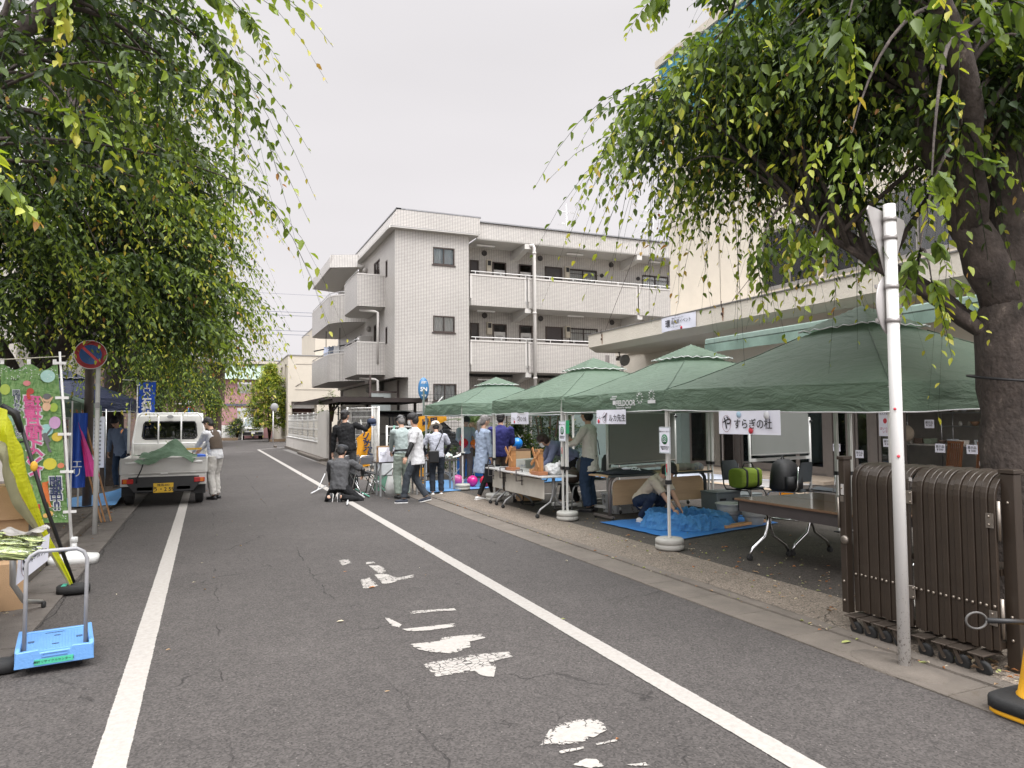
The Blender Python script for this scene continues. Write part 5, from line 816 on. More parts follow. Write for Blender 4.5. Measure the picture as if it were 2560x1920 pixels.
def tent(label, x0, x1, y0, y1, ev, vb, pk, m=GREEN, gz=.046, legs=(1, 1, 1, 1), dz=(0, 0, 0, 0), weights=(1, 1, 0, 0), name='canopy_tent', seed=0, group='green canopy tents along the lot edge'):
    cx, cy = (x0+x1)/2, (y0+y1)/2; hx, hy = (x1-x0)/2, (y1-y0)/2; t = thing(name, label, 'tent', (cx, cy, gz), group=group); g = gz; ev -= g; vb -= g; pk -= g
    cor = [(-hx, -hy), (-hx, hy), (hx, hy), (hx, -hy)]    # near road corner first
    def cz(x, y): u, v = (x/hx+1)/2, (y/hy+1)/2; return dz[0]*(1-u)*(1-v)+dz[1]*(1-u)*v+dz[2]*u*v+dz[3]*u*(1-v)
    def roof(u, v):
        x, y = (u*2-1), (v*2-1); a = max(abs(x), abs(y)); p = (abs(x)**7+abs(y)**7)**(1/7); r = .65*a+.35*min(1, p); ed = 1-abs(abs(x)-abs(y)); z = lerp(pk, ev, r**1.06)+cz(x*hx, y*hy)
        z += -.035*sin(min(1, a)*pi)*max(0, ed-.1)+.012*fz(x*3+seed, y*3, seed)+.008*fz(x*9, y*9+seed, 2); k = 1+.012*(1-a)
        if a > .97: z -= .01
        return (x*hx, y*hy, z)
    b = MB(); b.grid(roof, 44, 44); b.build('roof_cloth', m, t, recalc=False)
    for su, sv in ((0, 0), (1, 0), (0, 1), (1, 1)): MB().tube([tuple(Vector(roof(lerp(.5, su, k/14), lerp(.5, sv, k/14)))+Vector((0, 0, .004))) for k in range(4, 15)], .0055, 4).build('seam', mat('seam_dark', (.07, .11, .075), .7), t)
    b = MB(); c_ = .30
    b.grid(lambda u, v: ((u*2-1)*c_*hx, (v*2-1)*c_*hy, lerp(pk+.07, lerp(pk, ev, c_)+.05, max(abs(u*2-1), abs(v*2-1)))+.012*sin(u*40)*(abs(v*2-1) > .98)+cz(0, 0)), 20, 20); vc = b.build('vent_cap', m, t, recalc=False)
    e = MB(); q = [(-c_*hx, -c_*hy), (c_*hx, -c_*hy), (c_*hx, c_*hy), (-c_*hx, c_*hy), (-c_*hx, -c_*hy)]; zz = lerp(pk, ev, c_)+.045
    for (a, c) in zip(q[:-1], q[1:]): e.tube([(lerp(a[0], c[0], s/12), lerp(a[1], c[1], s/12), zz+.012*sin(s*2.5)+cz(0, 0)) for s in range(13)], .006, 4)
    e.build('hem', HEM, vc)
    for k in range(4):
        (ax, ay), (bx, by) = cor[k], cor[(k+1) % 4]; nx, ny = (by-ay), -(bx-ax); l = math.hypot(nx, ny); nx /= -l; ny /= -l; L_ = l
        def vf(u, v, ax=ax, ay=ay, bx=bx, by=by, nx=nx, ny=ny, k=k):
            x, y = lerp(ax, bx, u), lerp(ay, by, u); e = sin(u*pi)**.5; o_ = .02*v+e*(.022*fz(u*7+k*3+seed, v*1.5, 1)+.012*sin(v*pi)+.018*fz(u*3+seed, v*3+u*4, k)); z = lerp(ev, vb+.012*fz(u*5, k, seed), v)+cz(x, y)-.01*e*v
            return (x+nx*o_, y+ny*o_, z)
        b = MB(); b.grid(vf, 40, 8); w_ = b.build('valance', m, t, recalc=False); h = MB(); h.tube([vf(s/30, 1.0) for s in range(31)], .0065, 4); h.build('hem', HEM, w_)
    for k, (x, y) in enumerate(cor):
        if not legs[k]: continue
        x, y = x*.985, y*.985; b = MB(); b.box((x, y, .62), (.026, .026, 1.2)); zt = ev+cz(x, y)-.04
        for sx in (-.013, .013): b.bb((x+sx-.006, y-.022, .78), (x+sx+.006, y+.022, zt))
        b.bb((x-.026, y-.005, .78), (x+.026, y+.005, zt)); o = b.build('leg', mat('leg_white', (.6, .59, .56), .4, .2, var=.04), t); c = MB(); c.bb((x-.028, y-.028, .76), (x+.028, y+.028, .81)); c.bb((x-.045, y-.045, 0), (x+.045, y+.045, .012)); c.build('foot', BLACK, o)
        if weights[k]:
            s = MB(); s.lathe((x, y, .012), [(.16, 0), (.165, .02), (.165, .05), (.155, .06), (.165, .065), (.165, .11), (.15, .125), (.05, .13)], 22); s.build('weight', mat('weight_grey', (.36, .35, .32), .6, var=.12, dirt=((.2, .18, .16), 12, .6)), t)
            s = MB()
            for a in range(3): s.bb((x-.06+a*.001, y-.17+a*.001, .014+a*.005), (x+.06, y+.17, .016+a*.005))
    for k in range(4):
        (ax, ay), (bx, by) = cor[k], cor[(k+1) % 4]; b = MB(); n = 2
        for i in range(n):
            p = Vector((lerp(ax, bx, i/n), lerp(ay, by, i/n), 0))*.98; q = Vector((lerp(ax, bx, (i+1)/n), lerp(ay, by, (i+1)/n), 0))*.98; zu, zl = ev-.06+cz(p.x, p.y), vb+.0+cz(p.x, p.y)
            b.bar(p+Vector((0, 0, zu)), q+Vector((0, 0, zl)), .012, .024); b.bar(p+Vector((0, 0, zl)), q+Vector((0, 0, zu)), .012, .024)
        b.build('truss', _m['leg_white'], t)
    return t
T1 = tent('nearest and largest green canopy tent, its corner beside the white sign pole', 4.97, 7.95, 3.98, 7.02, 1.92, 1.68, 2.72, seed=1, dz=(-.06, 0, .02, .03), weights=(1, 1, 0, 0))
T2 = tent('green canopy tent with white printed logo, second from the white sign pole', 5.02, 7.8, 7.07, 9.68, 1.92, 1.68, 2.58, seed=2, weights=(0, 1, 0, 0), legs=(0, 1, 1, 1))
T3 = tent('green canopy tent over the wooden windmills, third from the white sign pole', 5.0, 7.8, 9.74, 12.62, 1.93, 1.69, 2.62, seed=3, weights=(0, 1, 0, 0))
T4 = tent('farthest green canopy tent standing apart over the blue sheet and balloons', 5.12, 7.9, 14.75, 17.6, 1.95, 1.69, 2.56, seed=4, weights=(1, 0, 0, 0))
T5 = tent('green canopy tent behind the green banner on the left path', -5.0, -2.05, 14.5, 17.1, 1.93, 1.66, 2.6, seed=5, gz=.09, weights=(0, 0, 0, 0), group=None)
T6 = tent('navy blue canopy tent behind the first tree trunk on the left', -4.4, -1.55, 17.5, 20.4, 2.1, 1.82, 2.72, m=NAVY, seed=6, gz=.09, weights=(0, 0, 0, 0), group=None)
T7 = tent('pale green canopy tent at the left edge behind the banner', -5.0, -2.3, 10.9, 13.6, 1.95, 1.7, 2.6, seed=7, gz=.09, weights=(0, 0, 0, 0), group=None)
# printed logo on the second tent's road-side valance
ox = 5.02-6.41; yb = 7.07-8.375
text('FIELDOOR', .1, HEM, (ox-.045, yb+.82, 1.75-.046+.03), (0, -1, 0), (0, 0, 1), T2, name='logo', off=.002); text('Powered by maxshare', .04, HEM, (ox-.045, yb+.86, 1.68), (0, -1, 0), (0, 0, 1), T2, name='logo')
b = MB()
for k in range(11): a = k*pi/5.5; b.bar((ox-.046, yb+.48+cos(a)*.045, 1.79+sin(a)*.045), (ox-.046, yb+.48+cos(a)*.075, 1.79+sin(a)*.075), .006); b.bar((ox-.046, yb+.22+cos(a)*.04, 1.82+sin(a)*.04), (ox-.046, yb+.22+cos(a)*.065, 1.82+sin(a)*.065), .006)
b.bb((ox-.048, yb+.14, 1.72), (ox-.044, yb+.3, 1.76)); b.bb((ox-.048, yb+1.02, 1.82), (ox-.044, yb+1.14, 1.835)); b.bb((ox-.048, yb+1.05, 1.79), (ox-.044, yb+1.18, 1.805)); b.bb((ox-.048, yb+1.06, 1.72), (ox-.044, yb+1.12, 1.775)); b.build('logo', HEM, T2)
# paper signs
def paper_sign(label, x, y0, y1, z0, z1, s0, s1, big, dots, nm='paper_sign', tilt=0., fs=.1):
    W_, H_ = abs(y1-y0), z1-z0; t = thing(nm, label, 'sign', (x, (y0+y1)/2, (z0+z1)/2)); sk = .0
    b = MB(); b.grid(lambda u, v: (-.01*sin(u*6)*v, (.5-u)*W_-.02*v*tilt, (.5-v)*H_+tilt*.03*(u-.5)), 12, 4); b.build('paper', PAPER, t, recalc=False)
    text(big, fs*1.35, INK, (-.014, W_*.5-s0, -.01), (0, -1, 0), (0, 0, 1), t, off=.002, shear=.15); text(s1, fs, INK, (-.014, W_*.5-s0-fs*1.0, -.02), (0, -1, 0), (0, 0, 1), t, align='LEFT', off=.0008)
    b = MB(); b.tube([(-.014, W_*.5-s0+cos(a)*H_*.27, sin(a)*H_*.36-.01) for a in [i*2*pi/28 for i in range(29)]], .0022, 4); b.build('pen_circle', mat('brown_ink', (.2, .08, .08), .7), t)
    for (dy, dzz, r, m_) in dots: b = MB(); b.lathe((-.013, dy, dzz), [(0, -.0006), (r, -.0006), (r, .0006), (0, .0006)], 16, R=Matrix.Rotation(pi/2, 3, 'Y')); b.build('dot', m_, t)
    return t
PB = mat('pale_blue_dot', (.35, .5, .62), .7); LG = mat('pale_dot', (.6, .6, .62), .7)
s_ = paper_sign('white paper sign reading やすらぎの杜 hung under the nearest tent', 4.93, 6.0, 5.13, 1.415, 1.65, .13, 'すらぎの杜', 'や', [(-.05, -.078, .032, RED), (.12, .08, .032, PB), (-.27, .07, .04, LG)], fs=.108)
s_ = paper_sign('white paper sign reading チーム・イルカ先生 hung under the logo tent', 4.97, 8.62, 7.87, 1.51, 1.70, .24, 'ルカ先生', 'イ', [(.3, -.058, .028, RED)], fs=.105); text('チーム・', .055, INK, (-.014, .3, -.01), (0, -1, 0), (0, 0, 1), s_)
s_ = paper_sign('white paper sign reading つむぐ会 hung above the windmill table', 4.97, 11.65, 10.9, 1.50, 1.70, .35, 'むぐ会', 'つ', [(.2, -.065, .028, RED)], fs=.085); text('リフカム', .06, mat('grey_ink', (.2, .2, .22), .7), (-.014, .27, -.01), (0, -1, 0), (0, 0, 1), s_)
def camera_sign(label, x, y, z0, z1, w_):
    t = thing('photo_notice', label, 'notice', (x, y, (z0+z1)/2)); H_ = z1-z0; GI = mat('green_ink', (.02, .16, .06), .6); b = MB(); b.bb((-.004, -w_/2, -H_/2), (0, w_/2, H_/2)); b.build('card', PAPER, t)
    b = MB(); 
    for (a, c) in (((-w_/2+.006, -H_/2+.006), (-w_/2+.009, H_/2-.006)), ((w_/2-.009, -H_/2+.006), (w_/2-.006, H_/2-.006))): b.bb((-.006, a[0], a[1]), (-.0045, c[0], c[1]))
    b.bb((-.006, -w_/2+.009, H_/2-.009), (-.0045, w_/2-.009, H_/2-.006)); b.bb((-.006, -w_/2+.009, -H_/2+.006), (-.0045, w_/2-.009, -H_/2+.009)); b.build('border', GI, t)
    b = MB(); b.lathe((-.006, 0, .01), [(0, -.001), (.06, -.001), (.06, .001), (0, .001)], 28, R=Matrix.Rotation(pi/2, 3, 'Y')); b.build('green_disc', GI, t)
    b = MB()
    for (p, q) in (((-.035, -.015), (.035, -.015)), ((-.035, .035), (-.018, .035)), ((.018, .035), (.035, .035)), ((-.035, -.015), (-.035, .035)), ((.035, -.015), (.035, .035)), ((-.018, .035), (-.012, .048)), ((.018, .035), (.012, .048)), ((-.012, .048), (.012, .048))): b.bar((-.0085, p[0], p[1]), (-.0085, q[0], q[1]), .002, .005)
    b.tube([(-.0085, cos(a)*.014, .01+sin(a)*.014) for a in [i*pi/8 for i in range(17)]], .0025, 4); b.build('camera_mark', PAPER, t)
    text('撮影ＯＫマナーを守って', w_*.085, INK, (-.0055, 0, H_*.32), (0, -1, 0), (0, 0, 1), t); text('会場内の撮影は他の方の\n迷惑にならないように\nお願いいたします', w_*.07, INK, (-.0055, 0, -H_*.3), (0, -1, 0), (0, 0, 1), t)
camera_sign('white notice with green camera disc on the nearest tent leg', 4.94, 6.98, 1.17, 1.48, .22); camera_sign('white notice with green camera disc on the leg between windmill table and tan desk', 5.0, 9.72, 1.24, 1.55, .22)
b = MB(); b.bb((5.0, 9.5, 1.36), (5.004, 9.6, 1.56)); tag(b.build('green_tag', mat('green_tag', (.02, .3, .12), .5)), 'small bright green tag hanging next to the camera notice', 'tag')
for i, (x, y, z, lb) in enumerate(((4.95, 6.97, .95, 'red and green tape label on the nearest tent leg'), (4.98, 9.70, 1.05, 'red tape label on the leg left of the woman in the pale blouse'), (5.12, 14.78, 1.15, 'red tape label on the leg of the farthest tent'))):
    b = MB(); b.bb((x-.006, y-.015, z), (x-.003, y+.002, z+.1)); b.bb((x-.006, y+.004, z-.04), (x-.003, y+.018, z+.05), 1); tag(b.build('tape_label', [RED, mat('green_tape', (.05, .35, .25), .5)]), lb, 'label')
# ---- tables
def flip_table(label, x0, x1, y0, y1, zt, top, apron=None, legm=CHROME, curved=True, cat='table', name='folding_table', along='y', panel=None):
    cx, cy = (x0+x1)/2, (y0+y1)/2; t = thing(name, label, cat, (cx, cy, .046)); w_, l_ = x1-x0, y1-y0; z = zt-.046; b = MB(); b.box((0, 0, z-.013), (w_, l_, .026)); b.build('table_top', top, t, bevel=.006)
    if along == 'y': ends = [(0, -l_/2+.2), (0, l_/2-.2)]; U = Vector((1, 0, 0)); d = w_
    else: ends = [(-w_/2+.2, 0), (w_/2-.2, 0)]; U = Vector((0, 1, 0)); d = l_
    for (ex, ey) in ends:
        b = MB(); c = Vector((ex, ey, 0)); b.tube([c+Vector((0, 0, z-.03)), c+Vector((0, 0, .32))], .022, 8); 
        for s in (-1, 1): b.tube([c+U*s*.012+Vector((0, 0, z-.04)), c+U*s*.016+Vector((0, 0, .36)), c+U*s*.06+Vector((0, 0, .24)), c+U*s*(d*.38)+Vector((0, 0, .13)), c+U*s*(d*.46)+Vector((0, 0, .05))], .016, 8)
        o = b.build('leg', legm, t, recalc=False)
        for s in (-1, 1):
            p = c+U*s*(d*.46)+Vector((0, 0, .03)); q = MB()
            for k in (-.012, .012): q.lathe(p+Vector((0, k, 0)) if along == 'x' else p+Vector((0, k, 0)), [(.0, -.009), (.028, -.009), (.03, 0), (.028, .009), (0, .009)], 14, R=Matrix.Rotation(pi/2, 3, 'X'))
            q.bb(p-Vector((.012, .02, -.02)), p+Vector((.012, .02, .035))); q.build('caster', RUBBER, o)
    if panel:
        b = MB(); px = -w_/2+.1 if along == 'y' else 0
        if along == 'y': b.bb((px, -l_/2+.12, z-.36), (px+.012, l_/2-.12, z-.06))
        b.build('front_panel', panel, t, bevel=.004)
    if apron: b = MB(); b.bb((-w_/2+.03, -l_/2+.03, z-.14), (-w_/2+.045, l_/2-.03, z-.03)); b.bb((-w_/2+.03, l_/2-.045, z-.14), (w_/2-.03, l_/2-.03, z-.03)); b.build('apron', apron, t)
    return t
WALN = mat('brown_laminate', (.15, .085, .05), .22, var=.1, vs=20, aniso=(.3, 1, 1), coat=.35); GTOP = mat('grey_laminate', (.42, .41, .4), .35, var=.03); BTAN = mat('tan_laminate', (.42, .28, .165), .45, var=.12, vs=14, aniso=(.15, 1, 1))
flip_table('brown topped table with chrome wheeled legs, nearest the brown gate', 5.36, 5.96, 4.5, 6.3, .70, WALN, DARKP); flip_table('brown topped table with chrome wheeled legs, behind and touching the one nearest the gate', 5.965, 6.57, 4.5, 6.3, .70, WALN, DARKP)
flip_table('grey topped wheeled table with two wooden windmills and a pale front panel', 4.70, 5.32, 9.86, 11.66, .70, GTOP, None, mat('grey_leg', (.3, .3, .3), .4, .4), panel=mat('pale_panel', (.45, .42, .37), .5)); flip_table('short grey topped table at the far end of the windmill table', 4.76, 5.3, 11.70, 12.4, .70, GTOP, None, _m['grey_leg'], panel=_m['pale_panel'])
# tan desk with modesty panel, beneath the whiteboard
t = thing('desk', 'long tan desk with rounded front panel and dark edge in front of the big whiteboard', 'desk', (6.55, 9.62, .046), radians(5)); DE = mat('dark_edge', (.04, .045, .045), .5)
b = MB(); b.box((0, 0, .665), (2.1, .5, .022)); b.build('desk_top', BTAN, t); b = MB(); b.bb((-1.04, -.262, .648), (1.045, -.251, .682)); b.build('edge_strip', DE, t); b = MB(); b.prism([(-.9, .22), (.92, .22), (.92, .48), (.9, .56), (.84, .6), (-.82, .6), (-.88, .56), (-.9, .48)], (0, -.16, 0), (1, 0, 0), (0, 0, 1), .015); b.build('front_panel', BTAN, t)
for s in (-.95, .97):
    b = MB(); b.tube([(s-.0*s, -.16, .06), (s, -.16, .5), (s*.985, -.16, .58), (s*.94, -.16, .635), (s*.9, -.16, .65)], .028, 8); b.bar((s, -.25, .05), (s, .24, .05), .045, .03); o = b.build('leg', mat('taupe_leg', (.16, .14, .13), .45, .3) if s < 0 else DE, t, recalc=False)
    for yy in (-.23, .22): q = MB(); q.ell((s, yy, .028), (.02, .028, .028), 10, 6); q.build('caster', RUBBER, o)
# whiteboards
def whiteboard(label, a, c, z0, z1, topz, lowbar=.9):
    A_, B_ = Vector((a[0], a[1], 0)), Vector((c[0], c[1], 0)); t = thing('whiteboard', label, 'whiteboard', (a[0], a[1], .046), atan2(B_.y-A_.y, B_.x-A_.x)); L_ = (B_-A_).length; BD = mat('board_back', (.21, .22, .205), .35, .15, var=.05, vs=1.5)
    b = MB(); b.bb((0, -.012, z0), (L_, .012, z1)); b.build('board', BD, t); b = MB(); b.bb((-.015, -.018, z0-.02), (L_+.015, .018, z0-.001)); b.bb((-.015, -.018, z1+.001), (L_+.015, .018, z1+.02)); b.build('board_rim', ALU, t)
    for s in (-.045, L_+.045):
        b = MB(); b.tube([(s, 0, .1), (s, 0, topz)], .022, 8); b.ell((s, 0, topz), .022); b.bar((s, -.28, .09), (s, .28, .09), .03, .045); b.build('stand_leg', mat('stand_white', (.5, .5, .48), .45, .2), t)
        for yy in (-.25, .25): q = MB(); q.ell((s, yy, .035), (.02, .035, .035), 10, 6); q.build('caster', RUBBER, t)
        q = MB(); q.ell((s+(.04 if s < 0 else -.04), -.02, z1*.6+z0*.4+.2), .02); q.ell((s, -.03, z1-.25), .025); q.build('knob', BLACK, t)
    b = MB(); b.bb((-.045, -.015, z0-.12), (L_+.045, .015, z0-.07)); b.bb((-.045, -.012, .16), (L_+.045, .012, .19)); b.build('crossbar', _m['stand_white'], t); b = MB(); b.bb((.1, -.09, z0-.018-.012), (L_-.1, -.02, z0-.02)); b.build('pen_tray', mat('tray_dark', (.05, .05, .05), .5), t); return t
whiteboard('large grey backed whiteboard on wheeled stand behind the tan desk', (6.08, 10.15), (7.8, 10.75), .80, 1.82, 1.66); whiteboard('grey backed whiteboard with rounded white post behind the backpack', (8.12, 9.1), (9.6, 9.35), .94, 1.72, 1.52)
# items on the desk
t = thing('navy_tote_bag', 'flat navy cloth bag with white lettering lying on the tan desk', 'bag', (6.05, 9.55, .722)); b = MB(); b.grid(lambda u, v: ((u-.5)*.85, (v-.5)*.42, .012+.07*(sin(u*pi)*sin(v*pi))**.4+.015*fz(u*4, v*4, 3)), 26, 14); b.grid(lambda u, v: ((u-.5)*.85, (v-.5)*.42, .001), 4, 4); b.build('cloth', mat('navy_cloth', (.012, .014, .024), .85, bump=.4), t, recalc=False)
text('PIOUS', .09, PAPER, (.02, -.12, .088), (-.94, .1, .1), (-.1, -.8, -.55), t, off=.003); b = MB(); b.ell((-.08, -.1, .09), (.09, .04, .02)); b.ell((.1, -.02, .095), (.07, .05, .012)); b.build('print', PAPER, t)
t = thing('cloth_bundle', 'grey and blue crumpled cloth at the right end of the tan desk', 'cloth', (7.35, 9.72, .722)); b = MB()
for (x, y, s) in ((-.16, 0, .11), (0, .03, .1), (.15, -.02, .11), (.05, -.06, .08)): b.ell((x, y, .05), (s, .1, .07))
o = b.build('cloth', mat('grey_cloth', (.2, .2, .18), .9, dirt=((.1, .14, .2), 5, .55)), t); remesh(o, .012, 2, .05, .08); b = MB(); b.bb((-.42, -.1, .0), (-.2, .1, .11)); tag(b.build('paper_stack', mat('paper_stack', (.5, .42, .3), .8), None), 'stack of tan papers behind the nearest tent leg on the desk', 'papers'); COL.objects['paper_stack'].location = (7.3, 9.75, .722)
# ---- blue sheets, tarp tub
BT = clothmat('blue_sheet', (.05, .21, .55), .1, .4, 5., .02); BT2 = clothmat('blue_sheet_crumpled', (.09, .30, .62), .25, .35, 7., .05)
def ground_sheet(label, poly, m, z=.055, gx=24, am=.006):
    (a, b_, c, d) = [Vector((x, y, z)) for x, y in poly]; B = MB(); B.grid(lambda u, v: tuple(a.lerp(b_, u).lerp(d.lerp(c, u), v)+Vector((.02*fz(u*5, v*5, 1), .02*fz(u*5, v*5, 8), .003+am*(fz(u*9, v*9, 2)+1)))), gx, gx); return tag(B.build('blue_sheet', m, recalc=False), label, 'sheet')
ground_sheet('flat blue plastic sheet on the ground beneath the crouching woman', [(5.33, 9.2), (5.42, 7.43), (7.6, 8.0), (7.75, 9.35)], BT); ground_sheet('blue plastic sheet under the balloons beneath the farthest tent', [(4.3, 14.45), (6.9, 15.1), (7.6, 17.4), (4.7, 17.2)], mat('pale_blue_sheet', (.12, .3, .58), .45, bump=.4, bs=10))
ground_sheet('long blue plastic strip behind the chairs of the windmill tent', [(6.3, 15.2), (10.0, 16.2), (10.0, 17.2), (6.3, 16.2)], mat('pale_blue_sheet', (.12, .3, .58), .45), .058)
t = thing('tarp_tub', 'crumpled blue tarpaulin bunched into a round tub shape under the crouching woman', 'tarpaulin', (6.2, 8.38, .066)); b = MB()
def tub(u, v):
    a = u*2*pi; f = v; prof = [(.58, 0), (.55, .07), (.5, .15), (.46, .19), (.41, .175), (.37, .09), (.33, .03), (.0, .02)]; k = f*7; i = min(6, int(k)); r = lerp(prof[i][0], prof[i+1][0], k-i); z = lerp(prof[i][1], prof[i+1][1], k-i); w_ = 1 if v < .95 else 0
    rid = lambda k, q: 1-2.4*abs(fz(cos(a)*k+q, sin(a)*k, v*k*.55+q)); r *= 1+w_*(.10*fz(cos(a)*2.2, sin(a)*2.2, v*3)+.05*rid(4, 0)+.05*rid(8, 3)+.03*rid(15, 7)); z = max(0.002, z*(1+.28*fz(cos(a)*2, sin(a)*2, 5))+.03*rid(7, 11)*w_*(v > .1)); sk = max(0, cos(a+.5))*.25*(1-v) if v < .3 else 0
    return (cos(a)*(r*.95+sk), sin(a)*r*.9, z)
b.grid(tub, 230, 60); b.build('tarpaulin', BT2, t, recalc=False)
b = MB(); b.box((0, 0, .02), (.95, .09, .035), radians(14)); o = b.build('timber', WOOD); o.location = (6.98, 8.0, .07); tag(o, 'short pale timber lying on the blue sheet before the buckets', 'timber')
# crates, buckets
def crate(label, x, y, z, w_, d, h, m, rz=0.):
    t = thing('storage_crate', label, 'crate', (x, y, z), rz, 'grey folding crates'); b = MB(); b.box((0, 0, h*.5), (w_, d, h), None, 0, 1.03); b.build('body', m, t, bevel=.012); b = MB(); b.box((0, 0, h+.012), (w_*1.05, d*1.05, .028)); b.build('lid', m, t, bevel=.008)
    for s in (-1, 1): b = MB(); b.box((s*w_*.27, -d*.515, h*.72), (.13, .012, .035)); b.build('handle_slot', BLACK, t)
    b = MB(); b.bb((-w_*.505, -d*.512, h*.4), (w_*.505, -d*.5, h*.43)); b.build('rib', m, t); return t
GC = mat('slate_crate', (.14, .16, .16), .55, var=.08); crate('slate grey folding crate standing behind the blue tarp tub', 7.6, 9.25, .05, .5, .36, .34, GC, .1); crate('slate grey folding crate behind the bucket, below the chair', 8.2, 9.42, .05, .5, .36, .26, GC, .1)
def bucket(label, x, y, m):
    t = thing('folding_bucket', label, 'bucket', (x, y, .064), group='pale collapsible buckets'); b = MB(); b.lathe((0, 0, 0), [(.0, .0), (.12, 0), (.135, .09), (.15, .1), (.15, .12), (.14, .13), (.155, .16), (.17, .17), (.17, .19), (.185, .25), (.2, .255), (.2, .27), (.18, .27), (.14, .1), (.11, .02), (0, .02)], 28); b.build('body', m, t, recalc=False); b = MB(); b.lathe((0, 0, .13), [(.152, -.03), (.158, 0), (.166, .035)], 28); b.build('grey_band', GREYP, t, recalc=False); return t
BK = mat('bucket_pale', (.42, .43, .42), .5); bucket('pale collapsible bucket on the blue sheet, left of the pair', 7.05, 8.4, BK); bucket('pale collapsible bucket on the blue sheet, right of the pair', 7.2, 8.05, BK)
t = thing('clear_box', 'translucent plastic storage box under the tan desk', 'box', (6.3, 10.1, .046), .1); b = MB(); b.box((0, 0, .15), (.55, .36, .3), None, 0, 1.08); b.build('body', mat('clear_plastic', (.36, .37, .37), .25, trans=.3, dirt=((.12, .11, .1), 7, .55)), t, bevel=.01); b = MB(); b.box((0, 0, .315), (.61, .41, .03)); b.build('lid', mat('clear_lid', (.45, .45, .45), .3), t, bevel=.006); b = MB(); b.box((-.12, -.2, .2), (.1, .01, .06)); b.build('label', RED, t)
# chairs
def shell_chair(label, x, y, rz, m, legm=CHROME, z=.046, group=None):
    t = thing('stacking_chair', label, 'chair', (x, y, z), rz, group); b = MB(); b.grid(lambda u, v: ((u-.5)*.44, (v-.5)*.44, .44+.02*(2*u-1)**2-.02*v), 8, 8); b.grid(lambda u, v: ((u-.5)*.44, (v-.5)*.44, .425+.02*(2*u-1)**2-.02*v), 8, 8); b.build('seat', m, t, recalc=False)
    def bk(u, v): x_ = (u*2-1); z_ = .56+.3*v; w_ = .22*(1-.25*max(0, v-.6)**2*6); return (x_*w_, .24+.04*v-.03*(1-x_*x_), z_)
    b = MB(); b.grid(bk, 10, 8); b.grid(lambda u, v: tuple(Vector(bk(u, v))+Vector((0, .015, 0))), 10, 8); b.build('backrest', m, t, recalc=False)
    for s in (-.21, .21):
        b = MB(); b.tube([(s, .26, .80), (s, .24, .5), (s, .2, .42), (s, -.19, .42), (s, -.23, .36), (s, -.27, .02), (s, -.1, .015), (s, .25, .015)], .011, 8); b.build('leg', legm, t, recalc=False)
    return t
BCH = mat('charcoal_fabric', (.03, .036, .04), .85, bump=.2, bs=200)
shell_chair('charcoal chair carrying the green duffel bag', 7.75, 8.85, radians(15), BCH, BLACK); shell_chair('charcoal chair carrying the black backpack', 8.15, 8.35, radians(200), BCH); shell_chair('empty charcoal chair right of the backpack, its rounded back showing', 8.62, 8.1, radians(-160), BCH)
shell_chair('grey plastic chair with a brown bag on its seat behind the windmill table', 5.75, 10.75, radians(-75), mat('grey_chair', (.1, .1, .1), .5), _m['grey_leg']); shell_chair('thin legged chair under the windmill table, left of the bending woman', 5.45, 11.85, radians(-90), BCH, BLACK); shell_chair('black backed chair between the bending woman and the woman in the pale blouse', 6.6, 11.6, radians(-100), BCH, _m['grey_leg'])
t = thing('duffel_bag', 'lime green duffel bag with black straps on a charcoal chair', 'bag', (7.72, 8.8, .50), radians(10)); b = MB(); b.loft([((x, 0, .15), (0, 1, 0), (0, 0, 1), .14*k, .15*k) for x, k in ((-.24, .8), (-.23, .97), (-.1, 1.0), (.1, 1.0), (.23, .97), (.24, .8))], 18, pw=5); o = b.build('body', clothmat('lime_cloth', (.16, .23, .02), 0, .7, 6, .008), t); b = MB()
for x in (-.13, .13): b.loft([((x-.02, 0, .15), (0, 1, 0), (0, 0, 1), .146, .156), ((x+.02, 0, .15), (0, 1, 0), (0, 0, 1), .146, .156)], 18, pw=5)
b.tube([(-.13, -.05, .31), (-.08, -.05, .38), (.08, -.05, .38), (.13, -.05, .31)], .012, 6); b.build('strap', BLACK, t)
t = thing('backpack', 'large black backpack standing on a charcoal chair', 'backpack', (8.05, 8.3, .48), radians(5)); b = MB(); b.loft([((0, .0, 0), (1, 0, 0), (0, 1, 0), .24, .14), ((0, 0, .05), (1, 0, 0), (0, 1, 0), .27, .17), ((0, 0, .25), (1, 0, 0), (0, 1, 0), .25, .16), ((0, .02, .4), (1, 0, 0), (0, 1, 0), .19, .13), ((0, .03, .47), (1, 0, 0), (0, 1, 0), .09, .07)], 18, pw=2.6); b.build('body', mat('black_nylon', (.006, .006, .007), .6, bump=.3), t); b = MB(); b.loft([((0, -.15, .03), (1, 0, 0), (0, 1, 0), .18, .05), ((0, -.16, .22), (1, 0, 0), (0, 1, 0), .17, .05)], 14, pw=3); b.build('front_pocket', _m['black_nylon'], t); b = MB(); b.tube([(-.04, .05, .46), (0, .05, .52), (.04, .05, .46)], .01, 6); b.build('handle', BLACK, t)
b = MB(); b.ell((0, 0, .11), (.17, .13, .12)); b.ell((.03, .02, .22), (.06, .05, .05)); o = b.build('brown_bag', mat('brown_leather', (.05, .035, .025), .5, bump=.3)); o.location = (5.7, 10.72, .5); tag(o, 'dark brown soft bag on the grey chair behind the windmill table', 'bag')
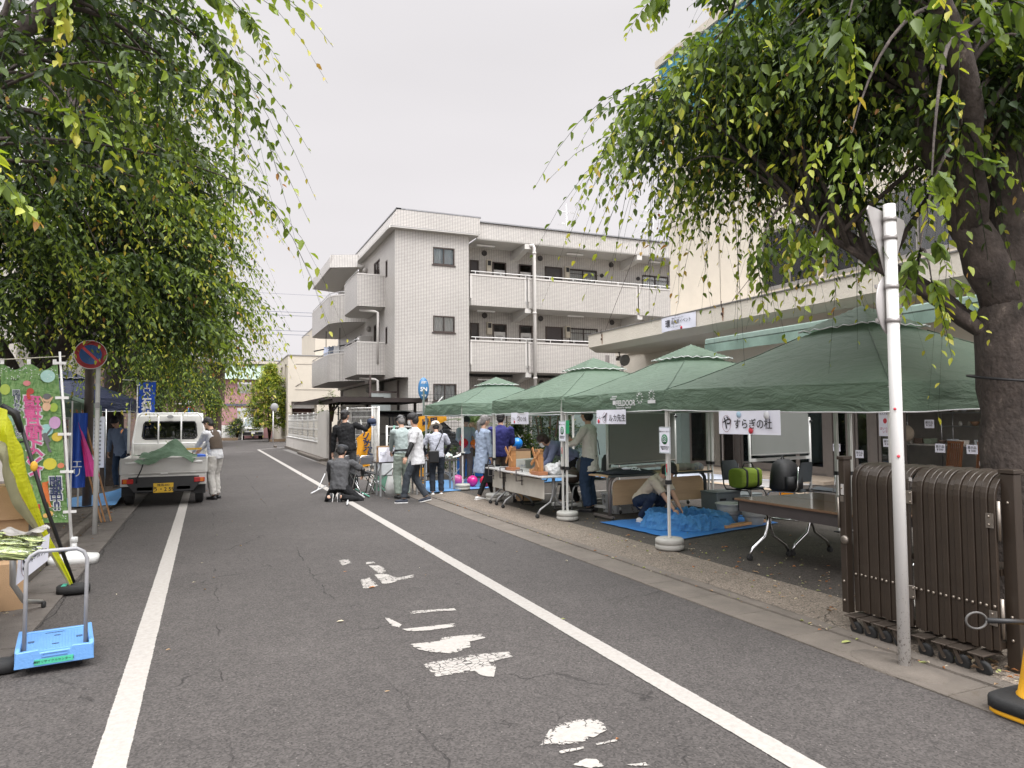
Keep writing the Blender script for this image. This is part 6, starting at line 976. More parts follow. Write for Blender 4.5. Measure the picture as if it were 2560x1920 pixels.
# yellow cone with bar behind the second whiteboard
t = thing('yellow_stand', 'yellow plastic barrier stand seen below the second whiteboard', 'barrier', (9.9, 10.2, .05)); b = MB(); b.box((0, 0, .02), (.5, .35, .04)); b.build('base', mat('yel_plastic', (.65, .33, .01), .45), t); b = MB(); b.lathe((0, 0, .04), [(.13, 0), (.1, .3), (.05, .75), (.0, .76)], 16); b.build('cone', _m['yel_plastic'], t)
# ---- windmills, clamps and things on the grey table
def windmill(label, x, y, sc, ang, arm):
    t = thing('wooden_windmill', label, 'toy windmill', (x, y, .70), group='wooden windmills'); W2 = mat('oak_light', (.42, .2, .075), .45, var=.2, vs=25, aniso=(1, 1, .15)); b = MB(); b.box((0, 0, .03), (.16, .3, .055)); b.build('base', mat('cherry', (.36, .15, .07), .4), t, bevel=.004)
    b = MB(); b.box((0, .0, .17), (.1, .11, .22)); b.build('tower', W2, t, bevel=.004); b = MB(); b.box((0, 0, .31), (.09, .095, .06)); 
    for k in range(4): b.box((0, 0, .335+k*.022), (.1, .105, .012))
    b.build('top', W2, t)
    for k in range(4):
        a = arm+k*pi/2; b = MB(); d = Vector((0, cos(a), sin(a))); b.bar(Vector((-.07, 0, .27))+d*.02, Vector((-.07, 0, .27))+d*.19, .012, .05); 
        for q in range(5): b.bar(Vector((-.075, 0, .27))+d*(.07+q*.025)-Vector((0, -sin(a), cos(a)))*.03, Vector((-.075, 0, .27))+d*(.07+q*.025)+Vector((0, -sin(a), cos(a)))*.03, .006)
        b.build('sail', W2, t)
    b = MB(); b.lathe((-.06, 0, .27), [(.016, -.03), (.016, .04)], 10, R=Matrix.Rotation(pi/2, 3, 'Y')); b.build('axle', W2, t); return t
windmill('wooden toy windmill at the far end of the grey table, left of the bending woman', 4.86, 11.35, 1, 0, .7); windmill('wooden toy windmill nearest us on the grey table beside the white bag', 4.84, 10.22, 1, 0, .95)
for i, y in enumerate((11.45, 10.75, 12.0)):
    t = thing('c_clamp', ('grey clamp on the table edge below the far windmill', 'grey clamp on the table edge between the two windmills', 'grey clamp at the far end of the table row')[i], 'clamp', (4.72, y, .7), group='clamps on the grey tables'); b = MB(); b.tube([(.06, 0, .015), (.06, 0, .05), (-.05, 0, .05), (-.05, 0, -.13), (.06, 0, -.13)], .011, 6); b.build('frame', mat('iron', (.12, .11, .11), .4, .6), t); b = MB(); b.tube([(.05, 0, -.2), (.05, 0, -.04)], .008, 6); b.bar((.05, -.04, -.19), (.05, .04, -.19), .007); b.build('screw', _m['iron'], t)
t = thing('white_plastic_bag', 'knotted white plastic bag on the grey table beside the near windmill', 'bag', (5.08, 10.18, .70)); b = MB(); b.ell((0, 0, .08), (.16, .18, .1)); b.ell((.02, -.1, .15), (.05, .06, .05)); b.ell((.02, -.16, .2), (.02, .03, .04)); o = b.build('film', mat('white_film', (.66, .66, .66), .3, trans=.25), t); remesh(o, .012, 1, .06, .06)
b = MB(); b.bb((4.95, 10.6, .70), (5.15, 11.05, .715)); tag(b.build('newspaper', mat('newsprint', (.35, .34, .32), .8, dirt=((.15, .15, .15), 30, .5))), 'newspaper under the hands of the bending woman', 'newspaper')
b = MB(); b.bb((0, 0, 0), (.16, .12, .07)); o = b.build('wooden_box', mat('oak_light', (.42, .2, .075), .45)); o.location = (4.85, 10.5, .7); tag(o, 'small wooden box on the table behind the near windmill', 'box')
t = thing('carton', 'white carton with printed blue letters behind the far windmill', 'box', (5.6, 12.3, .52)); b = MB(); b.box((0, 0, .16), (.5, .34, .3), radians(20)); b.build('body', mat('white_carton', (.5, .5, .46), .8), t); text('リサイクル', .06, mat('blue_ink', (.1, .2, .4), .6), (-.2, -.25, .2), (.94, .34, 0), (0, 0, 1), t); text('不要品', .08, _m['blue_ink'], (-.2, -.25, .1), (.94, .34, 0), (0, 0, 1), t); b = MB(); b.bb((-.2, -.15, -.47), (.2, .15, .0)); b.build('support', CARD, t)
b = MB(); b.box((0, 0, 0), (.5, .3, .035)); o = b.build('wooden_tray', mat('dark_wood', (.09, .05, .03), .6)); o.location = (6.2, 14.2, .92); tag(o, 'dark wooden tray carrying the blue balloon', 'tray'); b = MB(); b.bb((5.95, 14.05, .05), (6.45, 14.35, .9)); tag(b.build('tray_stand', CARD), 'brown carton stand beneath the balloon tray', 'box')
def balloon(label, x, y, z, r, m):
    t = thing('balloon', label, 'balloon', (x, y, z), group='balloons at the far tent'); b = MB(); b.lathe((0, 0, 0), [(0, -r*1.14), (r*.12, -r*1.08), (r*.45, -r*.92), (r*.8, -r*.6), (r*.97, -r*.2), (r, .05*r), (r*.93, r*.38), (r*.7, r*.72), (r*.38, r*.93), (0, r)], 24); b.build('skin', m, t, recalc=False); b = MB(); b.lathe((0, 0, -r*1.17), [(r*.1, -.012), (r*.03, 0), (r*.08, .01)], 8); b.build('knot', m, t); return t
def bm_(n, c): return mat(n, c, .18, coat=.3, var=.03, trans=.2)
balloon('glossy blue balloon resting on the dark wooden tray', 6.22, 14.25, 1.06, .125, bm_('b_blue', (.01, .2, .62))); balloon('pink balloon on the blue sheet below the paper covered table', 5.28, 15.5, .2, .13, bm_('b_pink', (.7, .12, .38))); balloon('magenta balloon on the blue sheet left of the black tote bag', 5.56, 15.3, .19, .125, bm_('b_mag', (.7, .03, .28))); balloon('red balloon on the blue sheet right of the black tote bag', 5.82, 15.15, .19, .13, bm_('b_red', (.62, .015, .06)))
balloon('red balloon held in the hands of the balloon maker', 5.72, 16.35, 1.02, .115, bm_('b_red2', (.65, .02, .04))); balloon('orange balloon held in the hands of the balloon maker', 5.98, 16.3, 1.0, .105, bm_('b_or', (.75, .16, .01)))
# ---- folding tables at the far end, numbered 4
def leg_table(label, x0, x1, y0, y1, zt, top):
    t = thing('trestle_table', label, 'table', ((x0+x1)/2, (y0+y1)/2, 0), group='grey legged folding tables'); w_, l_ = x1-x0, y1-y0; b = MB(); b.box((0, 0, zt-.015), (w_, l_, .03)); b.build('table_top', top, t)
    for sx in (-1, 1):
        for sy in (-1, 1): b = MB(); b.bar((sx*(w_/2-.1), sy*(l_/2-.04), 0), (sx*(w_/2-.1), sy*(l_/2-.04), zt-.03), .035); b.build('leg', GREYP, t)
        b = MB(); b.bar((sx*(w_/2-.1), -l_/2, .25), (sx*(w_/2-.1), l_/2, .25), .02); b.bar((sx*(w_/2-.1), 0, .3), (sx*(w_/2-.55), 0, zt-.03), .02); b.build('brace', GREYP, t)
    b = MB(); b.bar((-w_/2+.1, 0, .42), (w_/2-.1, 0, .42), .02); b.build('shelf_bar', GREYP, t); return t
leg_table('grey legged folding table carrying the number 4 sign', 3.22, 4.2, 14.68, 15.12, .72, mat('dark_top', (.08, .07, .065), .5)); leg_table('grey legged folding table with papers in front of the sun hat visitor', 4.22, 5.08, 14.85, 15.2, .72, _m['dark_top'])
t = thing('number_sign', 'white folded paper sign with a large number 4 on cardboard', 'sign', (3.25, 14.66, .72)); b = MB(); b.bb((-.02, -.0, .3), (.46, .02, .33)); b.bb((-.02, .03, 0), (.46, .05, .32)); b.build('cardboard', CARD, t)
b = MB(); b.bb((.21, -.02, .0), (.44, -.012, .3)); b.add([(0, -.1, .0), (.205, -.02, .0), (.205, -.02, .3), (0, -.05, .3)], [(0, 1, 2, 3)]); b.build('sheet', PAPER, t, recalc=False); text('4', .22, INK, (.31, -.023, .14), (1, 0, 0), (0, 0, 1), t, off=.001); text('関町リサイクル\nセンター催し\n受付はこちら\nです', .024, mat('grey_ink', (.2, .2, .22), .7), (.1, -.075, .16), (.96, .25, 0), (0, 0, 1), t)
b = MB(); b.loft([((0, 0, 0), (1, 0, 0), (0, 1, 0), .15, .09), ((0, 0, .2), (1, 0, 0), (0, 1, 0), .16, .09), ((.02, 0, .42), (1, 0, 0), (0, 1, 0), .13, .05)], 12, pw=3); o = b.build('white_paper_bag', mat('bag_white', (.48, .48, .46), .6, bump=.5, bs=12)); o.location = (3.58, 14.72, 0); tag(o, 'white carrier bag standing under the number 4 table', 'bag')
for i, (x, y, rz, lb) in enumerate(((3.05, 15.5, .5, 'chrome folding chair, half open, just left of the number 4 table'), (2.85, 15.9, .3, 'chrome folding chair behind the crouching man, farther from the table'), (3.35, 15.6, 1.2, 'third chrome folding chair tipped beside the orange banner'))):
    t = thing('folding_chair', lb, 'chair', (x, y, 0), rz, 'chrome folding chairs'); b = MB()
    b.tube([(-.2, .05, 0), (-.2, -.2, .75), (-.15, -.23, .82), (.15, -.23, .82), (.2, -.2, .75), (.2, .05, 0)], .012, 8); b.build('front_frame', CHROME, t, recalc=False); b = MB(); b.tube([(-.18, -.3, 0), (-.18, .1, .42), (.18, .1, .42), (.18, -.3, 0)], .012, 8); b.tube([(-.18, -.28, .02), (.18, -.28, .02)], .012, 8); b.build('rear_frame', CHROME, t, recalc=False)
    b = MB(); b.box((0, 0, .43), (.36, .34, .03), Matrix.Rotation(.25, 3, 'X')); b.build('seat', BLACK, t, bevel=.01); b = MB(); b.box((0, -.22, .72), (.36, .02, .17), Matrix.Rotation(.2, 3, 'X')); b.build('backrest', mat('grey_chair_back', (.15, .15, .16), .4), t, bevel=.01)
t = thing('open_packet', 'crumpled clear bags and a white tray on the papered table', 'packaging', (4.95, 14.95, .72)); b = MB(); b.ell((-.1, 0, .06), (.12, .1, .07)); o = b.build('film', mat('film_mix', (.45, .5, .47), .3, dirt=((.5, .2, .12), 9, .55)), t); remesh(o, .01, 1, .07, .05); b = MB(); b.grid(lambda u, v: (.02+.28*u, -.12+.24*v, .02+.12*u*u+.05*abs(v-.5)), 8, 8); b.build('tray', mat('tray_white', (.6, .58, .55), .5), t, recalc=False)
# green and white rods on the road, and the tripod legs behind the crouching man
for i, (a, c, m_, lb) in enumerate((((3.10, 16.3), (3.06, 14.6), 'green_rod', 'green metal rod lying on the road left of the number 4 table'), ((3.02, 16.2), (2.94, 14.5), 'white_rod', 'white metal rod lying beside the green rod'), ((2.58, 14.3), (2.4, 13.4), 'white_rod', 'white rod pointing at us from under the crouching man'), ((2.06, 15.78), (2.46, 16.4), 'white_rod', 'white rod leaning left of the crouching man, lower of two'))):
    b = MB(); z1 = .12 if i == 3 else .03; b.tube([(a[0], a[1], .03), (c[0], c[1], z1)], .014, 8); tag(b.build('metal_rod', mat(m_, (.1, .35, .25) if m_[0] == 'g' else (.6, .6, .6), .4)), lb, 'rod')
b = MB(); b.tube([(2.26, 16.3, .03), (2.5, 16.8, .36)], .012, 8); tag(b.build('metal_rod', _m['white_rod']), 'white rod leaning left of the crouching man, upper of two', 'rod')
# orange event banners
OR = clothmat('orange_cloth', (.62, .27, .012), .25, .6, 4)
t = thing('nobori_flag', 'crumpled orange banner with dark blue characters leaning behind the man in black', 'flag', (3.45, 17.2, 0)); b = MB(); b.grid(lambda u, v: (-.16+.36*u*(1-.3*v)+.05*v+.02*sin(v*8), .03*sin(u*6+v*5), 1.4-v*.95+.04*u-.25*(1-u)*(1-v)), 14, 24); b.build('cloth', OR, t, recalc=False); b = MB(); b.bar((.25, .1, .02), (-.05, .05, 1.6), .02); b.build('pole', WHITE, t)
for k, (s, x, z) in enumerate((('リ', .05, 1.2), ('サ', .07, 1.03), ('ボ', .1, .86), ('品', .14, .69))): text(s, .2, mat('banner_navy', (.01, .02, .06), .6), (x, -.05, z), (.94, 0, -.3), (.3, 0, .94), t, off=.008)
t = thing('nobori_flag', 'orange banner with dark letters hanging on a slanted white pole at the far tent', 'flag', (5.3, 17.9, 0)); b = MB(); b.grid(lambda u, v: (-.33+.8*u+.02*v, .02*sin(u*9+v*3), 1.66-.22*v+.13*u-.22*v*(1-u)-.12*u*v*.0), 20, 8); b.build('cloth', OR, t, recalc=False); b = MB(); b.bar((-.35, .03, 1.4), (.4, .03, 2.2), .022); b.bar((-.35, .03, 0), (-.35, .03, 1.5), .022); b.build('pole', WHITE, t); text('出用', .22, _m['banner_navy'], (.02, -.04, 1.52), (1, 0, .12), (-.12, 0, 1), t, off=.008)
t = thing('nobori_flag', 'orange banner drooping to the ground between two pairs of legs', 'flag', (4.35, 15.7, 0)); b = MB(); b.grid(lambda u, v: (.22*u*(1-.2*v), .03*sin(u*7), .5-.45*v), 8, 10); b.build('cloth', OR, t, recalc=False); text('中', .14, _m['banner_navy'], (.1, -.05, .25), (1, 0, 0), (0, 0, 1), t, off=.006)
t = thing('black_coat', 'black coat bundle hanging behind the folding chairs', 'coat', (3.0, 16.4, 0)); b = MB(); b.loft([((0, 0, .05), (1, 0, 0), (0, 1, 0), .2, .15), ((0, 0, .5), (1, 0, 0), (0, 1, 0), .17, .12), ((-.05, 0, .9), (1, 0, 0), (0, 1, 0), .14, .1), ((-.05, 0, 1.0), (1, 0, 0), (0, 1, 0), .06, .05)], 12); o = b.build('cloth', BLACK, t); remesh(o, .02, 1, .05, .1)
for i, (x, y, lb) in enumerate(((5.95, 16.9, 'bright blue folding chair behind the pink balloon'), (6.35, 16.7, 'bright blue folding chair behind the balloon maker'))):
    t = thing('camp_chair', lb, 'chair', (x, y, .05), group='blue folding chairs'); b = MB(); b.grid(lambda u, v: (-.22+.44*u+.08*v, .2*v, .12+.45*v), 6, 6); b.build('seat', mat('blue_canvas', (.02, .16, .55), .7), t, recalc=False)
    for s in (-.2, .2): b = MB(); b.bar((s-.05, -.1, 0), (s+.05, .25, .6), .015); b.bar((s-.15, .2, 0), (s+.1, -.05, .4), .015); b.build('leg', WHITE, t)
t = thing('green_ladder', 'pale green folded steps leaning beside the grey haired man', 'ladder', (4.1, 17.0, 0), 0); b = MB(); b.bar((-.25, 0, 0), (.1, .1, 1.45), .04); b.build('rail', mat('mint_paint', (.2, .42, .32), .5), t); b = MB(); b.bar((-.08, -.0, 0), (.27, .1, 1.45), .04); 
for k in range(6): b.bar((-.2+k*.06, .03, .25+k*.22), (-.03+k*.06, .03, .25+k*.22), .03)
b.build('rungs', WHITE, t)
b = MB(); b.bb((3.5, 15.9, .35), (3.85, 16.2, .65)); tag(b.build('plastic_crate', mat('crate_white', (.5, .52, .52), .5)), 'white plastic crate behind the number 4 table', 'crate'); b = MB(); b.bb((3.5, 15.9, 0), (3.85, 16.2, .348)); tag(b.build('plastic_crate', mat('crate_green', (.12, .25, .18), .5)), 'green plastic crate beneath the white crate', 'crate')
# ================================================================ PEOPLE
SKIN = mat('skin', (.50, .30, .21), .55, var=.06); HAIRB = mat('black_hair', (.012, .01, .01), .55, var=.3, vs=60, bump=.6, bs=90); LIP = mat('lip', (.30, .12, .10), .5); EYE = mat('eye_dark', (.015, .01, .01), .3); MASK = mat('face_mask_white', (.66, .66, .67), .8)
def ik(a, b, l1, l2, hint):
    a, b, hint = Vector(a), Vector(b), Vector(hint); d = b-a; L_ = min(d.length, (l1+l2)*.999); d.normalize(); b = a+d*L_; x = (l1*l1-l2*l2+L_*L_)/(2*L_); h = sqrt(max(0, l1*l1-x*x)); p = (hint-d*hint.dot(d)); p = p.normalized() if p.length > 1e-4 else Vector((1, 0, 0)); return a+d*x+p*h, b
def clothes(name, rgb, ws=9., rough=.85, **k):
    return mat(name, rgb, rough, var=.07, vs=3, bump=.55, bs=ws, spec=.25, **k)
def person(label, loc, rz, S=1., pelvis=(0, 0, .92), lean=0., side=0., twist=0., hands=((-.27, .08, .80), (.27, .08, .80)), feet=((-.1, 0, .08), (.1, 0, .08)), elbow=((-.5, -.8, 0), (.5, -.8, 0)), knee=((-.1, 1, 0), (.1, 1, 0)), head=(0., 0.), toes=(None, None),
           top='shirt', topm=None, sleeve='short', under=None, hem=.12, legm=None, shoem=None, sole=None, hair='short', hairm=None, hat=None, mask=False, flare=1., grip=.5, legr=1., build_=1., neckz=0., heel=(0, 0)):
    t = thing('person', label, 'person', loc, rz); P = Vector(pelvis)*1.; le, si = radians(lean), radians(side); up = Vector((sin(si), sin(le)*cos(si), cos(le)*cos(si))).normalized(); rt = Vector((cos(radians(twist)), sin(radians(twist)), 0)); rt = (rt-up*rt.dot(up)).normalized(); fw = up.cross(rt); Bk = build_
    SC = P+up*.49; sh = [SC+rt*s*.175*Bk-up*.01 for s in (-1, 1)]; hips = [P+Vector((cos(radians(twist*.4)), sin(radians(twist*.4)), 0))*s*.088 for s in (-1, 1)]; nk = P+up*.55
    hp, hy = radians(head[0]), radians(head[1]); hf = (Matrix.Rotation(hy, 3, 'Z') @ Vector((0, 1, 0))); base = Matrix.Rotation(0, 3, 'X'); hf = Vector((hf.x*cos(hp), hf.y*cos(hp), -sin(hp))); hr = hf.cross(Vector((0, 0, 1))).normalized(); hu = hr.cross(hf).normalized(); nd = (up*.6+hu*.4).normalized(); HC = nk+nd*.075+hu*.085+fw*.015+Vector((0, 0, neckz))
    el, wr = [], []
    for i in (0, 1): e, w_ = ik(sh[i], hands[i], .28, .245, elbow[i]); el.append(e); wr.append(w_)
    kn, an = [], []
    for i in (0, 1): k, a = ik(hips[i], feet[i], .43, .42, knee[i]); kn.append(k); an.append(a)
    R3 = lambda x, y, z: Matrix((x, y, z)).transposed()
    HR = R3(hr, hf, hu)
    b = MB(); z0 = up*0
    b.loft([(P-Vector((0, 0, .06)), rt, fw, .13*Bk, .09), (P+up*.05, rt, fw, .135*Bk, .095*Bk), (P+up*.2, rt, fw, .12*Bk, .085*Bk), (P+up*.38, rt, fw, .145*Bk, .095*Bk), (P+up*.48, rt, fw, .14*Bk, .075), (P+up*.54, rt, fw, .06, .055)], 16)
    b.tube([nk-up*.06, HC-hu*.05-hf*.01], [.056, .05], 12); b.ell(HC, (.074, .093, .108), 18, 14, HR); b.ell(HC-hu*.055+hf*.03, (.052, .058, .055), 14, 10, HR); b.ell(HC+hf*.094-hu*.018, (.012, .02, .022), 8, 6, HR)
    for s in (-1, 1): b.ell(HC+hr*s*.076-hf*.005-hu*.012, (.012, .02, .032), 8, 6, HR)
    for i in (0, 1):
        s = (-1, 1)[i]; b.tube([sh[i], sh[i].lerp(el[i], .5), el[i], el[i].lerp(wr[i], .4), wr[i]], [.045, .042, .036, .036, .025], 10); b.ell(sh[i]-up*.02, .042, 10, 8)
        b.tube([hips[i], hips[i].lerp(kn[i], .5), kn[i], kn[i].lerp(an[i], .35), an[i]], [.075, .066, .05, .05, .035], 10)
        d = (wr[i]-el[i]).normalized(); ax, ay, _ = frame(d); inn = (P+up*.2-wr[i]); inn = (inn-d*inn.dot(d)); inn = inn.normalized() if inn.length > .01 else ax; th = d.cross(inn).normalized(); th = th if th.dot(fw+Vector((0, 0, .2))) > 0 else -th; pc = wr[i]+d*.045; b.ell(pc, (.038, .05, .016), 10, 8, R3(th, d, inn))
        for f in range(4):
            o_ = (f-1.5)*.019; L_ = (.055, .07, .075, .065)[f]; p0 = wr[i]+d*.082+th*-o_; g = grip*(1+.12*f); p1 = p0+(d*cos(g*.6)+inn*sin(g*.6))*L_*.45; p2 = p1+(d*cos(g*1.5)+inn*sin(g*1.5))*L_*.35; p3 = p2+(d*cos(g*2.2)+inn*sin(g*2.2))*L_*.25; b.tube([p0-d*.02, p0, p1, p2, p3], [.0095, .009, .0085, .008, .006], 7)
        p0 = wr[i]+d*.03+th*.032; p1 = p0+(th*.7+d*.6+inn*.3)*.035; p2 = p1+(d*.8+inn*.5)*.03; b.tube([p0-th*.015, p0, p1, p2], [.013, .012, .01, .008], 7)
    o = b.build('body', SKIN, t, recalc=False); remesh(o, .0085, 2)
    # face
    for s in (-1, 1):
        e = MB(); e.ell(HC+hr*s*.031+hf*.083+hu*.008, (.011, .007, .0055), 8, 6, HR); e.build('eye', EYE, t, recalc=False); e = MB(); e.ell(HC+hr*s*.032+hf*.086+hu*.03, (.017, .006, .0035), 8, 6, HR); e.build('eyebrow', HAIRB, t, recalc=False)
    if not mask: e = MB(); e.ell(HC+hf*.082-hu*.058, (.021, .008, .006), 8, 6, HR); e.build('mouth', LIP, t, recalc=False)
    else:
        e = MB(); e.grid(lambda u, v: tuple(HC+HR @ Vector((.082*sin((u-.5)*2.5), .06+.052*cos((u-.5)*2.5)**1.2*(1-.35*abs(v-.4)), lerp(-.09, .0, v)))), 12, 8); e.build('face_mask', MASK, t, recalc=False)
    # hair
    hm = hairm or HAIRB; h = MB()
    if hair != 'none':
        h.ell(HC+hu*.026-hf*.018, (.088, .1, .104), 18, 14, HR); h.ell(HC-hf*.045-hu*.02, (.08, .065, .09), 14, 10, HR)
        if hair in ('bob', 'puff'): h.ell(HC-hf*.03-hu*.015, (.1, .085, .1), 14, 10, HR); 
        if hair == 'puff': h.ell(HC+hu*.05, (.1, .1, .085), 14, 10, HR)
        if hair == 'bob':
            for s in (-1, 1): h.ell(HC+hr*s*.078-hf*.012-hu*.03, (.02, .045, .07), 10, 8, HR)
        h.ell(HC+hf*.07+hu*.065, (.062, .03, .03), 12, 8, HR)
        if hair == 'pony': q = HC-hf*.1; h.tube([q+hu*.0, q-hf*.05-Vector((0, 0, .06)), q-hf*.05-Vector((0, 0, .2)), q-hf*.02-Vector((0, 0, .34))], [.028, .042, .036, .01], 10)
        if hair == 'bun': h.ell(HC-hf*.12+hu*.03, (.04, .04, .04), 10, 8, HR)
        o = h.build('hair', hm, t, recalc=False); remesh(o, .009, 1, .014, .03)
    if hat:
        kind, hmat_ = hat; h = MB(); q = HC+hu*.045-hf*.008; Rl = HR
        if kind == 'cap': h.lathe(q, [(.1, -.02), (.103, .02), (.095, .06), (.06, .085), (0, .095)], 20, R=Rl); h.ell(q+hf*.11-hu*.012, (.07, .065, .008), 14, 6, Rl)
        elif kind == 'army': h.lathe(q, [(.1, -.03), (.104, .03), (.1, .055), (.06, .07), (0, .072)], 20, R=Rl); h.ell(q+hf*.105-hu*.02, (.07, .05, .008), 14, 6, Rl)
        elif kind == 'bucket': h.lathe(q, [(.16, -.075), (.13, -.05), (.106, -.03), (.108, .03), (.095, .065), (.05, .085), (0, .09)], 22, R=Rl)
        elif kind == 'band': h.lathe(q, [(.104, -.02), (.108, .0), (.104, .025)], 20, R=Rl)
        h.build('hat', hmat_, t, recalc=False)
    # trousers
    b = MB(); hr_ = .088*legr
    b.loft([(P-Vector((0, 0, .09)), rt, fw, .15*Bk, .105*Bk), (P+up*.0, rt, fw, .158*Bk, .118*Bk), (P+up*.1, rt, fw, .145*Bk, .108*Bk)], 16)
    for i in (0, 1): b.tube([hips[i]+Vector((0, 0, -.01)), hips[i].lerp(kn[i], .5), kn[i], kn[i].lerp(an[i], .45), an[i]+(kn[i]-an[i]).normalized()*.015], [hr_*1.05, hr_*.93, .068*legr, .066*legr, .056*legr], 12); b.ell(kn[i], .07*legr, 10, 8)
    o = b.build('trousers', legm, t, recalc=False); remesh(o, .011, 2, .024, .06)
    # top
    b = MB(); rings = []
    n = 5
    for k in range(n, 0, -1): dd = hem*k/n; ff = 1+(flare-1)*k/n; rings.append((P-Vector((0, 0, dd))-fw*.0, rt, fw, .165*Bk*ff, .125*Bk*ff))
    rings += [(P+up*.02, rt, fw, .162*Bk, .122*Bk), (P+up*.12, rt, fw, .152*Bk, .115*Bk), (P+up*.25, rt, fw, .158*Bk, .118*Bk), (P+up*.38, rt, fw, .172*Bk, .12*Bk), (P+up*.46, rt, fw, .172*Bk, .105*Bk), (P+up*.515, rt, fw, .11, .085), (P+up*.555, rt, fw, .062, .062)]
    b.loft(rings, 18, pw=2.3); sl = {'short': .62, 'long': 1, 'three': 1, 'none': .1}[sleeve]
    for i in (0, 1):
        b.ell(sh[i]-up*.014, .067, 12, 8)
        if sleeve == 'short': q = sh[i].lerp(el[i], .85); b.tube([sh[i], sh[i].lerp(el[i], .45), q], [.073, .07, .068], 12)
        elif sleeve == 'long': b.tube([sh[i], sh[i].lerp(el[i], .5), el[i], el[i].lerp(wr[i], .5), el[i].lerp(wr[i], .96)], [.072, .064, .056, .05, .042], 12); b.ell(el[i], .056, 10, 8)
        elif sleeve == 'three': b.tube([sh[i], sh[i].lerp(el[i], .5), el[i], el[i].lerp(wr[i], .5)], [.072, .068, .062, .058], 12); b.ell(el[i], .06, 10, 8)
    o = b.build(top, topm, t, recalc=False); remesh(o, .011, 2, .028, .065)
    if under:
        for i in (0, 1): b = MB(); q = sh[i].lerp(el[i], .8); b.tube([q, el[i], el[i].lerp(wr[i], .5), el[i].lerp(wr[i], .97)], [.048, .046, .042, .034], 12); b.ell(el[i], .046, 10, 8); b.build('arm_cover', under, t, recalc=False)
    # shoes
    for i in (0, 1):
        a = an[i]; dz_ = radians(heel[i]); f = Vector(toes[i]).normalized() if toes[i] else Vector((0, 1, 0)); f = (f*cos(dz_)-Vector((0, 0, 1))*sin(dz_)).normalized(); x = f.cross(Vector((0, 0, 1))).normalized(); u = x.cross(f); c = a-u*.05
        b = MB(); b.loft([(c-f*.075, x, u, .02, .02), (c-f*.06, x, u, .034, .034), (c-f*.0, x, u, .038, .042), (c+f*.07, x, u-Vector((0, 0, 0)), .043, .03), (c+f*.13, x, u, .04, .023), (c+f*.17, x, u, .02, .012)], 14); so_ = b.build('shoe', shoem, t, recalc=False)
        b = MB(); b.prism([(-.075, -.03), (-.06, -.04), (.07, -.046), (.14, -.04), (.178, -.01), (.178, .012), (.14, .04), (.07, .046), (-.06, .038), (-.078, .02)], c-u*.036, f, x if False else u.cross(f), .016); b.build('sole', sole or WHITE, so_)
    t.scale = (S, S, S); t['joints'] = 0; del t['joints']; return t, dict(P=P, up=up, rt=rt, fw=fw, SC=SC, sh=sh, el=el, wr=wr, HC=HC, hf=hf, hu=hu, hr=hr, hips=hips, kn=kn, an=an)
def face_to(dx, dy): return atan2(-dx, dy)
NAVYP = clothes('navy_trousers', (.018, .024, .036)); JEAN = clothes('denim', (.025, .045, .085)); BLKC = clothes('black_cloth', (.010, .010, .011)); WHT = clothes('white_cotton', (.55, .55, .56)); GRYJ = clothes('grey_jeans', (.045, .052, .062)); SHW = mat('white_shoe', (.6, .59, .57), .6)
# man beside the truck
tp, J = person('man in long white shirt, brown waistcoat and white trousers at the pickup side', (.16, 15.85, 0), radians(50), .97, lean=12, head=(32, 10), hands=((-.15, .45, .98), (.1, .5, 1.0)), top='shirt', topm=clothes('white_jersey', (.52, .52, .53)), sleeve='long', hem=.1, legm=clothes('cream_trousers', (.45, .43, .40)), shoem=BLACK, sole=BLACK, feet=((-.11, -.05, .08), (.11, .03, .08)), legr=1.2, build_=1.05)
b = MB(); b.loft([(J['P']+J['up']*.12-J['fw']*.05, J['rt'], J['fw'], .165, .095), (J['P']+J['up']*.3-J['fw']*.05, J['rt'], J['fw'], .17, .10), (J['P']+J['up']*.47-J['fw']*.02, J['rt'], J['fw'], .15, .105), (J['P']+J['up']*.55, J['rt'], J['fw'], .075, .075)], 18, cap=False); b.build('waistcoat', mat('brown_knit', (.07, .05, .035), .9, bump=.4), tp, recalc=False)
# man in black, leaning, holding a cap
tp, J = person('tall figure in black sweater and grey trousers leaning over with an arm held out', (2.82, 15.7, 0), radians(-20), 1.05, lean=8, side=-8, head=(10, -30), hands=((-.34, .1, .75), (.46, .12, 1.50)), elbow=((-1, -.3, 0), (.3, -.5, -.6)), top='sweater', topm=BLKC, sleeve='long', hem=.06, legm=clothes('charcoal_trousers', (.05, .05, .052)), shoem=BLACK, sole=BLACK, hair='bun', mask=True, build_=1.12)
t = thing('cap', 'dark navy cap held up in the outstretched hand of the figure in black', 'cap', (3.32, 15.6, 1.56)); b = MB(); b.lathe((0, 0, 0), [(.1, -.05), (.105, .0), (.09, .05), (.04, .07), (0, .072)], 18); b.build('crown', mat('navy_cap', (.02, .03, .06), .8), t, recalc=False); b = MB(); b.ell((.02, -.08, -.06), (.07, .08, .008), R=Matrix.Rotation(.6, 3, 'X')); b.build('peak', _m['navy_cap'], t, recalc=False)
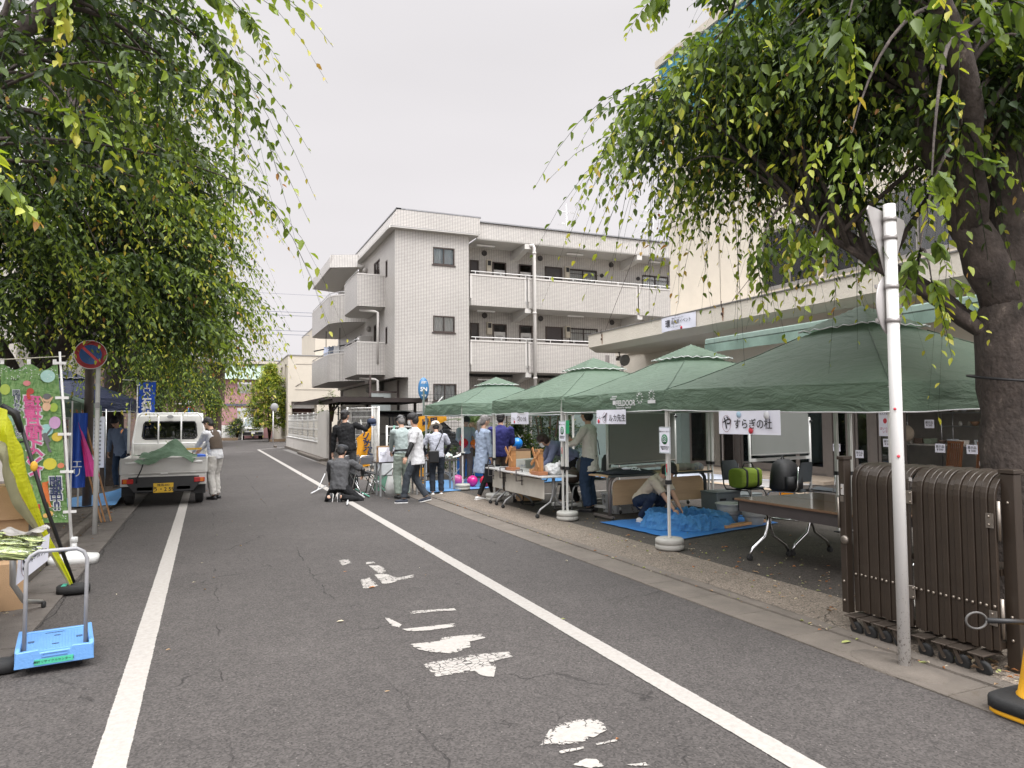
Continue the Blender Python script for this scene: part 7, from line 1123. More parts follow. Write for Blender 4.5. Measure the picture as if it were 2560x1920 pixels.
# crouching man in grey
tp, J = person('kneeling man in grey polo shirt and grey cap seen from behind on the white line', (2.42, 14.4, 0), radians(-25), 1.03, pelvis=(0, -.02, .26), lean=14, head=(25, -10), hands=((-.3, .42, .32), (.36, .38, .45)), elbow=((-1, 0, -.2), (1, -.2, -.3)), feet=((-.12, -.26, .10), (.10, -.28, .10)), knee=((-.15, 1, .0), (.55, .9, .1)), toes=((-.1, -.3, -1), (.15, -.35, -1)), top='polo_shirt', topm=clothes('grey_polo', (.075, .075, .078)), sleeve='short', under=BLACK, hem=.07, legm=BLKC, shoem=BLACK, sole=WHITE, hair='short', hat=('army', mat('grey_cap', (.045, .047, .052), .85)), flare=1.05, build_=1.12, legr=1.05)
# grey haired man in pale green work clothes
tp, J = person('grey haired man in pale green work shirt and trousers, back turned, black belt', (3.66, 14.2, 0), radians(8), .97, lean=6, head=(30, 0), hands=((-.12, .36, .98), (.14, .36, .98)), elbow=((-1, -.3, 0), (1, -.3, 0)), topm=clothes('pale_green', (.30, .35, .34)), top='work_shirt', sleeve='long', hem=-.02, legm=clothes('sage_trousers', (.24, .28, .24)), shoem=BLACK, sole=BLACK, hairm=mat('grey_hair', (.12, .115, .11), .7, bump=.4), legr=1.25, build_=1.08, hat=('band', BLACK))
b = MB(); b.loft([(J['P']+J['up']*.055, J['rt'], J['fw'], .185, .142), (J['P']+J['up']*.095, J['rt'], J['fw'], .183, .14)], 20, cap=False); b.build('belt', BLACK, tp, recalc=False)
# walking man, white T shirt
tp, J = person('young man walking left in oversized white T shirt, dark jeans and face mask', (3.72, 13.4, 0), radians(78), 1.0, lean=3, pelvis=(0, 0, .89), head=(12, 8), hands=((-.28, .22, .84), (.27, -.05, .82)), elbow=((-.4, -1, 0), (.4, -1, 0)), feet=((-.06, .24, .085), (.08, -.2, .10)), heel=(0, 12), top='t_shirt', topm=WHT, sleeve='short', under=BLACK, hem=.16, flare=1.08, legm=GRYJ, shoem=mat('navy_shoe', (.02, .025, .04), .7), mask=True, hair='puff', build_=1.22, legr=1.08)
b = MB(); w_ = J['wr'][0]; d = (J['wr'][0]-J['el'][0]).normalized(); b.tube([w_-d*.05, w_-d*.02], [.033, .033], 12); b.build('wristwatch', BLACK, tp, recalc=False)
# sun hat visitor
tp, J = person('person in cream sun hat and pale grey shirt with black shoulder bag, back turned', (4.45, 14.42, 0), radians(-8), .9, lean=10, head=(40, 0), hands=((-.22, .25, .95), (.24, .25, .95)), elbow=((-1, -.4, 0), (1, -.4, 0)), topm=clothes('pale_lilac', (.36, .37, .42)), top='shirt', sleeve='short', under=BLACK, hem=.05, legm=clothes('dark_jeans', (.02, .025, .035)), shoem=SHW, hair='short', hat=('bucket', mat('cream_hat', (.55, .49, .4), .85)), build_=1.05, legr=1.1)
t = thing('shoulder_bag', 'small black bag on a long strap behind the sun hat visitor', 'bag', (4.33, 14.26, .82)); b = MB(); b.box((0, 0, 0), (.22, .08, .26)); b.build('body', BLACK, t, bevel=.02); b = MB(); b.tube([(.03, -.01, .12), (.12, .0, .3), (.21, .03, .5)], .011, 6); b.tube([(.21, .03, .5), (.2, .12, .56)], .011, 6); b.build('strap', BLACK, t)
# balloon maker
tp, J = person('woman in pale blue shirt facing us and holding red and orange balloons', (5.88, 16.66, .05), radians(172), .93, lean=4, head=(28, 0), hands=((-.14, .28, 1.0), (.12, .28, 1.0)), elbow=((-1, -.4, -.2), (1, -.4, -.2)), topm=clothes('pale_blue_shirt', (.33, .37, .43)), top='shirt', sleeve='long', hem=.16, flare=1.12, legm=clothes('mauve_trousers', (.16, .12, .11)), shoem=SHW, hair='puff', legr=1.2)
# grey haired woman with tote
tp, J = person('woman with long grey ponytail in pale blue tunic, walking, seen from the side', (4.92, 13.0, .03), radians(-80), .95, lean=4, head=(12, -5), pelvis=(0, 0, .9), hands=((-.24, .05, .8), (.22, .12, .74)), feet=((-.08, .33, .08), (.08, -.12, .09)), heel=(0, 8), topm=clothes('tunic_blue', (.25, .30, .39)), top='tunic', sleeve='long', hem=.36, flare=1.32, legm=BLKC, shoem=SHW, hair='pony', hairm=mat('silver_hair', (.14, .13, .125), .6, var=.4, vs=50, bump=.6, bs=80), legr=.85)
t = thing('tote_bag', 'black tote bag with a small white patch hanging from the hand of the ponytail woman', 'bag', (5.02, 12.76, .36)); b = MB(); b.prism([(-.16, .02), (.17, 0), (.15, .36), (-.14, .38)], (0, -.04, 0), (.97, -.2, 0), (0, 0, 1), .07); b.build('body', clothes('black_canvas', (.012, .012, .014)), t, bevel=.015); b = MB(); b.tube([(-.08, -.01, .36), (-.04, 0, .5), (.02, 0, .5), (.06, -.01, .36)], .01, 6); b.build('handle', BLACK, t); b = MB(); b.box((.1, -.135, .26), (.05, .006, .07)); b.build('patch', WHITE, t)
# purple jacket
tp, J = person('person in dark blue purple jacket and brown trousers walking away behind the tent leg', (5.38, 13.15, .04), radians(-28), .97, lean=5, head=(5, -10), hands=((-.24, .1, .82), (.15, .25, 1.0)), feet=((-.09, -.2, .09), (.09, .22, .08)), topm=clothes('indigo_jacket', (.03, .03, .13)), top='jacket', sleeve='long', hem=.1, flare=1.1, legm=clothes('brown_trousers', (.12, .09, .075)), shoem=SHW, build_=1.15, legr=1.15)
# bending woman
tp, J = person('woman with short dark hair and mask bending over the windmill table in blue grey shirt', (6.0, 11.2, .05), radians(78), .95, pelvis=(0, 0, .9), lean=62, head=(40, 6), neckz=-.03, hands=((-.2, .72, .72), (.12, .72, .72)), elbow=((-.4, -.6, .1), (.4, -.6, .1)), topm=clothes('blue_grey_shirt', (.17, .19, .30)), top='shirt', sleeve='long', hem=.16, flare=1.15, legm=BLKC, shoem=SHW, hair='puff', hairm=mat('dark_red_hair', (.03, .014, .012), .5), mask=True, feet=((-.1, -.02, .08), (.12, .25, .08)), build_=1.05)
# woman in pale blouse
tp, J = person('woman with black bobbed hair in long pale blouse and jeans, seen from the side', (5.86, 10.4, .05), radians(38), .98, lean=2, head=(8, 12), hands=((-.1, .36, 1.12), (.12, .38, 1.2)), elbow=((-.8, -.6, -.4), (.8, -.6, -.4)), topm=clothes('pale_blouse', (.56, .54, .49)), top='blouse', sleeve='long', hem=.24, flare=1.15, legm=JEAN, shoem=BLACK, sole=BLACK, hair='bob', legr=1.35, build_=1.02)
b = MB(); b.tube([J['SC']+J['rt']*.06+J['up']*.05, J['P']+J['rt']*.19+J['up']*.25-J['fw']*.08, J['P']+J['rt']*.2-J['fw']*.1+J['up']*.02], .008, 6); b.build('strap', BLACK, tp, recalc=False)
# crouching woman in the nearest tent
tp, J = person('woman in beige short sleeved top crouching and reaching into the blue tarp tub', (6.0, 9.04, .06), radians(-152), .97, pelvis=(-.02, -.08, .30), lean=44, head=(55, -5), hands=((-.08, .6, .17), (.12, .6, .17)), elbow=((-.8, -.1, .3), (.8, -.1, .3)), feet=((-.2, .02, .08), (.16, .04, .08)), knee=((-.5, 1, .5), (.5, 1, .5)), topm=clothes('beige_top', (.45, .4, .33)), top='top', sleeve='short', hem=.05, legm=clothes('navy_jeans', (.015, .025, .05)), shoem=SHW, hair='bob', build_=.98)
# helper behind the truck and one seen through its window
tp, J = person('helper in blue grey jacket half hidden behind the left side of the pickup', (-1.82, 18.6, .05), radians(150), .97, lean=14, head=(45, 0), topm=clothes('blue_grey_jacket', (.16, .21, .30)), top='jacket', sleeve='long', legm=JEAN, shoem=BLACK, sole=BLACK)
tp, J = person('person in light blue jacket seen through the cab window of the pickup', (-1.05, 19.3, 0), radians(20), .96, lean=10, head=(20, 0), topm=clothes('sky_jacket', (.12, .30, .45)), top='jacket', sleeve='long', legm=JEAN, shoem=BLACK, sole=BLACK, hat=('cap', mat('blue_cap', (.03, .1, .35), .8)))
# ================================================================ PICKUP AND LEFT SIDE
TW = mat('truck_white', (.52, .51, .48), .4, coat=.25, var=.05, vs=2, dirt=((.38, .35, .3), 2.5, .66)); t = thing('pickup_truck', 'small white flatbed pickup parked with its tailgate towards us on the left', 'truck', (-.74, 15.0, 0)); TK = t
W = .735
b = MB(); b.bb((-W, 0, .60), (W, .035, .90)); b.build('tailgate', TW, t, bevel=.012); TGo = [o for o in TK.children if o.name.startswith('tailgate')][0]
b = MB(); b.bb((-W+.06, -.008, .66), (W-.06, -.001, .665)); b.bb((-W+.06, -.008, .835), (W-.06, -.001, .84)); b.bb((-W+.0, -.012, .885), (W, -.001, .905)); b.build('ridge', TW, TGo)
for x in (-.56, .56): b = MB(); b.bb((x-.1, -.02, .80), (x+.1, -.002, .835)); b.build('latch', ALU, TGo, bevel=.006)
b = MB(); b.bb((-.06, -.02, .6), (.06, -.002, .62)); b.bb((.45, -.02, .61), (.55, -.002, .625)); b.bb((-.6, -.02, .61), (-.5, -.002, .625)); b.build('hinge', ALU, TGo); text('DAIHATSU' if False else '軽トラック', .035, mat('badge_grey', (.2, .2, .2), .5), (.52, -.004, .72), (1, 0, 0), (0, 0, 1), TGo) if False else None
for s in (-1, 1): b = MB(); b.bb((s*W-.018, .04, .60), (s*W+.018, 1.95, .88)); b.build('side_gate', TW, t, bevel=.01)
b = MB(); b.bb((-W, .04, .56), (W, 1.95, .598)); b.build('load_bed', TW, t); b = MB(); b.bb((-W, .0, .38), (-.5, .04, .575)); b.bb((.5, 0, .38), (W, .04, .575)); b.bb((-.5, .0, .545), (.5, .04, .575)); b.build('rear_panel', TW, t, bevel=.006)
b = MB(); b.prism([(-.6, .55), (.6, .55), (.62, .42), (.5, .27), (-.5, .27), (-.62, .42)], (0, .03, 0), (1, 0, 0), (0, 0, 1), .05); b.bb((-.45, -.02, .3), (-.2, .0, .36)); b.bb((.22, -.02, .3), (.45, 0, .36)); b.build('bumper', mat('black_frame', (.02, .02, .021), .55), t)
for s in (-1, 1):
    b = MB(); b.bb((s*.61-.095, -.035, .43), (s*.61+.095, .0, .52)); o = b.build('taillight', mat('lamp_red', (.35, .012, .012), .2, coat=.5), t, bevel=.008); b = MB(); b.bb((s*.655-.03, -.04, .44), (s*.655+.03, -.036, .51)); b.build('indicator', mat('lamp_amber', (.55, .14, .01), .2), o)
    b = MB(); b.bb((s*.62-.1, .1, .2), (s*.62+.1, .12, .40)); b.build('mudflap', RUBBER, t)
b = MB(); b.bb((-.18, -.035, .25), (.16, -.028, .43)); o = b.build('number_plate', mat('plate_yellow', (.62, .38, .02), .5), t, bevel=.004); text('練馬480', .06, BLACK, (-.01, -.037, .39), (1, 0, 0), (0, 0, 1), o); text('う・2 59', .1, BLACK, (-.01, -.037, .31), (1, 0, 0), (0, 0, 1), o, off=.002)
# cab
b = MB(); cab = [(1.98, .5), (1.98, 1.1), (2.06, 1.70), (2.16, 1.77), (3.0, 1.76), (3.2, 1.6), (3.38, 1.05), (3.42, .5)]; V = []
for (s, k) in ((-1, 1), (1, 1)):
    for (y, z) in cab: V.append((s*(W-.0-max(0, z-1.05)*.13), y, z))
n = len(cab); b.add(V, [tuple(range(n-1, -1, -1)), tuple(range(n, 2*n))]+[(i, (i+1) % n, (i+1) % n+n, i+n) for i in range(n) if i not in (1,)])
# rear wall of the cab with window opening
def cw(x, z): return (x, 1.98+(z-1.1)*.08/.6, z)
xi, zl, zh = .53, 1.22, 1.58; xo = lambda z: W-max(0, z-1.05)*.13
b.add([cw(-xo(1.1), 1.1), cw(xo(1.1), 1.1), cw(xo(1.7), 1.7), cw(-xo(1.7), 1.7), cw(-xi, zl), cw(xi, zl), cw(xi*.94, zh), cw(-xi*.94, zh)], [(0, 1, 5, 4), (1, 2, 6, 5), (2, 3, 7, 6), (3, 0, 4, 7)]); b.build('cab', TW, t, recalc=False)
b = MB(); b.tube([cw(-xi+.05, zl), cw(xi-.05, zl), cw(xi, zl+.05), cw(xi*.95, zh-.05), cw(xi*.9, zh), cw(-xi*.9, zh), cw(-xi*.95, zh-.05), cw(-xi, zl+.05), cw(-xi+.05, zl)], .018, 6); b.build('window_seal', RUBBER, t); b = MB(); b.add([cw(-xi, zl), cw(xi, zl), cw(xi*.94, zh), cw(-xi*.94, zh)], [(0, 1, 2, 3)]); b.build('rear_window', glass('cab_glass', refl=.07, dens=.75), t)
b = MB(); b.add([(-.6, 3.23, 1.58), (.6, 3.23, 1.58), (.66, 3.395, 1.08), (-.66, 3.395, 1.08)], [(0, 1, 2, 3)]); b.build('windscreen', _m['black_glass'], t)
b = MB(); b.bb((-.5, 2.1, .9), (-.08, 2.25, 1.45)); b.bb((.08, 2.1, .9), (.5, 2.25, 1.45)); b.build('seat', mat('seat_grey', (.04, .04, .045), .9), t, bevel=.04); b = MB(); b.bb((-.05, 3.05, 1.46), (.15, 3.08, 1.53)); b.build('rearview_mirror', BLACK, t); b = MB(); b.lathe((0, 1.98, 1.69), [(0, -.02), (.05, -.02), (.05, 0)], 12, R=Matrix.Rotation(pi/2, 3, 'X'), sx=1.3, sy=.8); b.build('high_lamp', GREYP, t)
b = MB(); b.tube([(-.70, 1.9, .9), (-.70, 1.9, 1.16), (-.62, 1.9, 1.68), (-.55, 1.9, 1.76), (.55, 1.9, 1.76), (.62, 1.9, 1.68), (.70, 1.9, 1.16), (.70, 1.9, .9)], .02, 8)
for x in (-.22, .22): b.tube([(x, 1.9, 1.12), (x, 1.9, 1.76)], .016, 8)
b.tube([(-.7, 1.9, 1.12), (.7, 1.9, 1.12)], .016, 8); b.build('guard_frame', WHITE, t, recalc=False)
b = MB(); 
for k in range(16): b.bb((-.66+k*.085, 1.955, .62), (-.62+k*.085, 1.968, 1.08))
b.bb((-.7, 1.968, .6), (.7, 1.975, 1.1)); b.build('cab_panel', TW, t)
for x in (-.61, .61):
    for y in (.42, 2.75): wheel(t, x, y, .27, .15)
b = MB(); b.tube([(-.55, .42, .27), (.55, .42, .27)], .05, 8); b.bar((-.3, .1, .42), (-.3, 3, .42), .08); b.bar((.3, .1, .42), (.3, 3, .42), .08); b.build('chassis', BLACK, t)
t = thing('green_tarpaulin', 'rumpled dark green canvas sheet heaped in the pickup bed and over its tailgate', 'tarpaulin', (-.7, 15.35, .9)); GT = clothmat('green_canvas', (.055, .10, .055), .05, .7, 6)
def gtf(u, v):
    x = (u-.5)*1.0+.1*sin(v*5); y = (v-.25)*.85; h = .30*math.exp(-((u-.62)/.2)**2-((v-.5)/.3)**2)+.12*math.exp(-((u-.3)/.25)**2-((v-.35)/.25)**2); z = .03+h+.05*fz(u*4, v*4, 2)+.02*fz(u*10, v*10, 5)-(0.16*max(0, 1-v*5)*(.5+.5*sin(u*7))); return (x-.05, y-.15-(.1 if v < .12 else 0), max(z, -.25) if v < .15 else max(z, -.02))
b = MB(); b.grid(gtf, 44, 34); b.build('cloth', GT, t, recalc=False); b = MB(); b.tube([(-.38, -.39, -.02), (-.42, -.42, -.2), (-.5, -.4, -.38), (-.5, -.39, -.45)], .012, 6); b.build('cord', BLACK, t)
t = thing('folding_crate', 'blue crate and yellow bar in the truck bed under the man\'s hands', 'crate', (-.15, 15.6, .62)); b = MB(); b.box((-.02, 0, .16), (.24, .3, .3), .2); b.build('body', mat('blue_crate', (.02, .1, .5), .5), t, bevel=.01); b = MB(); b.bar((-.35, -.2, .42), (.05, -.2, .43), .035); b.build('bar', mat('yellow_bar', (.6, .35, .03), .5), t)
# no parking sign
t = thing('no_parking_sign', 'round red and blue no parking sign on a white pole by the left path', 'sign', (-1.43, 11.48, 0)); b = MB(); b.tube([(0, .03, 0), (0, .03, 2.62)], .03, 12); b.build('pole', mat('sign_pole', (.55, .55, .53), .5, var=.06, dirt=((.12, .1, .09), 9, .66)), t); Rs = Matrix.Rotation(pi/2, 3, 'X'); fa = Matrix.Rotation(radians(8), 3, 'Z') @ Rs; q = Vector((-.09, -.03, 2.53))
b = MB(); b.lathe(q, [(0, -.012), (.2, -.012), (.205, 0), (.2, .008), (0, .008)], 40, R=fa); b.build('sign_rim', WHITE, t, recalc=False); b = MB(); b.lathe(q, [(0, .0105), (.195, .0105)], 40, R=fa); b.build('red_ring', mat('sign_red', (.45, .02, .03), .4), t, recalc=False)
b = MB(); b.lathe(q, [(0, .0125), (.137, .0125)], 40, R=fa); b.build('blue_disc', mat('sign_blue2', (.03, .12, .38), .4), t, recalc=False); nn = fa @ Vector((0, 0, 1)); xx = fa @ Vector((1, 0, 0)); zz = Vector((0, 0, 1)); b = MB(); d = (xx*1-zz*1).normalized(); pz = d.cross(nn).normalized(); c = q+nn*.0145; b.add([c-d*.14-pz*.018, c+d*.14-pz*.018, c+d*.14+pz*.018, c-d*.14+pz*.018], [(0, 1, 2, 3)]); b.build('red_bar', _m['sign_red'], t, recalc=False)
b = MB(); b.bb((-.031, -.005, 1.78), (.031, -.001, 1.86)); b.lathe((0, .03, 1.76), [(.0312, 0), (.0312, .004)], 12); b.build('sticker', GREYP, t)
b = MB(); b.tube([(-1.96, 14.7, 0), (-1.96, 14.7, 3.3)], .075, 12); tag(b.build('brown_pole', mat('brown_pole', (.085, .065, .055), .6, var=.2, vs=8)), 'thick plain brown pole just left of the no parking pole', 'pole')
# green event banner seen from behind
t = thing('nobori_banner', 'tall green event banner with mirrored pink lettering on a white pole', 'banner', (-1.36, 9.35, 0)); zb = .46; zt = 2.24; PINK = mat('banner_pink', (.55, .10, .25), .7); BWH = mat('banner_white', (.6, .62, .6), .7); BN = mat('banner_ink', (.03, .04, .1), .7); BGREEN = clothmat('banner_green', (.09, .22, .07), .3, .6, 3); nb = BGREEN.node_tree
_n = N(nb, 'ShaderNodeTexNoise'); _n.inputs['Scale'].default_value = 24; _n.inputs['Detail'].default_value = 6; _r = N(nb, 'ShaderNodeValToRGB'); _r.color_ramp.elements[0].position = .35; _r.color_ramp.elements[0].color = (.11, .24, .07, 1); _r.color_ramp.elements[1].position = .65; _r.color_ramp.elements[1].color = (.27, .42, .17, 1); nb.links.new(_n.outputs[0], _r.inputs[0]); nb.links.new(_r.outputs[0], nb.nodes['Principled BSDF'].inputs['Base Color'])
def bx(s, z): return Vector((-.06-.56*s-.02+.10*(1-(z-zb)/(zt-zb))*.2-.12*((z-zb)/(zt-zb)), .0+.012*sin(z*5+s*4)+.05*s, z))
b = MB(); b.grid(lambda u, v: tuple(bx(u, lerp(zb+.02*u, zt-.07*abs(sin(u*pi*2))**2*(v > .9), v))), 24, 40); b.build('cloth', BGREEN, t, recalc=False)
U_ = Vector((-.995, .06, 0)); V_ = Vector((-.07, 0, 1)); 
def on(s, z, e=-.014): p = bx(s, z); return p+Vector((0, e, 0))
text(list('関町リサイクルセンター'), .075, BWH, on(.74, 1.66, -.016), U_, V_, t, vert=True, off=.005, ls=.66); text(list('関町リサイクルセンター'), .075, BN, on(.74, 1.66, -.02), U_, V_, t, vert=True, ls=.66)
text('環境月間イベント', .17, BWH, on(.49, 1.40, -.017), U_, V_, t, vert=True, off=.016, ls=.66); text('環境月間イベント', .17, PINK, on(.49, 1.40, -.024), U_, V_, t, vert=True, off=.005, ls=.66)
text(['開', '催', '中', '!!'], .13, BWH, on(.17, .78, -.017), U_, V_, t, vert=True, off=.012, ls=.68); text(['開', '催', '中', '!!'], .13, BN, on(.17, .78, -.024), U_, V_, t, vert=True, off=.002, ls=.68)
def spot(s, z, r, m, sx=1., nm='picture', e=-.014, n=18): b = MB(); c = on(s, z, e); b.add([c+Vector((cos(a)*r*sx, 0, sin(a)*r)) for a in [i*2*pi/n for i in range(n)]], [tuple(range(n))]); b.build(nm, m, t, recalc=False)
for (s, z, r, c, sx) in ((.18, 2.1, .07, (.35, .55, .5), 1), (.12, 1.58, .07, (.5, .3, .48), .8), (.27, 1.5, .065, (.3, .52, .5), 1), (.25, 1.12, .065, (.55, .5, .05), 1), (.1, 1.42, .05, (.6, .45, .06), 1), (.06, 1.1, .03, (.6, .2, .1), 1.1), (.93, 1.95, .06, (.35, .45, .08), .8), (.12, 1.75, .05, (.3, .42, .06), .8), (.55, 2.02, .03, (.55, .2, .2), 1.2), (.5, 1.93, .035, (.4, .06, .04), 1.), (.8, .62, .035, (.65, .3, .25), 1), (.85, .7, .035, (.65, .3, .28), 1), (.3, .57, .03, (.65, .4, .12), 1), (.38, .55, .025, (.65, .4, .12), 1), (.9, 1.6, .06, (.25, .4, .3), 1.2), (.88, 1.25, .05, (.2, .4, .4), 1.4)): spot(s, z, r, mat('ban_%.2f%.2f' % (s, z), c, .7), sx)
# child with raised arms, grey anteater-like animal, spotted orange animal, red bird: simple printed figures
PS = mat('print_skin', (.6, .38, .24), .7); PG = mat('print_grey', (.12, .12, .12), .7); PO = mat('print_orange', (.55, .14, .03), .7); PR = mat('print_red', (.45, .05, .03), .7)
spot(.22, 1.85, .038, PS, 1.1, e=-.016); spot(.22, 1.872, .034, PG, 1.15, e=-.0155); spot(.24, 1.76, .05, PS, .8, e=-.015)
for (a, c, m_, w_) in (((.19, 1.8), (.12, 1.87), PS, .012), ((.28, 1.8), (.33, 1.87), PS, .012), ((.33, 1.46), (.25, 1.36), PG, .05), ((.31, 1.42), (.18, 1.52), PG, .02), ((.27, 1.36), (.25, 1.26), PG, .02), ((.29, 1.36), (.22, 1.25), PG, .02), ((.36, .92), (.33, .72), PO, .05), ((.36, .9), (.27, .93), PO, .02), ((.36, .9), (.45, .83), PO, .018), ((.34, .74), (.37, .62), PO, .02), ((.32, .74), (.28, .64), PO, .02), ((.52, .62), (.48, .5), PR, .05), ((.5, .68), (.5, .62), PR, .04), ((.55, 1.91), (.52, 1.84), PR, .03)):
    p, q_ = on(*a, -.017), on(*c, -.017); b = MB(); b.bar(p, q_, .002, w_); b.build('printed_figure', m_, t)
b = MB(); rs = random.Random(3)
for k in range(110):
    s, z = rs.random(), rs.choice((rs.uniform(2.06, 2.2), rs.uniform(.5, .66))); c = on(s, z, -.015); r = .006; b.add([c+Vector((-r, 0, 0)), c+Vector((0, 0, -r)), c+Vector((r, 0, 0)), c+Vector((0, 0, r))], [(0, 1, 2, 3)])
b.build('white_dots', BWH, t, recalc=False)
b = MB(); b.tube([(-.02, 0, .15), (-.1, 0, 1.3), (-.185, 0, 2.38)], [.017, .014, .012], 8); b.build('pole', WHITE, t); b = MB(); b.tube([(-.13, 0, 2.33), (-.86, .06, 2.27)], .006, 6); b.build('cross_bar', mat('cream_rod', (.5, .47, .38), .5), t)
for z in (2.25, 1.86, 1.45, 1.03, .58): b = MB(); p = bx(0, z); b.box(p+Vector((.02, -.01, 0)), (.13, .008, .03)); b.build('loop', WHITE, t)
for s in (.05, .5, .95): b = MB(); p = bx(s, 2.26); b.box(p+Vector((0, 0, 0)), (.035, .012, .06)); b.build('loop', WHITE, t)
b = MB(); b.loft([((0, 0, 0), (1, 0, 0), (0, 1, 0), .24, .15), ((0, 0, .07), (1, 0, 0), (0, 1, 0), .25, .16), ((0, 0, .09), (1, 0, 0), (0, 1, 0), .235, .145), ((0, 0, .11), (1, 0, 0), (0, 1, 0), .1, .09), ((0, 0, .14), (1, 0, 0), (0, 1, 0), .06, .06)], 28, pw=3.5); b.tube([(0, 0, .1), (0, 0, .24)], .028, 14); b.lathe((0, 0, .24), [(.036, 0), (.036, .05), (.03, .055)], 14); b.build('water_base', mat('white_base', (.66, .66, .64), .45), t)
# blue flag
t = thing('nobori_flag', 'royal blue flag with white characters on a white pole above the pickup', 'flag', (-1.46, 18.0, 0)); b = MB(); b.grid(lambda u, v: (.03+.34*u-.035*u*(1-v), .02*sin(v*7+u*3), 1.05+1.43*v), 10, 24); b.build('cloth', mat('royal_blue', (.015, .08, .48), .6, trans=.25), t, recalc=False); b = MB(); b.tube([(0, 0, 0), (0, 0, 2.55)], .012, 8); b.tube([(-.3, 0, 2.53), (.38, 0, 2.5)], .006, 6); b.build('pole', WHITE, t)
text('石神井警', .2, WHITE, (.19, -.04, 1.8), (1, 0, 0), (0, 0, 1), t, vert=True, off=.01, ls=.72); b = MB()
for (p, q_) in (((.13, 2.34), (.25, 2.34)), ((.13, 2.34), (.13, 2.25)), ((.13, 2.25), (.2, 2.25)), ((.2, 2.25), (.26, 2.17)), ((.2, 2.25), (.13, 2.17)), ((.25, 2.34), (.25, 2.25)), ((.19, 2.41), (.19, 2.34))): b.bar((p[0], -.03, p[1]), (q_[0], -.03, q_[1]), .004, .022)
b.build('emblem', WHITE, t)
for z in (2.4, 1.9, 1.5): b = MB(); b.bb((-.015, -.02, z), (.05, .0, z+.03)); b.build('loop', WHITE, t)
# leaning planks, folded blue and pink flags, blue sheet, notice board
for i, (x0, x1, y0) in enumerate(((-1.38, -1.86, 12.9), (-1.46, -1.93, 12.85), (-1.5, -1.99, 12.8))):
    b = MB(); b.bar((x0, y0, .02), (x1, y0+.35, 1.78), .06, .02); tag(b.build('timber_plank', mat('plank', (.32, .16, .06), .6, var=.2, vs=10, aniso=(1, 1, .1))), ('pale wooden plank leaning behind the no parking pole, rightmost foot', 'pale wooden plank leaning behind the no parking pole, middle foot', 'dark edged wooden plank leaning behind the no parking pole, leftmost foot')[i], 'plank')
t = thing('nobori_flag', 'bundle of blue and pink flags hanging beside the green banner', 'flag', (-1.78, 12.2, 0)); 
b = MB(); b.grid(lambda u, v: (-.08+.2*u+.02*v, .05*sin(u*9), .62+1.1*v-.0), 12, 12); b.build('blue_cloth', mat('flag_blue', (.02, .08, .4), .7), t, recalc=False); b = MB(); b.grid(lambda u, v: (.08+.17*u*(1-v)+.06*(1-v)-.05*v, -.03+.04*sin(u*8), .78+.8*v), 12, 12); b.build('pink_cloth', mat('flag_pink', (.65, .06, .3), .7), t, recalc=False); text('エリ', .14, BWH, (.03, -.08, .9), (1, 0, 0), (0, 0, 1), t, vert=True); b = MB(); b.tube([(-.05, 0, 0), (-.06, 0, 1.9)], .012, 6); b.build('pole', WHITE, t)
b = MB(); b.grid(lambda u, v: (-2.6+1.1*u, 14.6+1.7*v+.5*u*v, .1+.14*u*u*v+.02*fz(u*5, v*5, 1)), 14, 14); tag(b.build('blue_sheet', _m['pale_blue_sheet'], recalc=False), 'pale blue plastic sheet on the ground left of the pickup', 'sheet')
t = thing('notice_board', 'white notice sheets on a frame between the brown pole and the tree', 'board', (-2.25, 16.8, .1)); b = MB(); b.bb((-.3, 0, .55), (.3, .01, 1.6)); b.build('sheet', PAPER, t); b = MB()
for k in range(12):
    for j in range(3): b.bb((-.27+j*.19, -.004, .6+k*.08), (-.27+j*.19+.13, -.002, .6+k*.08+.035))
b.build('print', mat('grey_print', (.25, .25, .27), .8), t); b = MB(); b.bb((-.28, -.004, 1.45), (0, -.002, 1.49)); b.build('heading', mat('print_yellow', (.6, .4, .1), .7), t)
for x in (-.32, .32): b = MB(); b.tube([(x, .02, 0), (x, .02, 1.75)], .014, 6); b.build('post', STEEL, t)
# yellow green canopy folded at left edge, with its black strut and foot
t = thing('yellow_canopy', 'bright yellow green canopy edge sweeping down at the left frame edge', 'canopy', (-1.5, 7.0, 0)); YC = clothmat('lime_canopy', (.50, .52, .02), .35, .55, 4)
YO = [Vector(p) for p in ((-2.3, 6.5, 1.84), (-1.95, 6.95, 1.80), (-1.63, 7.3, 1.72), (-1.57, 7.3, 1.63), (-1.50, 7.32, 1.42), (-1.44, 7.42, 1.15), (-1.355, 7.62, .69), (-1.12, 7.68, .10))]; YI = [Vector(p) for p in ((-2.4, 6.6, 1.3), (-2.0, 6.95, 1.4), (-1.66, 7.25, 1.43), (-1.555, 7.22, 1.38), (-1.535, 7.25, 1.18), (-1.475, 7.37, .96), (-1.38, 7.62, .62), (-1.14, 7.68, .09))]; YL = [Vector(p) for p in ((-2.4, 6.8, 1.2), (-2.0, 7.0, 1.28), (-1.68, 7.2, 1.32), (-1.585, 7.2, 1.24), (-1.57, 7.25, 1.05), (-1.51, 7.32, .86), (-1.40, 7.62, .58), (-1.15, 7.68, .08))]
def pl_(P, u): k = min(len(P)-1.001, u*(len(P)-1)); i = int(k); f = k-i; a, b_, c, d = P[max(0, i-1)], P[i], P[i+1], P[min(len(P)-1, i+2)]; return b_+(c-a)*.5*f+(a*2-b_*5+c*4-d)*.5*f*f+(b_*3-a-c*3+d)*.5*f**3
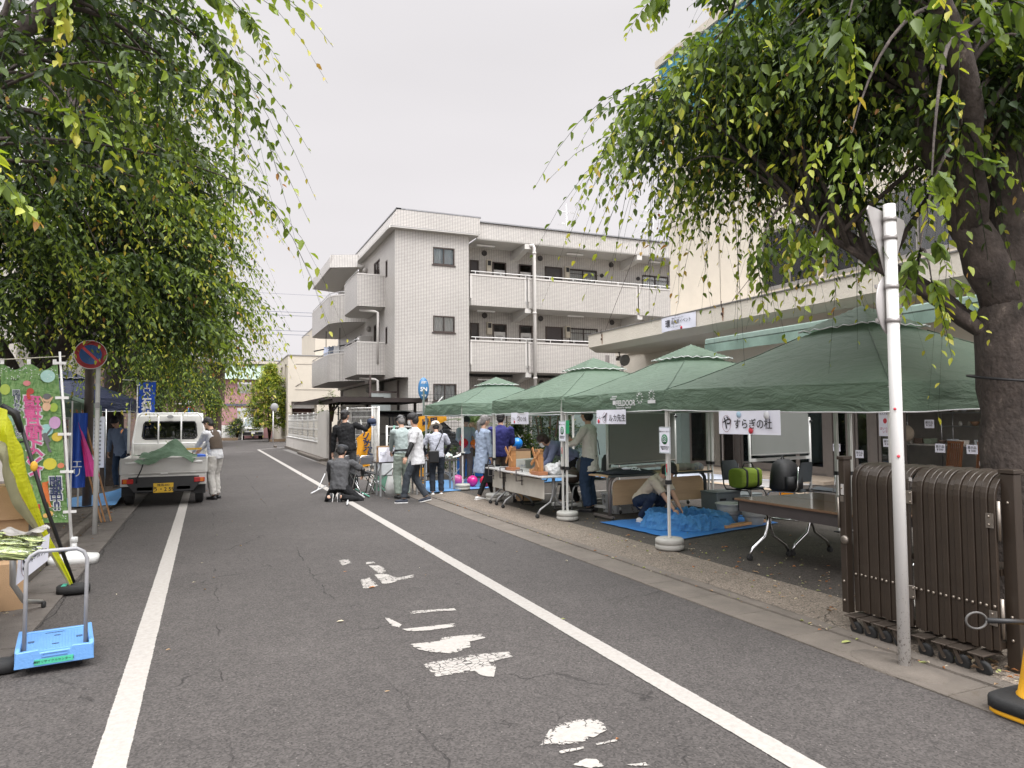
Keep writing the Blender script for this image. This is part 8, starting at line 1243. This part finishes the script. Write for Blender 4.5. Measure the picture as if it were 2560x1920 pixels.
def yc(u, v, A_=YO, B_=YI): p = pl_(A_, u).lerp(pl_(B_, u), v)-Vector((-1.5, 7.0, 0)); w_ = sin(v*pi)*(1-u); return tuple(p+Vector((.02*fz(u*9, v*3, 1), -.10*w_+.02*fz(u*12, v*4, 1), .015*fz(u*9, v*4, 2))))
b = MB(); b.grid(yc, 50, 10); b.build('cloth', YC, t, recalc=False); b = MB(); b.grid(lambda u, v: yc(u, v, YI, YL), 40, 4); b.build('lining', mat('beige_lining', (.28, .27, .16), .8, trans=.3), t, recalc=False)
b = MB(); b.ell((.11, .38, 1.2), (.03, .025, .045)); b.build('rope_knot', mat('orange_rope', (.6, .33, .03), .7), t)
t = thing('tent_strut', 'black slanted tent strut with an oval black foot weight on the gutter', 'pole', (-1.12, 7.72, 0)); b = MB(); b.tube([(.0, 0, .1), (-.22, -.12, .85), (-.42, -.2, 1.62)], .017, 8); b.tube([(-.42, -.2, 1.62), (-.62, -.25, 1.76)], .013, 6); b.build('pole', BLACK, t); b = MB(); b.tube([(-.4, -.2, 1.5), (-.44, -.22, 1.66), (-.54, -.24, 1.74)], [.02, .036, .018], 8); b.bar((-.36, -.1, 1.42), (-.46, -.14, 1.40), .016); b.build('gathered_cloth', BLACK, t)
b = MB(); b.loft([((.0, 0, .015), (1, 0, 0), (0, 1, 0), .135, .09), ((0, 0, .075), (1, 0, 0), (0, 1, 0), .135, .09), ((0, 0, .085), (1, 0, 0), (0, 1, 0), .12, .075)], 24, pw=3); b.build('weight', RUBBER, t); b = MB(); b.bb((-.09, -.07, .0855), (-.05, .05, .088)); b.build('tape', mat('green_tape', (.05, .35, .25), .5), t)
# left table with vegetables
t = thing('folding_table', 'brown topped table at the left frame edge carrying bagged greens', 'table', (-1.5, 6.15, 0)); b = MB(); b.box((-.12, .0, .69), (.6, 1.35, .025)); b.build('table_top', mat('tabletop_brown', (.12, .07, .045), .5), t)
for (x, y) in ((.12, 1.05), (.12, -.55), (-.45, .85)): b = MB(); b.tube([(x-.02, y-.45 if y > 1 else y, .68), (x-.02, y-.4 if y > 1 else y, .3), (x+.02, y-.2 if y > 1 else y+.1, .12), (x+.1, y, .06)], .017, 8, flat=1.4); o = b.build('leg', ALU, t); b = MB(); b.ell((x+.12, y, .035), (.018, .035, .035)); b.build('caster', RUBBER, o)
b = MB(); b.box((-1.52, 7.35, .2), (.22, .3, .4), .2); tag(b.build('cardboard_box', CARD, bevel=.004), 'brown cardboard box on the ground under the table at left', 'box')
for i, (x, y, z, s, h, lb) in enumerate(((-1.72, 7.75, .0, .42, .72, 'cardboard box at the bottom of the stack behind the yellow canopy'), (-1.68, 7.72, .72, .4, .3, 'middle cardboard box of the stack behind the yellow canopy'), (-1.9, 7.6, 1.02, .36, .22, 'top cardboard box of the stack by the left frame edge'))):
    t = thing('cardboard_box', lb, 'box', (x, y, z), .3); b = MB(); b.box((0, 0, h/2), (s, s*.8, h)); b.build('carton', CARD, t, bevel=.004); b = MB(); b.box((0, 0, h+.001), (.05, s*.8, .002)); b.build('tape', mat('brown_tape', (.35, .22, .1), .3), t)
for i, (x, y, z) in enumerate(((-1.22, 5.55, .70), (-1.32, 5.75, .72), (-1.45, 5.5, .74), (-1.28, 5.95, .70), (-1.5, 5.9, .76))):
    rg = np.random.default_rng(50+i); t = thing('bagged_greens', 'clear bag of pale green stalks on the table, ' + ('nearest the S sign', 'second from the S sign', 'at the left frame edge', 'farthest along it', 'topmost of the pile')[i], 'vegetables', (x, y, z), .2*i-.3, 'bagged greens on the left table'); b = MB()
    for k in range(40):
        o_ = rg.uniform(-.07, .07); h = rg.uniform(.01, .07); a = rg.uniform(-.12, .12); b.tube([(-.2, o_*.5, h), (0, o_, h+.015), (.2+rg.uniform(-.05, .03), o_*1.4+a*.2, h)], [.005, .006, .003], 5, cap=False)
    b.build('stalks', mat('stalk', (.42, .47, .2), .5, var=.45, vs=30), t, recalc=False); b = MB(); b.loft([((-.23, 0, .04), (0, 1, 0), (0, 0, 1), .05, .03), ((-.1, 0, .045), (0, 1, 0), (0, 0, 1), .085, .05), ((.12, 0, .045), (0, 1, 0), (0, 0, 1), .095, .05), ((.22, 0, .04), (0, 1, 0), (0, 0, 1), .06, .025)], 14)
    o = b.build('bag', glass('clear_film', (.95, .97, .95), .05, .12, 1.), t, recalc=False); remesh(o, .015, 0, .03, .04)
t = thing('plastic_bag_pile', 'flat clear plastic bags and a tape roll at the far end of the left table', 'bag', (-1.35, 6.62, .70)); b = MB(); b.grid(lambda u, v: (-.14+.33*u, -.12+.3*v, .03+.03*fz(u*5, v*5, 3)+.02*sin(u*9)), 14, 12); b.build('film', mat('milky_film', (.38, .36, .34), .2, trans=.2), t, recalc=False); b = MB(); b.lathe((-.2, -.05, .0), [(.03, 0), (.055, 0), (.055, .05), (.03, .05), (.03, 0)], 18); b.build('tape_roll', WHITE, t)
t = thing('paper_sign', 'white sign starting with a circled S taped to the end of the left table', 'sign', (-1.2, 6.45, .56)); SX = Vector((.06, .45, 0)).normalized(); b = MB(); b.add([Vector((0, 0, 0))-SX*.33+Vector((.0, 0, -.14)), SX*.3+Vector((0, 0, -.08)), SX*.33+Vector((0, 0, .13)), -SX*.3+Vector((0, 0, .09))], [(0, 1, 2, 3)]); b.build('paper', PAPER, t, recalc=False); text('S', .15, INK, Vector((.006, 0, -.01))-SX*.2, SX, (0, 0, 1), t, off=.002); text('hopアルファ', .07, INK, Vector((.006, 0, .01))+SX*.06, SX, (0, 0, 1), t)
b = MB(); b.tube([Vector((.006, 0, -.01))-SX*.2+SX*.06*cos(a)+Vector((0, 0, .09*sin(a))) for a in [i*pi/12 for i in range(25)]], .002, 4); b.build('pen_circle', mat('brown_ink', (.2, .08, .08), .7), t)
# platform trolley
t = thing('platform_trolley', 'light blue plastic platform trolley with grey loop handle and green label', 'trolley', (-.87, 5.36, 0), radians(9)); TBL = mat('trolley_blue', (.12, .28, .56), .45, var=.04, bump=.15, bs=60)
b = MB(); b.bb((-.17, .03, .115), (.17, .50, .14)); 
for k in range(18): b.bb((-.155+k*.0175, .06, .1405), (-.148+k*.0175, .47, .1425))
b.build('deck', TBL, t, bevel=.004)
b = MB(); b.prism([(-.215, .05), (.215, .05), (.205, .15), (.09, .155), (.08, .135), (-.08, .135), (-.09, .155), (-.205, .15)], (0, .03, 0), (1, 0, 0), (0, 0, 1), .03)
for s in (-1, 1): b.prism([(0, .07), (.5, .07), (.5, .13), (.48, .165), (.03, .165), (0, .15)], (s*.2-.015 if s > 0 else s*.2+.015, .02, 0), (0, 1, 0), (0, 0, 1), .028 if s > 0 else -.028)
b.bb((-.215, .49, .07), (.215, .52, .15)); b.build('skirt', TBL, t, bevel=.004)
b = MB(); b.bb((-.07, -.006, .108), (.07, -.001, .112)); b.bb((-.07, -.006, .128), (.07, -.001, .132)); b.bb((-.07, -.006, .112), (-.066, -.001, .128)); b.bb((.066, -.006, .112), (.07, -.001, .128)); b.build('grip_slot', TBL, t)
SLT = mat('slot_dark', (.04, .08, .16), .6)
for x in (-.135, .135): MB().bb((x-.018, .24, .1415), (x+.018, .28, .144)).build('slot', SLT, t)
MB().bb((-.06, .44, .1415), (.05, .452, .1435)).build('slot', SLT, t)
for x, y in ((0, .15), (.01, .36)): MB().lathe((x, y, .142), [(0, .002), (.02, .002), (.02, 0)], 12, sy=.5).build('slot', SLT, t)
b = MB(); hw = .165; b.tube([(-hw, .06, .14), (-hw, .05, .55), (-hw, .05, .69), (-hw+.02, .05, .735), (-hw+.06, .05, .76), (hw-.06, .05, .76), (hw-.02, .05, .735), (hw, .05, .69), (hw, .05, .55), (hw, .06, .14)], .0125, 10); b.build('handle', mat('handle_grey', (.27, .27, .28), .45, .1), t, recalc=False)
b = MB(); b.bb((-.11, -.0035, .062), (.10, -.0008, .096)); o = b.build('label', mat('label_green', (.06, .42, .26), .5), t); text('関町リサイクルセンター 2', .0185, INK, (-.005, -.0045, .079), (1, 0, 0), (0, 0, 1), o)
for x in (-.14, .14):
    for y in (.1, .43): b = MB(); b.lathe((x, y, .035), [(0, -.012), (.034, -.012), (.035, 0), (.034, .012), (0, .012)], 14, R=Matrix.Rotation(pi/2, 3, 'Y')); b.bb((x-.016, y-.02, .04), (x+.016, y+.02, .08)); b.build('caster', RUBBER, t)
b = MB(); b.loft([((0, 0, .01), (1, 0, 0), (0, 1, 0), .09, .07), ((0, 0, .07), (1, 0, 0), (0, 1, 0), .09, .07), ((0, 0, .08), (1, 0, 0), (0, 1, 0), .07, .05)], 20, pw=3); o = b.build('rubber_weight', RUBBER); o.location = (-1.18, 5.5, 0); tag(o, 'black rubber foot weight at the left edge next to the trolley', 'weight')
# ================================================================ BROWN GATE, POLE, CONE, LITTER
GB = mat('gate_bronze', (.037, .026, .018), .45, .2, var=.12, vs=5, dirt=((.10, .08, .065), 14, .68), coat=.1)
t = thing('accordion_gate', 'folded dark brown slatted accordion gate standing on rows of casters', 'gate', (4.4, 2.9, 0)); GX = 0.03
# slats are hoops: vertical front, rounded top, going back
def hoop(y, z0, z1, x0, dep, r=.13, w_=.0405, th=.022):
    pr = [(x0, z0)]+[(x0+r-r*cos(a), z1-r+r*sin(a)) for a in [i*pi/2/7 for i in range(8)]]+[(x0+dep, z1)]; b = MB(); V = []; n = len(pr)
    for i, (x, z) in enumerate(pr):
        d = Vector((pr[min(i+1, n-1)][0]-pr[max(i-1, 0)][0], pr[min(i+1, n-1)][1]-pr[max(i-1, 0)][1], 0)).normalized(); nx, nz = d.y, -d.x
        V += [(x, y-w_/2, z), (x, y+w_/2, z), (x+nx*th, y+w_/2, z+nz*th), (x+nx*th, y-w_/2, z+nz*th)]
    b.add(V, [(i*4+j, i*4+(j+1) % 4, i*4+4+(j+1) % 4, i*4+4+j) for i in range(n-1) for j in range(4)]+[(3, 2, 1, 0)]); return b
ys1 = np.linspace(.99, .56, 11); ys2 = np.linspace(.50, -.02, 13)
for k, y in enumerate(list(ys1)+list(ys2)):
    f = (1.0-y)/1.1; zt = 1.235+.0*f; x0 = GX+.01*(k % 2)+(0.0 if k < 11 else -.01); hoop(y, .155 if k % 2 else .148, zt-.004*(k % 3), x0, .34, .14 if k < 11 else .16).build('slat', GB, t, bevel=.003)
for k, y in enumerate(list(ys1)+list(ys2)): MB().ell((GX-.006+.01*(k % 2)-(.01 if k >= 11 else 0), y, .42), (.008, .0105, .0105), 8, 6).build('rivet', mat('rivet', (.28, .24, .2), .3, .8), t)
b = MB(); b.bb((.05, -.03, .16), (.34, 1.0, .2)); b.bb((.08, -.03, .6), (.33, 1.0, .64)); b.build('inner_rail', GB, t)
for (y, x, z1, w_) in ((1.055, -.02, 1.26, .055), (-.075, .10, 1.225, .085)):
    b = MB(); b.bb((x, y-w_/2, .13 if y > 0 else 0), (x+.07, y+w_/2, z1)); o = b.build('end_post', GB, t, bevel=.004); b = MB(); b.bb((x-.008, y-w_/2-.008, z1+.001), (x+.078, y+w_/2+.008, z1+.028)); b.build('post_cap', GB, o, bevel=.004)
    b = MB(); 
    for z in (.22, .36, 1.05): b.ell((x-.002, y, z), (.009, .01, .01), 8, 6)
    b.build('bolts', _m['rivet'], o)
HG = mat('hinge_steel', (.25, .22, .19), .35, .8)
for z in (1.03, .42-.03):
    b = MB(); b.bb((GX-.022, .50, z-.045), (GX-.014, .575, z+.045)); o = b.build('hinge', HG, t, bevel=.003); b = MB()
    for yy in (.512, .562):
        for zz in (-.03, .03): b.ell((GX-.025, yy, z+zz), (.006, .008, .008), 8, 6)
    b.build('screws', _m['rivet'], o)
for z in (.94, .35):
    b = MB(); b.bb((GX-.014, -.035, z-.045), (GX-.006, .01, z+.045)); b.lathe((GX+.02, -.05, z), [(.012, -.12), (.012, .12)], 10); o = b.build('hinge', HG, t); b = MB()
    for zz in (-.025, .025): b.ell((GX-.016, -.01, z+zz), (.006, .008, .008), 8, 6)
    b.build('screws', _m['rivet'], o)
b = MB(); b.lathe((-.03, 1.03, .67), [(0, -.012), (.03, -.012), (.032, .006), (.02, .012), (0, .012)], 16, R=Matrix.Rotation(pi/2, 3, 'Y')); b.bb((-.034, 1.03, .95), (-.026, 1.06, .99)); b.tube([(-.03, 1.08, .75), (-.03, 1.08, .98)], .008, 6); b.build('lock', HG, t)
b = MB(); b.bb((-.024, 1.035, 1.0), (-.0215, 1.06, 1.08)); b.bb((GX-.012, .502, 1.14), (GX-.01, .525, 1.165)); b.build('label', mat('silver_label', (.42, .4, .38), .4), t)
for k, y in enumerate((.96, .84, .72, .60, .42, .28, .17, .04)):
    b = MB(); b.bb((-.085, y-.048, .125), (.10, y+.048, .135)); b.bb((-.055, y-.012, .09), (-.045, y+.012, .125)); fk = b.build('caster', mat('bracket', (.10, .08, .065), .4, .6), t, bevel=.002)
    b = MB(); b.add([(-.04, y-.022, .118), (.02, y-.022, .118), (.01, y-.045, .045), (-.01, y-.045, .045), (-.04, y-.03, .118), (.02, y-.03, .118), (.01, y-.053, .045), (-.01, y-.053, .045)], [(0, 1, 2, 3), (7, 6, 5, 4), (0, 4, 5, 1), (2, 6, 7, 3)]); 
    W_ = MB(); W_.lathe((-.05, y-.03, .05), [(0, -.012), (.03, -.013), (.045, -.014), (.049, -.008), (.049, .008), (.045, .014), (0, .012)], 20, R=Matrix.Rotation(pi/2, 3, 'Y') if False else Matrix.Rotation(radians(80), 3, 'Y')); W_.build('wheel', RUBBER, fk); b = MB(); b.tube([(-.07, y-.03, .05), (-.03, y-.03, .05)], .007, 8); b.build('axle', _m['rivet'], fk); b = MB(); b.bar((-.07, y+.01, .122), (-.07, y-.03, .05), .006, .024); b.bar((-.03, y+.01, .122), (-.03, y-.03, .05), .006, .024); b.build('fork', _m['bracket'], fk)
b = MB(); b.tube([(4.98, 2.75, 0), (4.98, 2.75, 1.4)], .05, 14); b.ell((4.98, 2.75, 1.4), (.05, .05, .02)); tag(b.build('steel_post', mat('dark_blue_post', (.03, .035, .05), .4, .3)), 'dark slate post at the right frame edge behind the brown gate', 'post')
b = MB(); b.tube([(5.56+.285*cos(a), 3.42+.285*sin(a), 1.86+.04*sin(a)) for a in [i*pi/12 for i in range(25)]], .01, 5); tag(b.build('tied_rope', BLACK), 'thin black cord tied round the big tree trunk', 'rope')
# white pole with the backs of two road signs
t = thing('road_sign', 'white pole with backs of a triangular and a round sign', 'sign', (4.06, 3.22, .0)); PM = mat('worn_white_pole', (.62, .61, .59), .45, var=.05, vs=3); b = MB(); b.tube([(0, 0, 0), (0, 0, 2.96)], .037, 20); 
nt_ = PM.node_tree; g_ = N(nt_, 'ShaderNodeNewGeometry'); s_ = N(nt_, 'ShaderNodeSeparateXYZ'); nt_.links.new(g_.outputs['Position'], s_.inputs[0]); n_ = N(nt_, 'ShaderNodeTexNoise'); n_.inputs['Scale'].default_value = 55; n_.inputs['Detail'].default_value = 6; n_.inputs['Roughness'].default_value = .8; nt_.links.new(g_.outputs['Position'], n_.inputs[0])
r_ = N(nt_, 'ShaderNodeMapRange'); r_.inputs[1].default_value = 0; r_.inputs[2].default_value = .9; r_.inputs[3].default_value = .555; r_.inputs[4].default_value = .70; nt_.links.new(s_.outputs[2], r_.inputs[0]); c_ = N(nt_, 'ShaderNodeMath', operation='GREATER_THAN'); nt_.links.new(n_.outputs[0], c_.inputs[0]); nt_.links.new(r_.outputs[0], c_.inputs[1]); x_ = N(nt_, 'ShaderNodeMix', data_type='RGBA'); bs_ = nt_.nodes['Principled BSDF']; old = bs_.inputs['Base Color'].links[0].from_socket; nt_.links.new(c_.outputs[0], x_.inputs[0]); nt_.links.new(old, x_.inputs[6]); x_.inputs[7].default_value = (.12, .09, .07, 1); nt_.links.new(x_.outputs[2], bs_.inputs['Base Color'])
b.build('pole', PM, t, recalc=False); SB = mat('sign_back', (.42, .40, .39), .5, .3, var=.06); sx_ = Vector((.93, .0, 0)).normalized(); Rz = Matrix.Rotation(radians(17), 3, 'Z')
def place(p): return Rz @ Vector(p)
b = MB(); tri = [(-.30, 0), (.30, 0), (.33, -.03), (.03, -.46), (0, -.475), (-.03, -.46), (-.33, -.03)]; b.prism([(x*.9, z) for x, z in tri], place((.075, .045, 2.93)), place((1, 0, 0)), (0, 0, 1), -.008); b.build('triangle_sign', SB, t, bevel=.002)
b = MB(); b.lathe(place((.075, .05, 2.31)), [(0, -.005), (.195, -.005), (.2, 0), (.195, .005), (0, .005)], 36, R=Rz @ Matrix.Rotation(pi/2, 3, 'X')); b.build('round_sign', SB, t)
for z in (2.86, 2.74, 2.42, 2.2):
    b = MB(); b.lathe((0, 0, z), [(.039, -.014), (.042, -.014), (.042, .014), (.039, .014)], 20); b.box(place((.05, .015, z)), (.03, .035, .032), Rz); 
    for s in (-1, 1): b.box(place((s*.06, .058, z)), (.1, .012, .022), Rz)
    b.build('clamp', mat('clamp_grey', (.33, .31, .3), .45, .5), t); 
b = MB(); 
for k in range(4): b.box(place((.07, .062, 2.08+k*.012+.2)), (.07, .001, .004), Rz)
b.build('print', GREYP, t); b = MB(); b.ell((-.03, -.03, 1.33), (.012, .008, .01)); b.ell((-.036, -.02, 1.63), (.008, .01, .008)); b.build('sticker', RED, t)
b = MB(); b.lathe((4.03, 3.25, 0), [(.3, -.02), (.27, .016), (.1, .022), (0, .022)], 11, sx=.62, sy=1.2); tag(b.build('concrete_patch', CONC), kind='structure')
# yellow and black cone foot with a bar that ends in a ring
t = thing('traffic_cone', 'yellow cone edge with black rubber base at the lower right corner', 'cone', (4.05, 2.40, .0)); CY = mat('cone_yellow', (.72, .36, .015), .45); b = MB(); b.loft([((0, 0, .005), (1, 0, 0), (0, 1, 0), .2, .2), ((0, 0, .03), (1, 0, 0), (0, 1, 0), .2, .2)], 32, pw=5); b.build('yellow_base', CY, t, bevel=.003); b = MB(); b.loft([((0, 0, .032), (1, 0, 0), (0, 1, 0), .205, .205), ((0, 0, .085), (1, 0, 0), (0, 1, 0), .205, .205), ((0, 0, .095), (1, 0, 0), (0, 1, 0), .19, .19)], 32, pw=5); b.build('rubber_weight', RUBBER, t)
b = MB(); b.lathe((0.04, 0, .09), [(.15, 0), (.135, .01), (.12, .1), (.04, .62), (.035, .63)], 32); b.build('cone', CY, t)
t = thing('cone_bar', 'black bar with a grey ring end sticking out from the yellow cone', 'bar', (4.05, 2.40, .48)); b = MB(); b.tube([(-.06, .0, .02), (-.28, .1, .03)], .014, 10); b.build('bar', BLACK, t); b = MB(); b.tube([(-.33+.055*cos(a)*.9, .12-.055*cos(a)*.4, .03+.042*sin(a)) for a in [i*pi/12 for i in range(25)]], .006, 8); b.build('ring', mat('ring_grey', (.08, .075, .07), .5), t)
b = MB(); b.lathe((-.05, 0, .02), [(.018, -.03), (.018, .03)], 12, R=Matrix.Rotation(pi/2, 3, 'Y')); b.build('sleeve', CY, t)
# fallen leaves: along the kerb, under the tree, a few on the road
rg = np.random.default_rng(77); LC = [mat('dead_leaf_tan', (.33, .22, .12), .8), mat('dead_leaf_orange', (.36, .15, .05), .8), mat('dead_leaf_green', (.28, .3, .1), .7), mat('dead_leaf_brown', (.14, .09, .05), .85), mat('dead_leaf_pale', (.48, .42, .3), .8)]
def litter(n, fx, nm, z, lab, s0=.02, s1=.045):
    b = MB()
    for i in range(n):
        x, y = fx(); s = rg.uniform(s0, s1); a = rg.uniform(0, 6.28); c, d = cos(a), sin(a); w_ = s*rg.uniform(.25, .5); zz = z(x, y) if callable(z) else z; cu = rg.uniform(.1, .45)*s
        P = [(-s/2, 0, .002), (-s*.1, -w_/2, cu), (s*.25, -w_*.4, cu*.8), (s/2, 0, .003), (s*.2, w_*.45, cu*.6), (-s*.15, w_/2, cu)]; b.add([(x+p*c-q*d, y+p*d+q*c, zz+h) for p, q, h in P], [(0, 1, 2, 3), (0, 3, 4, 5)], False, int(rg.integers(0, 5)))
    return tag(b.build(nm, LC, recalc=False), lab, 'litter', kind='stuff')
litter(150, lambda: (4.25+rg.normal()*.02, rg.uniform(2.5, 14)), 'fallen_leaves', .008, 'dry fallen leaves gathered in the crack of the right kerb'); litter(420, lambda: (4.5+abs(rg.normal())*.9, 3+abs(rg.normal())*3.2), 'fallen_leaves', .056, 'dry fallen leaves scattered on the lot under the big tree', .015, .05); litter(45, lambda: (rg.uniform(-1, 3.8), rg.uniform(2.8, 22)), 'fallen_leaves', .004, 'few dry leaves scattered over the road', .02, .045); litter(260, lambda: (-1.62+rg.normal()*.09, rg.uniform(5, 16)), 'fallen_leaves', .02, 'dry leaves along the foot of the left kerb', .02, .05); litter(40, lambda: (4.42+rg.normal()*.05, 2.95+rg.normal()*.1), 'fallen_leaves', .05, 'small heap of dry leaves at the gate foot', .03, .05); litter(200, lambda: (rg.uniform(-3, -1.75), rg.uniform(8, 20)), 'fallen_leaves', .1, 'dry leaves on the soil of the left tree strip', .02, .05)
def gleaf(i, lb, x, y, s, k, z): b = MB(); b.add([(x-s/2, y, z), (x-s*.1, y-s*.2, z+.006), (x+s*.3, y-s*.15, z+.004), (x+s/2, y, z), (x+s*.2, y+s*.2, z+.008), (x-s*.2, y+s*.22, z+.004)], [(0, 1, 2, 3), (0, 3, 4, 5)]); tag(b.build('leaf', LC[k], recalc=False), lb, 'leaf')
gleaf(0, 'large orange brown leaf on the dark lot in front of the brown gate', 5.05, 4.35, .1, 1, .06); gleaf(1, 'pale green leaf on the gutter left of the white pole', 4.12, 3.72, .09, 2, .012); gleaf(2, 'yellow leaf lying beside the worn white letter', 1.45, 6.78, .07, 1, .004); gleaf(3, 'pale leaf alone on the road left of the worn letters', .98, 5.75, .06, 4, .004)
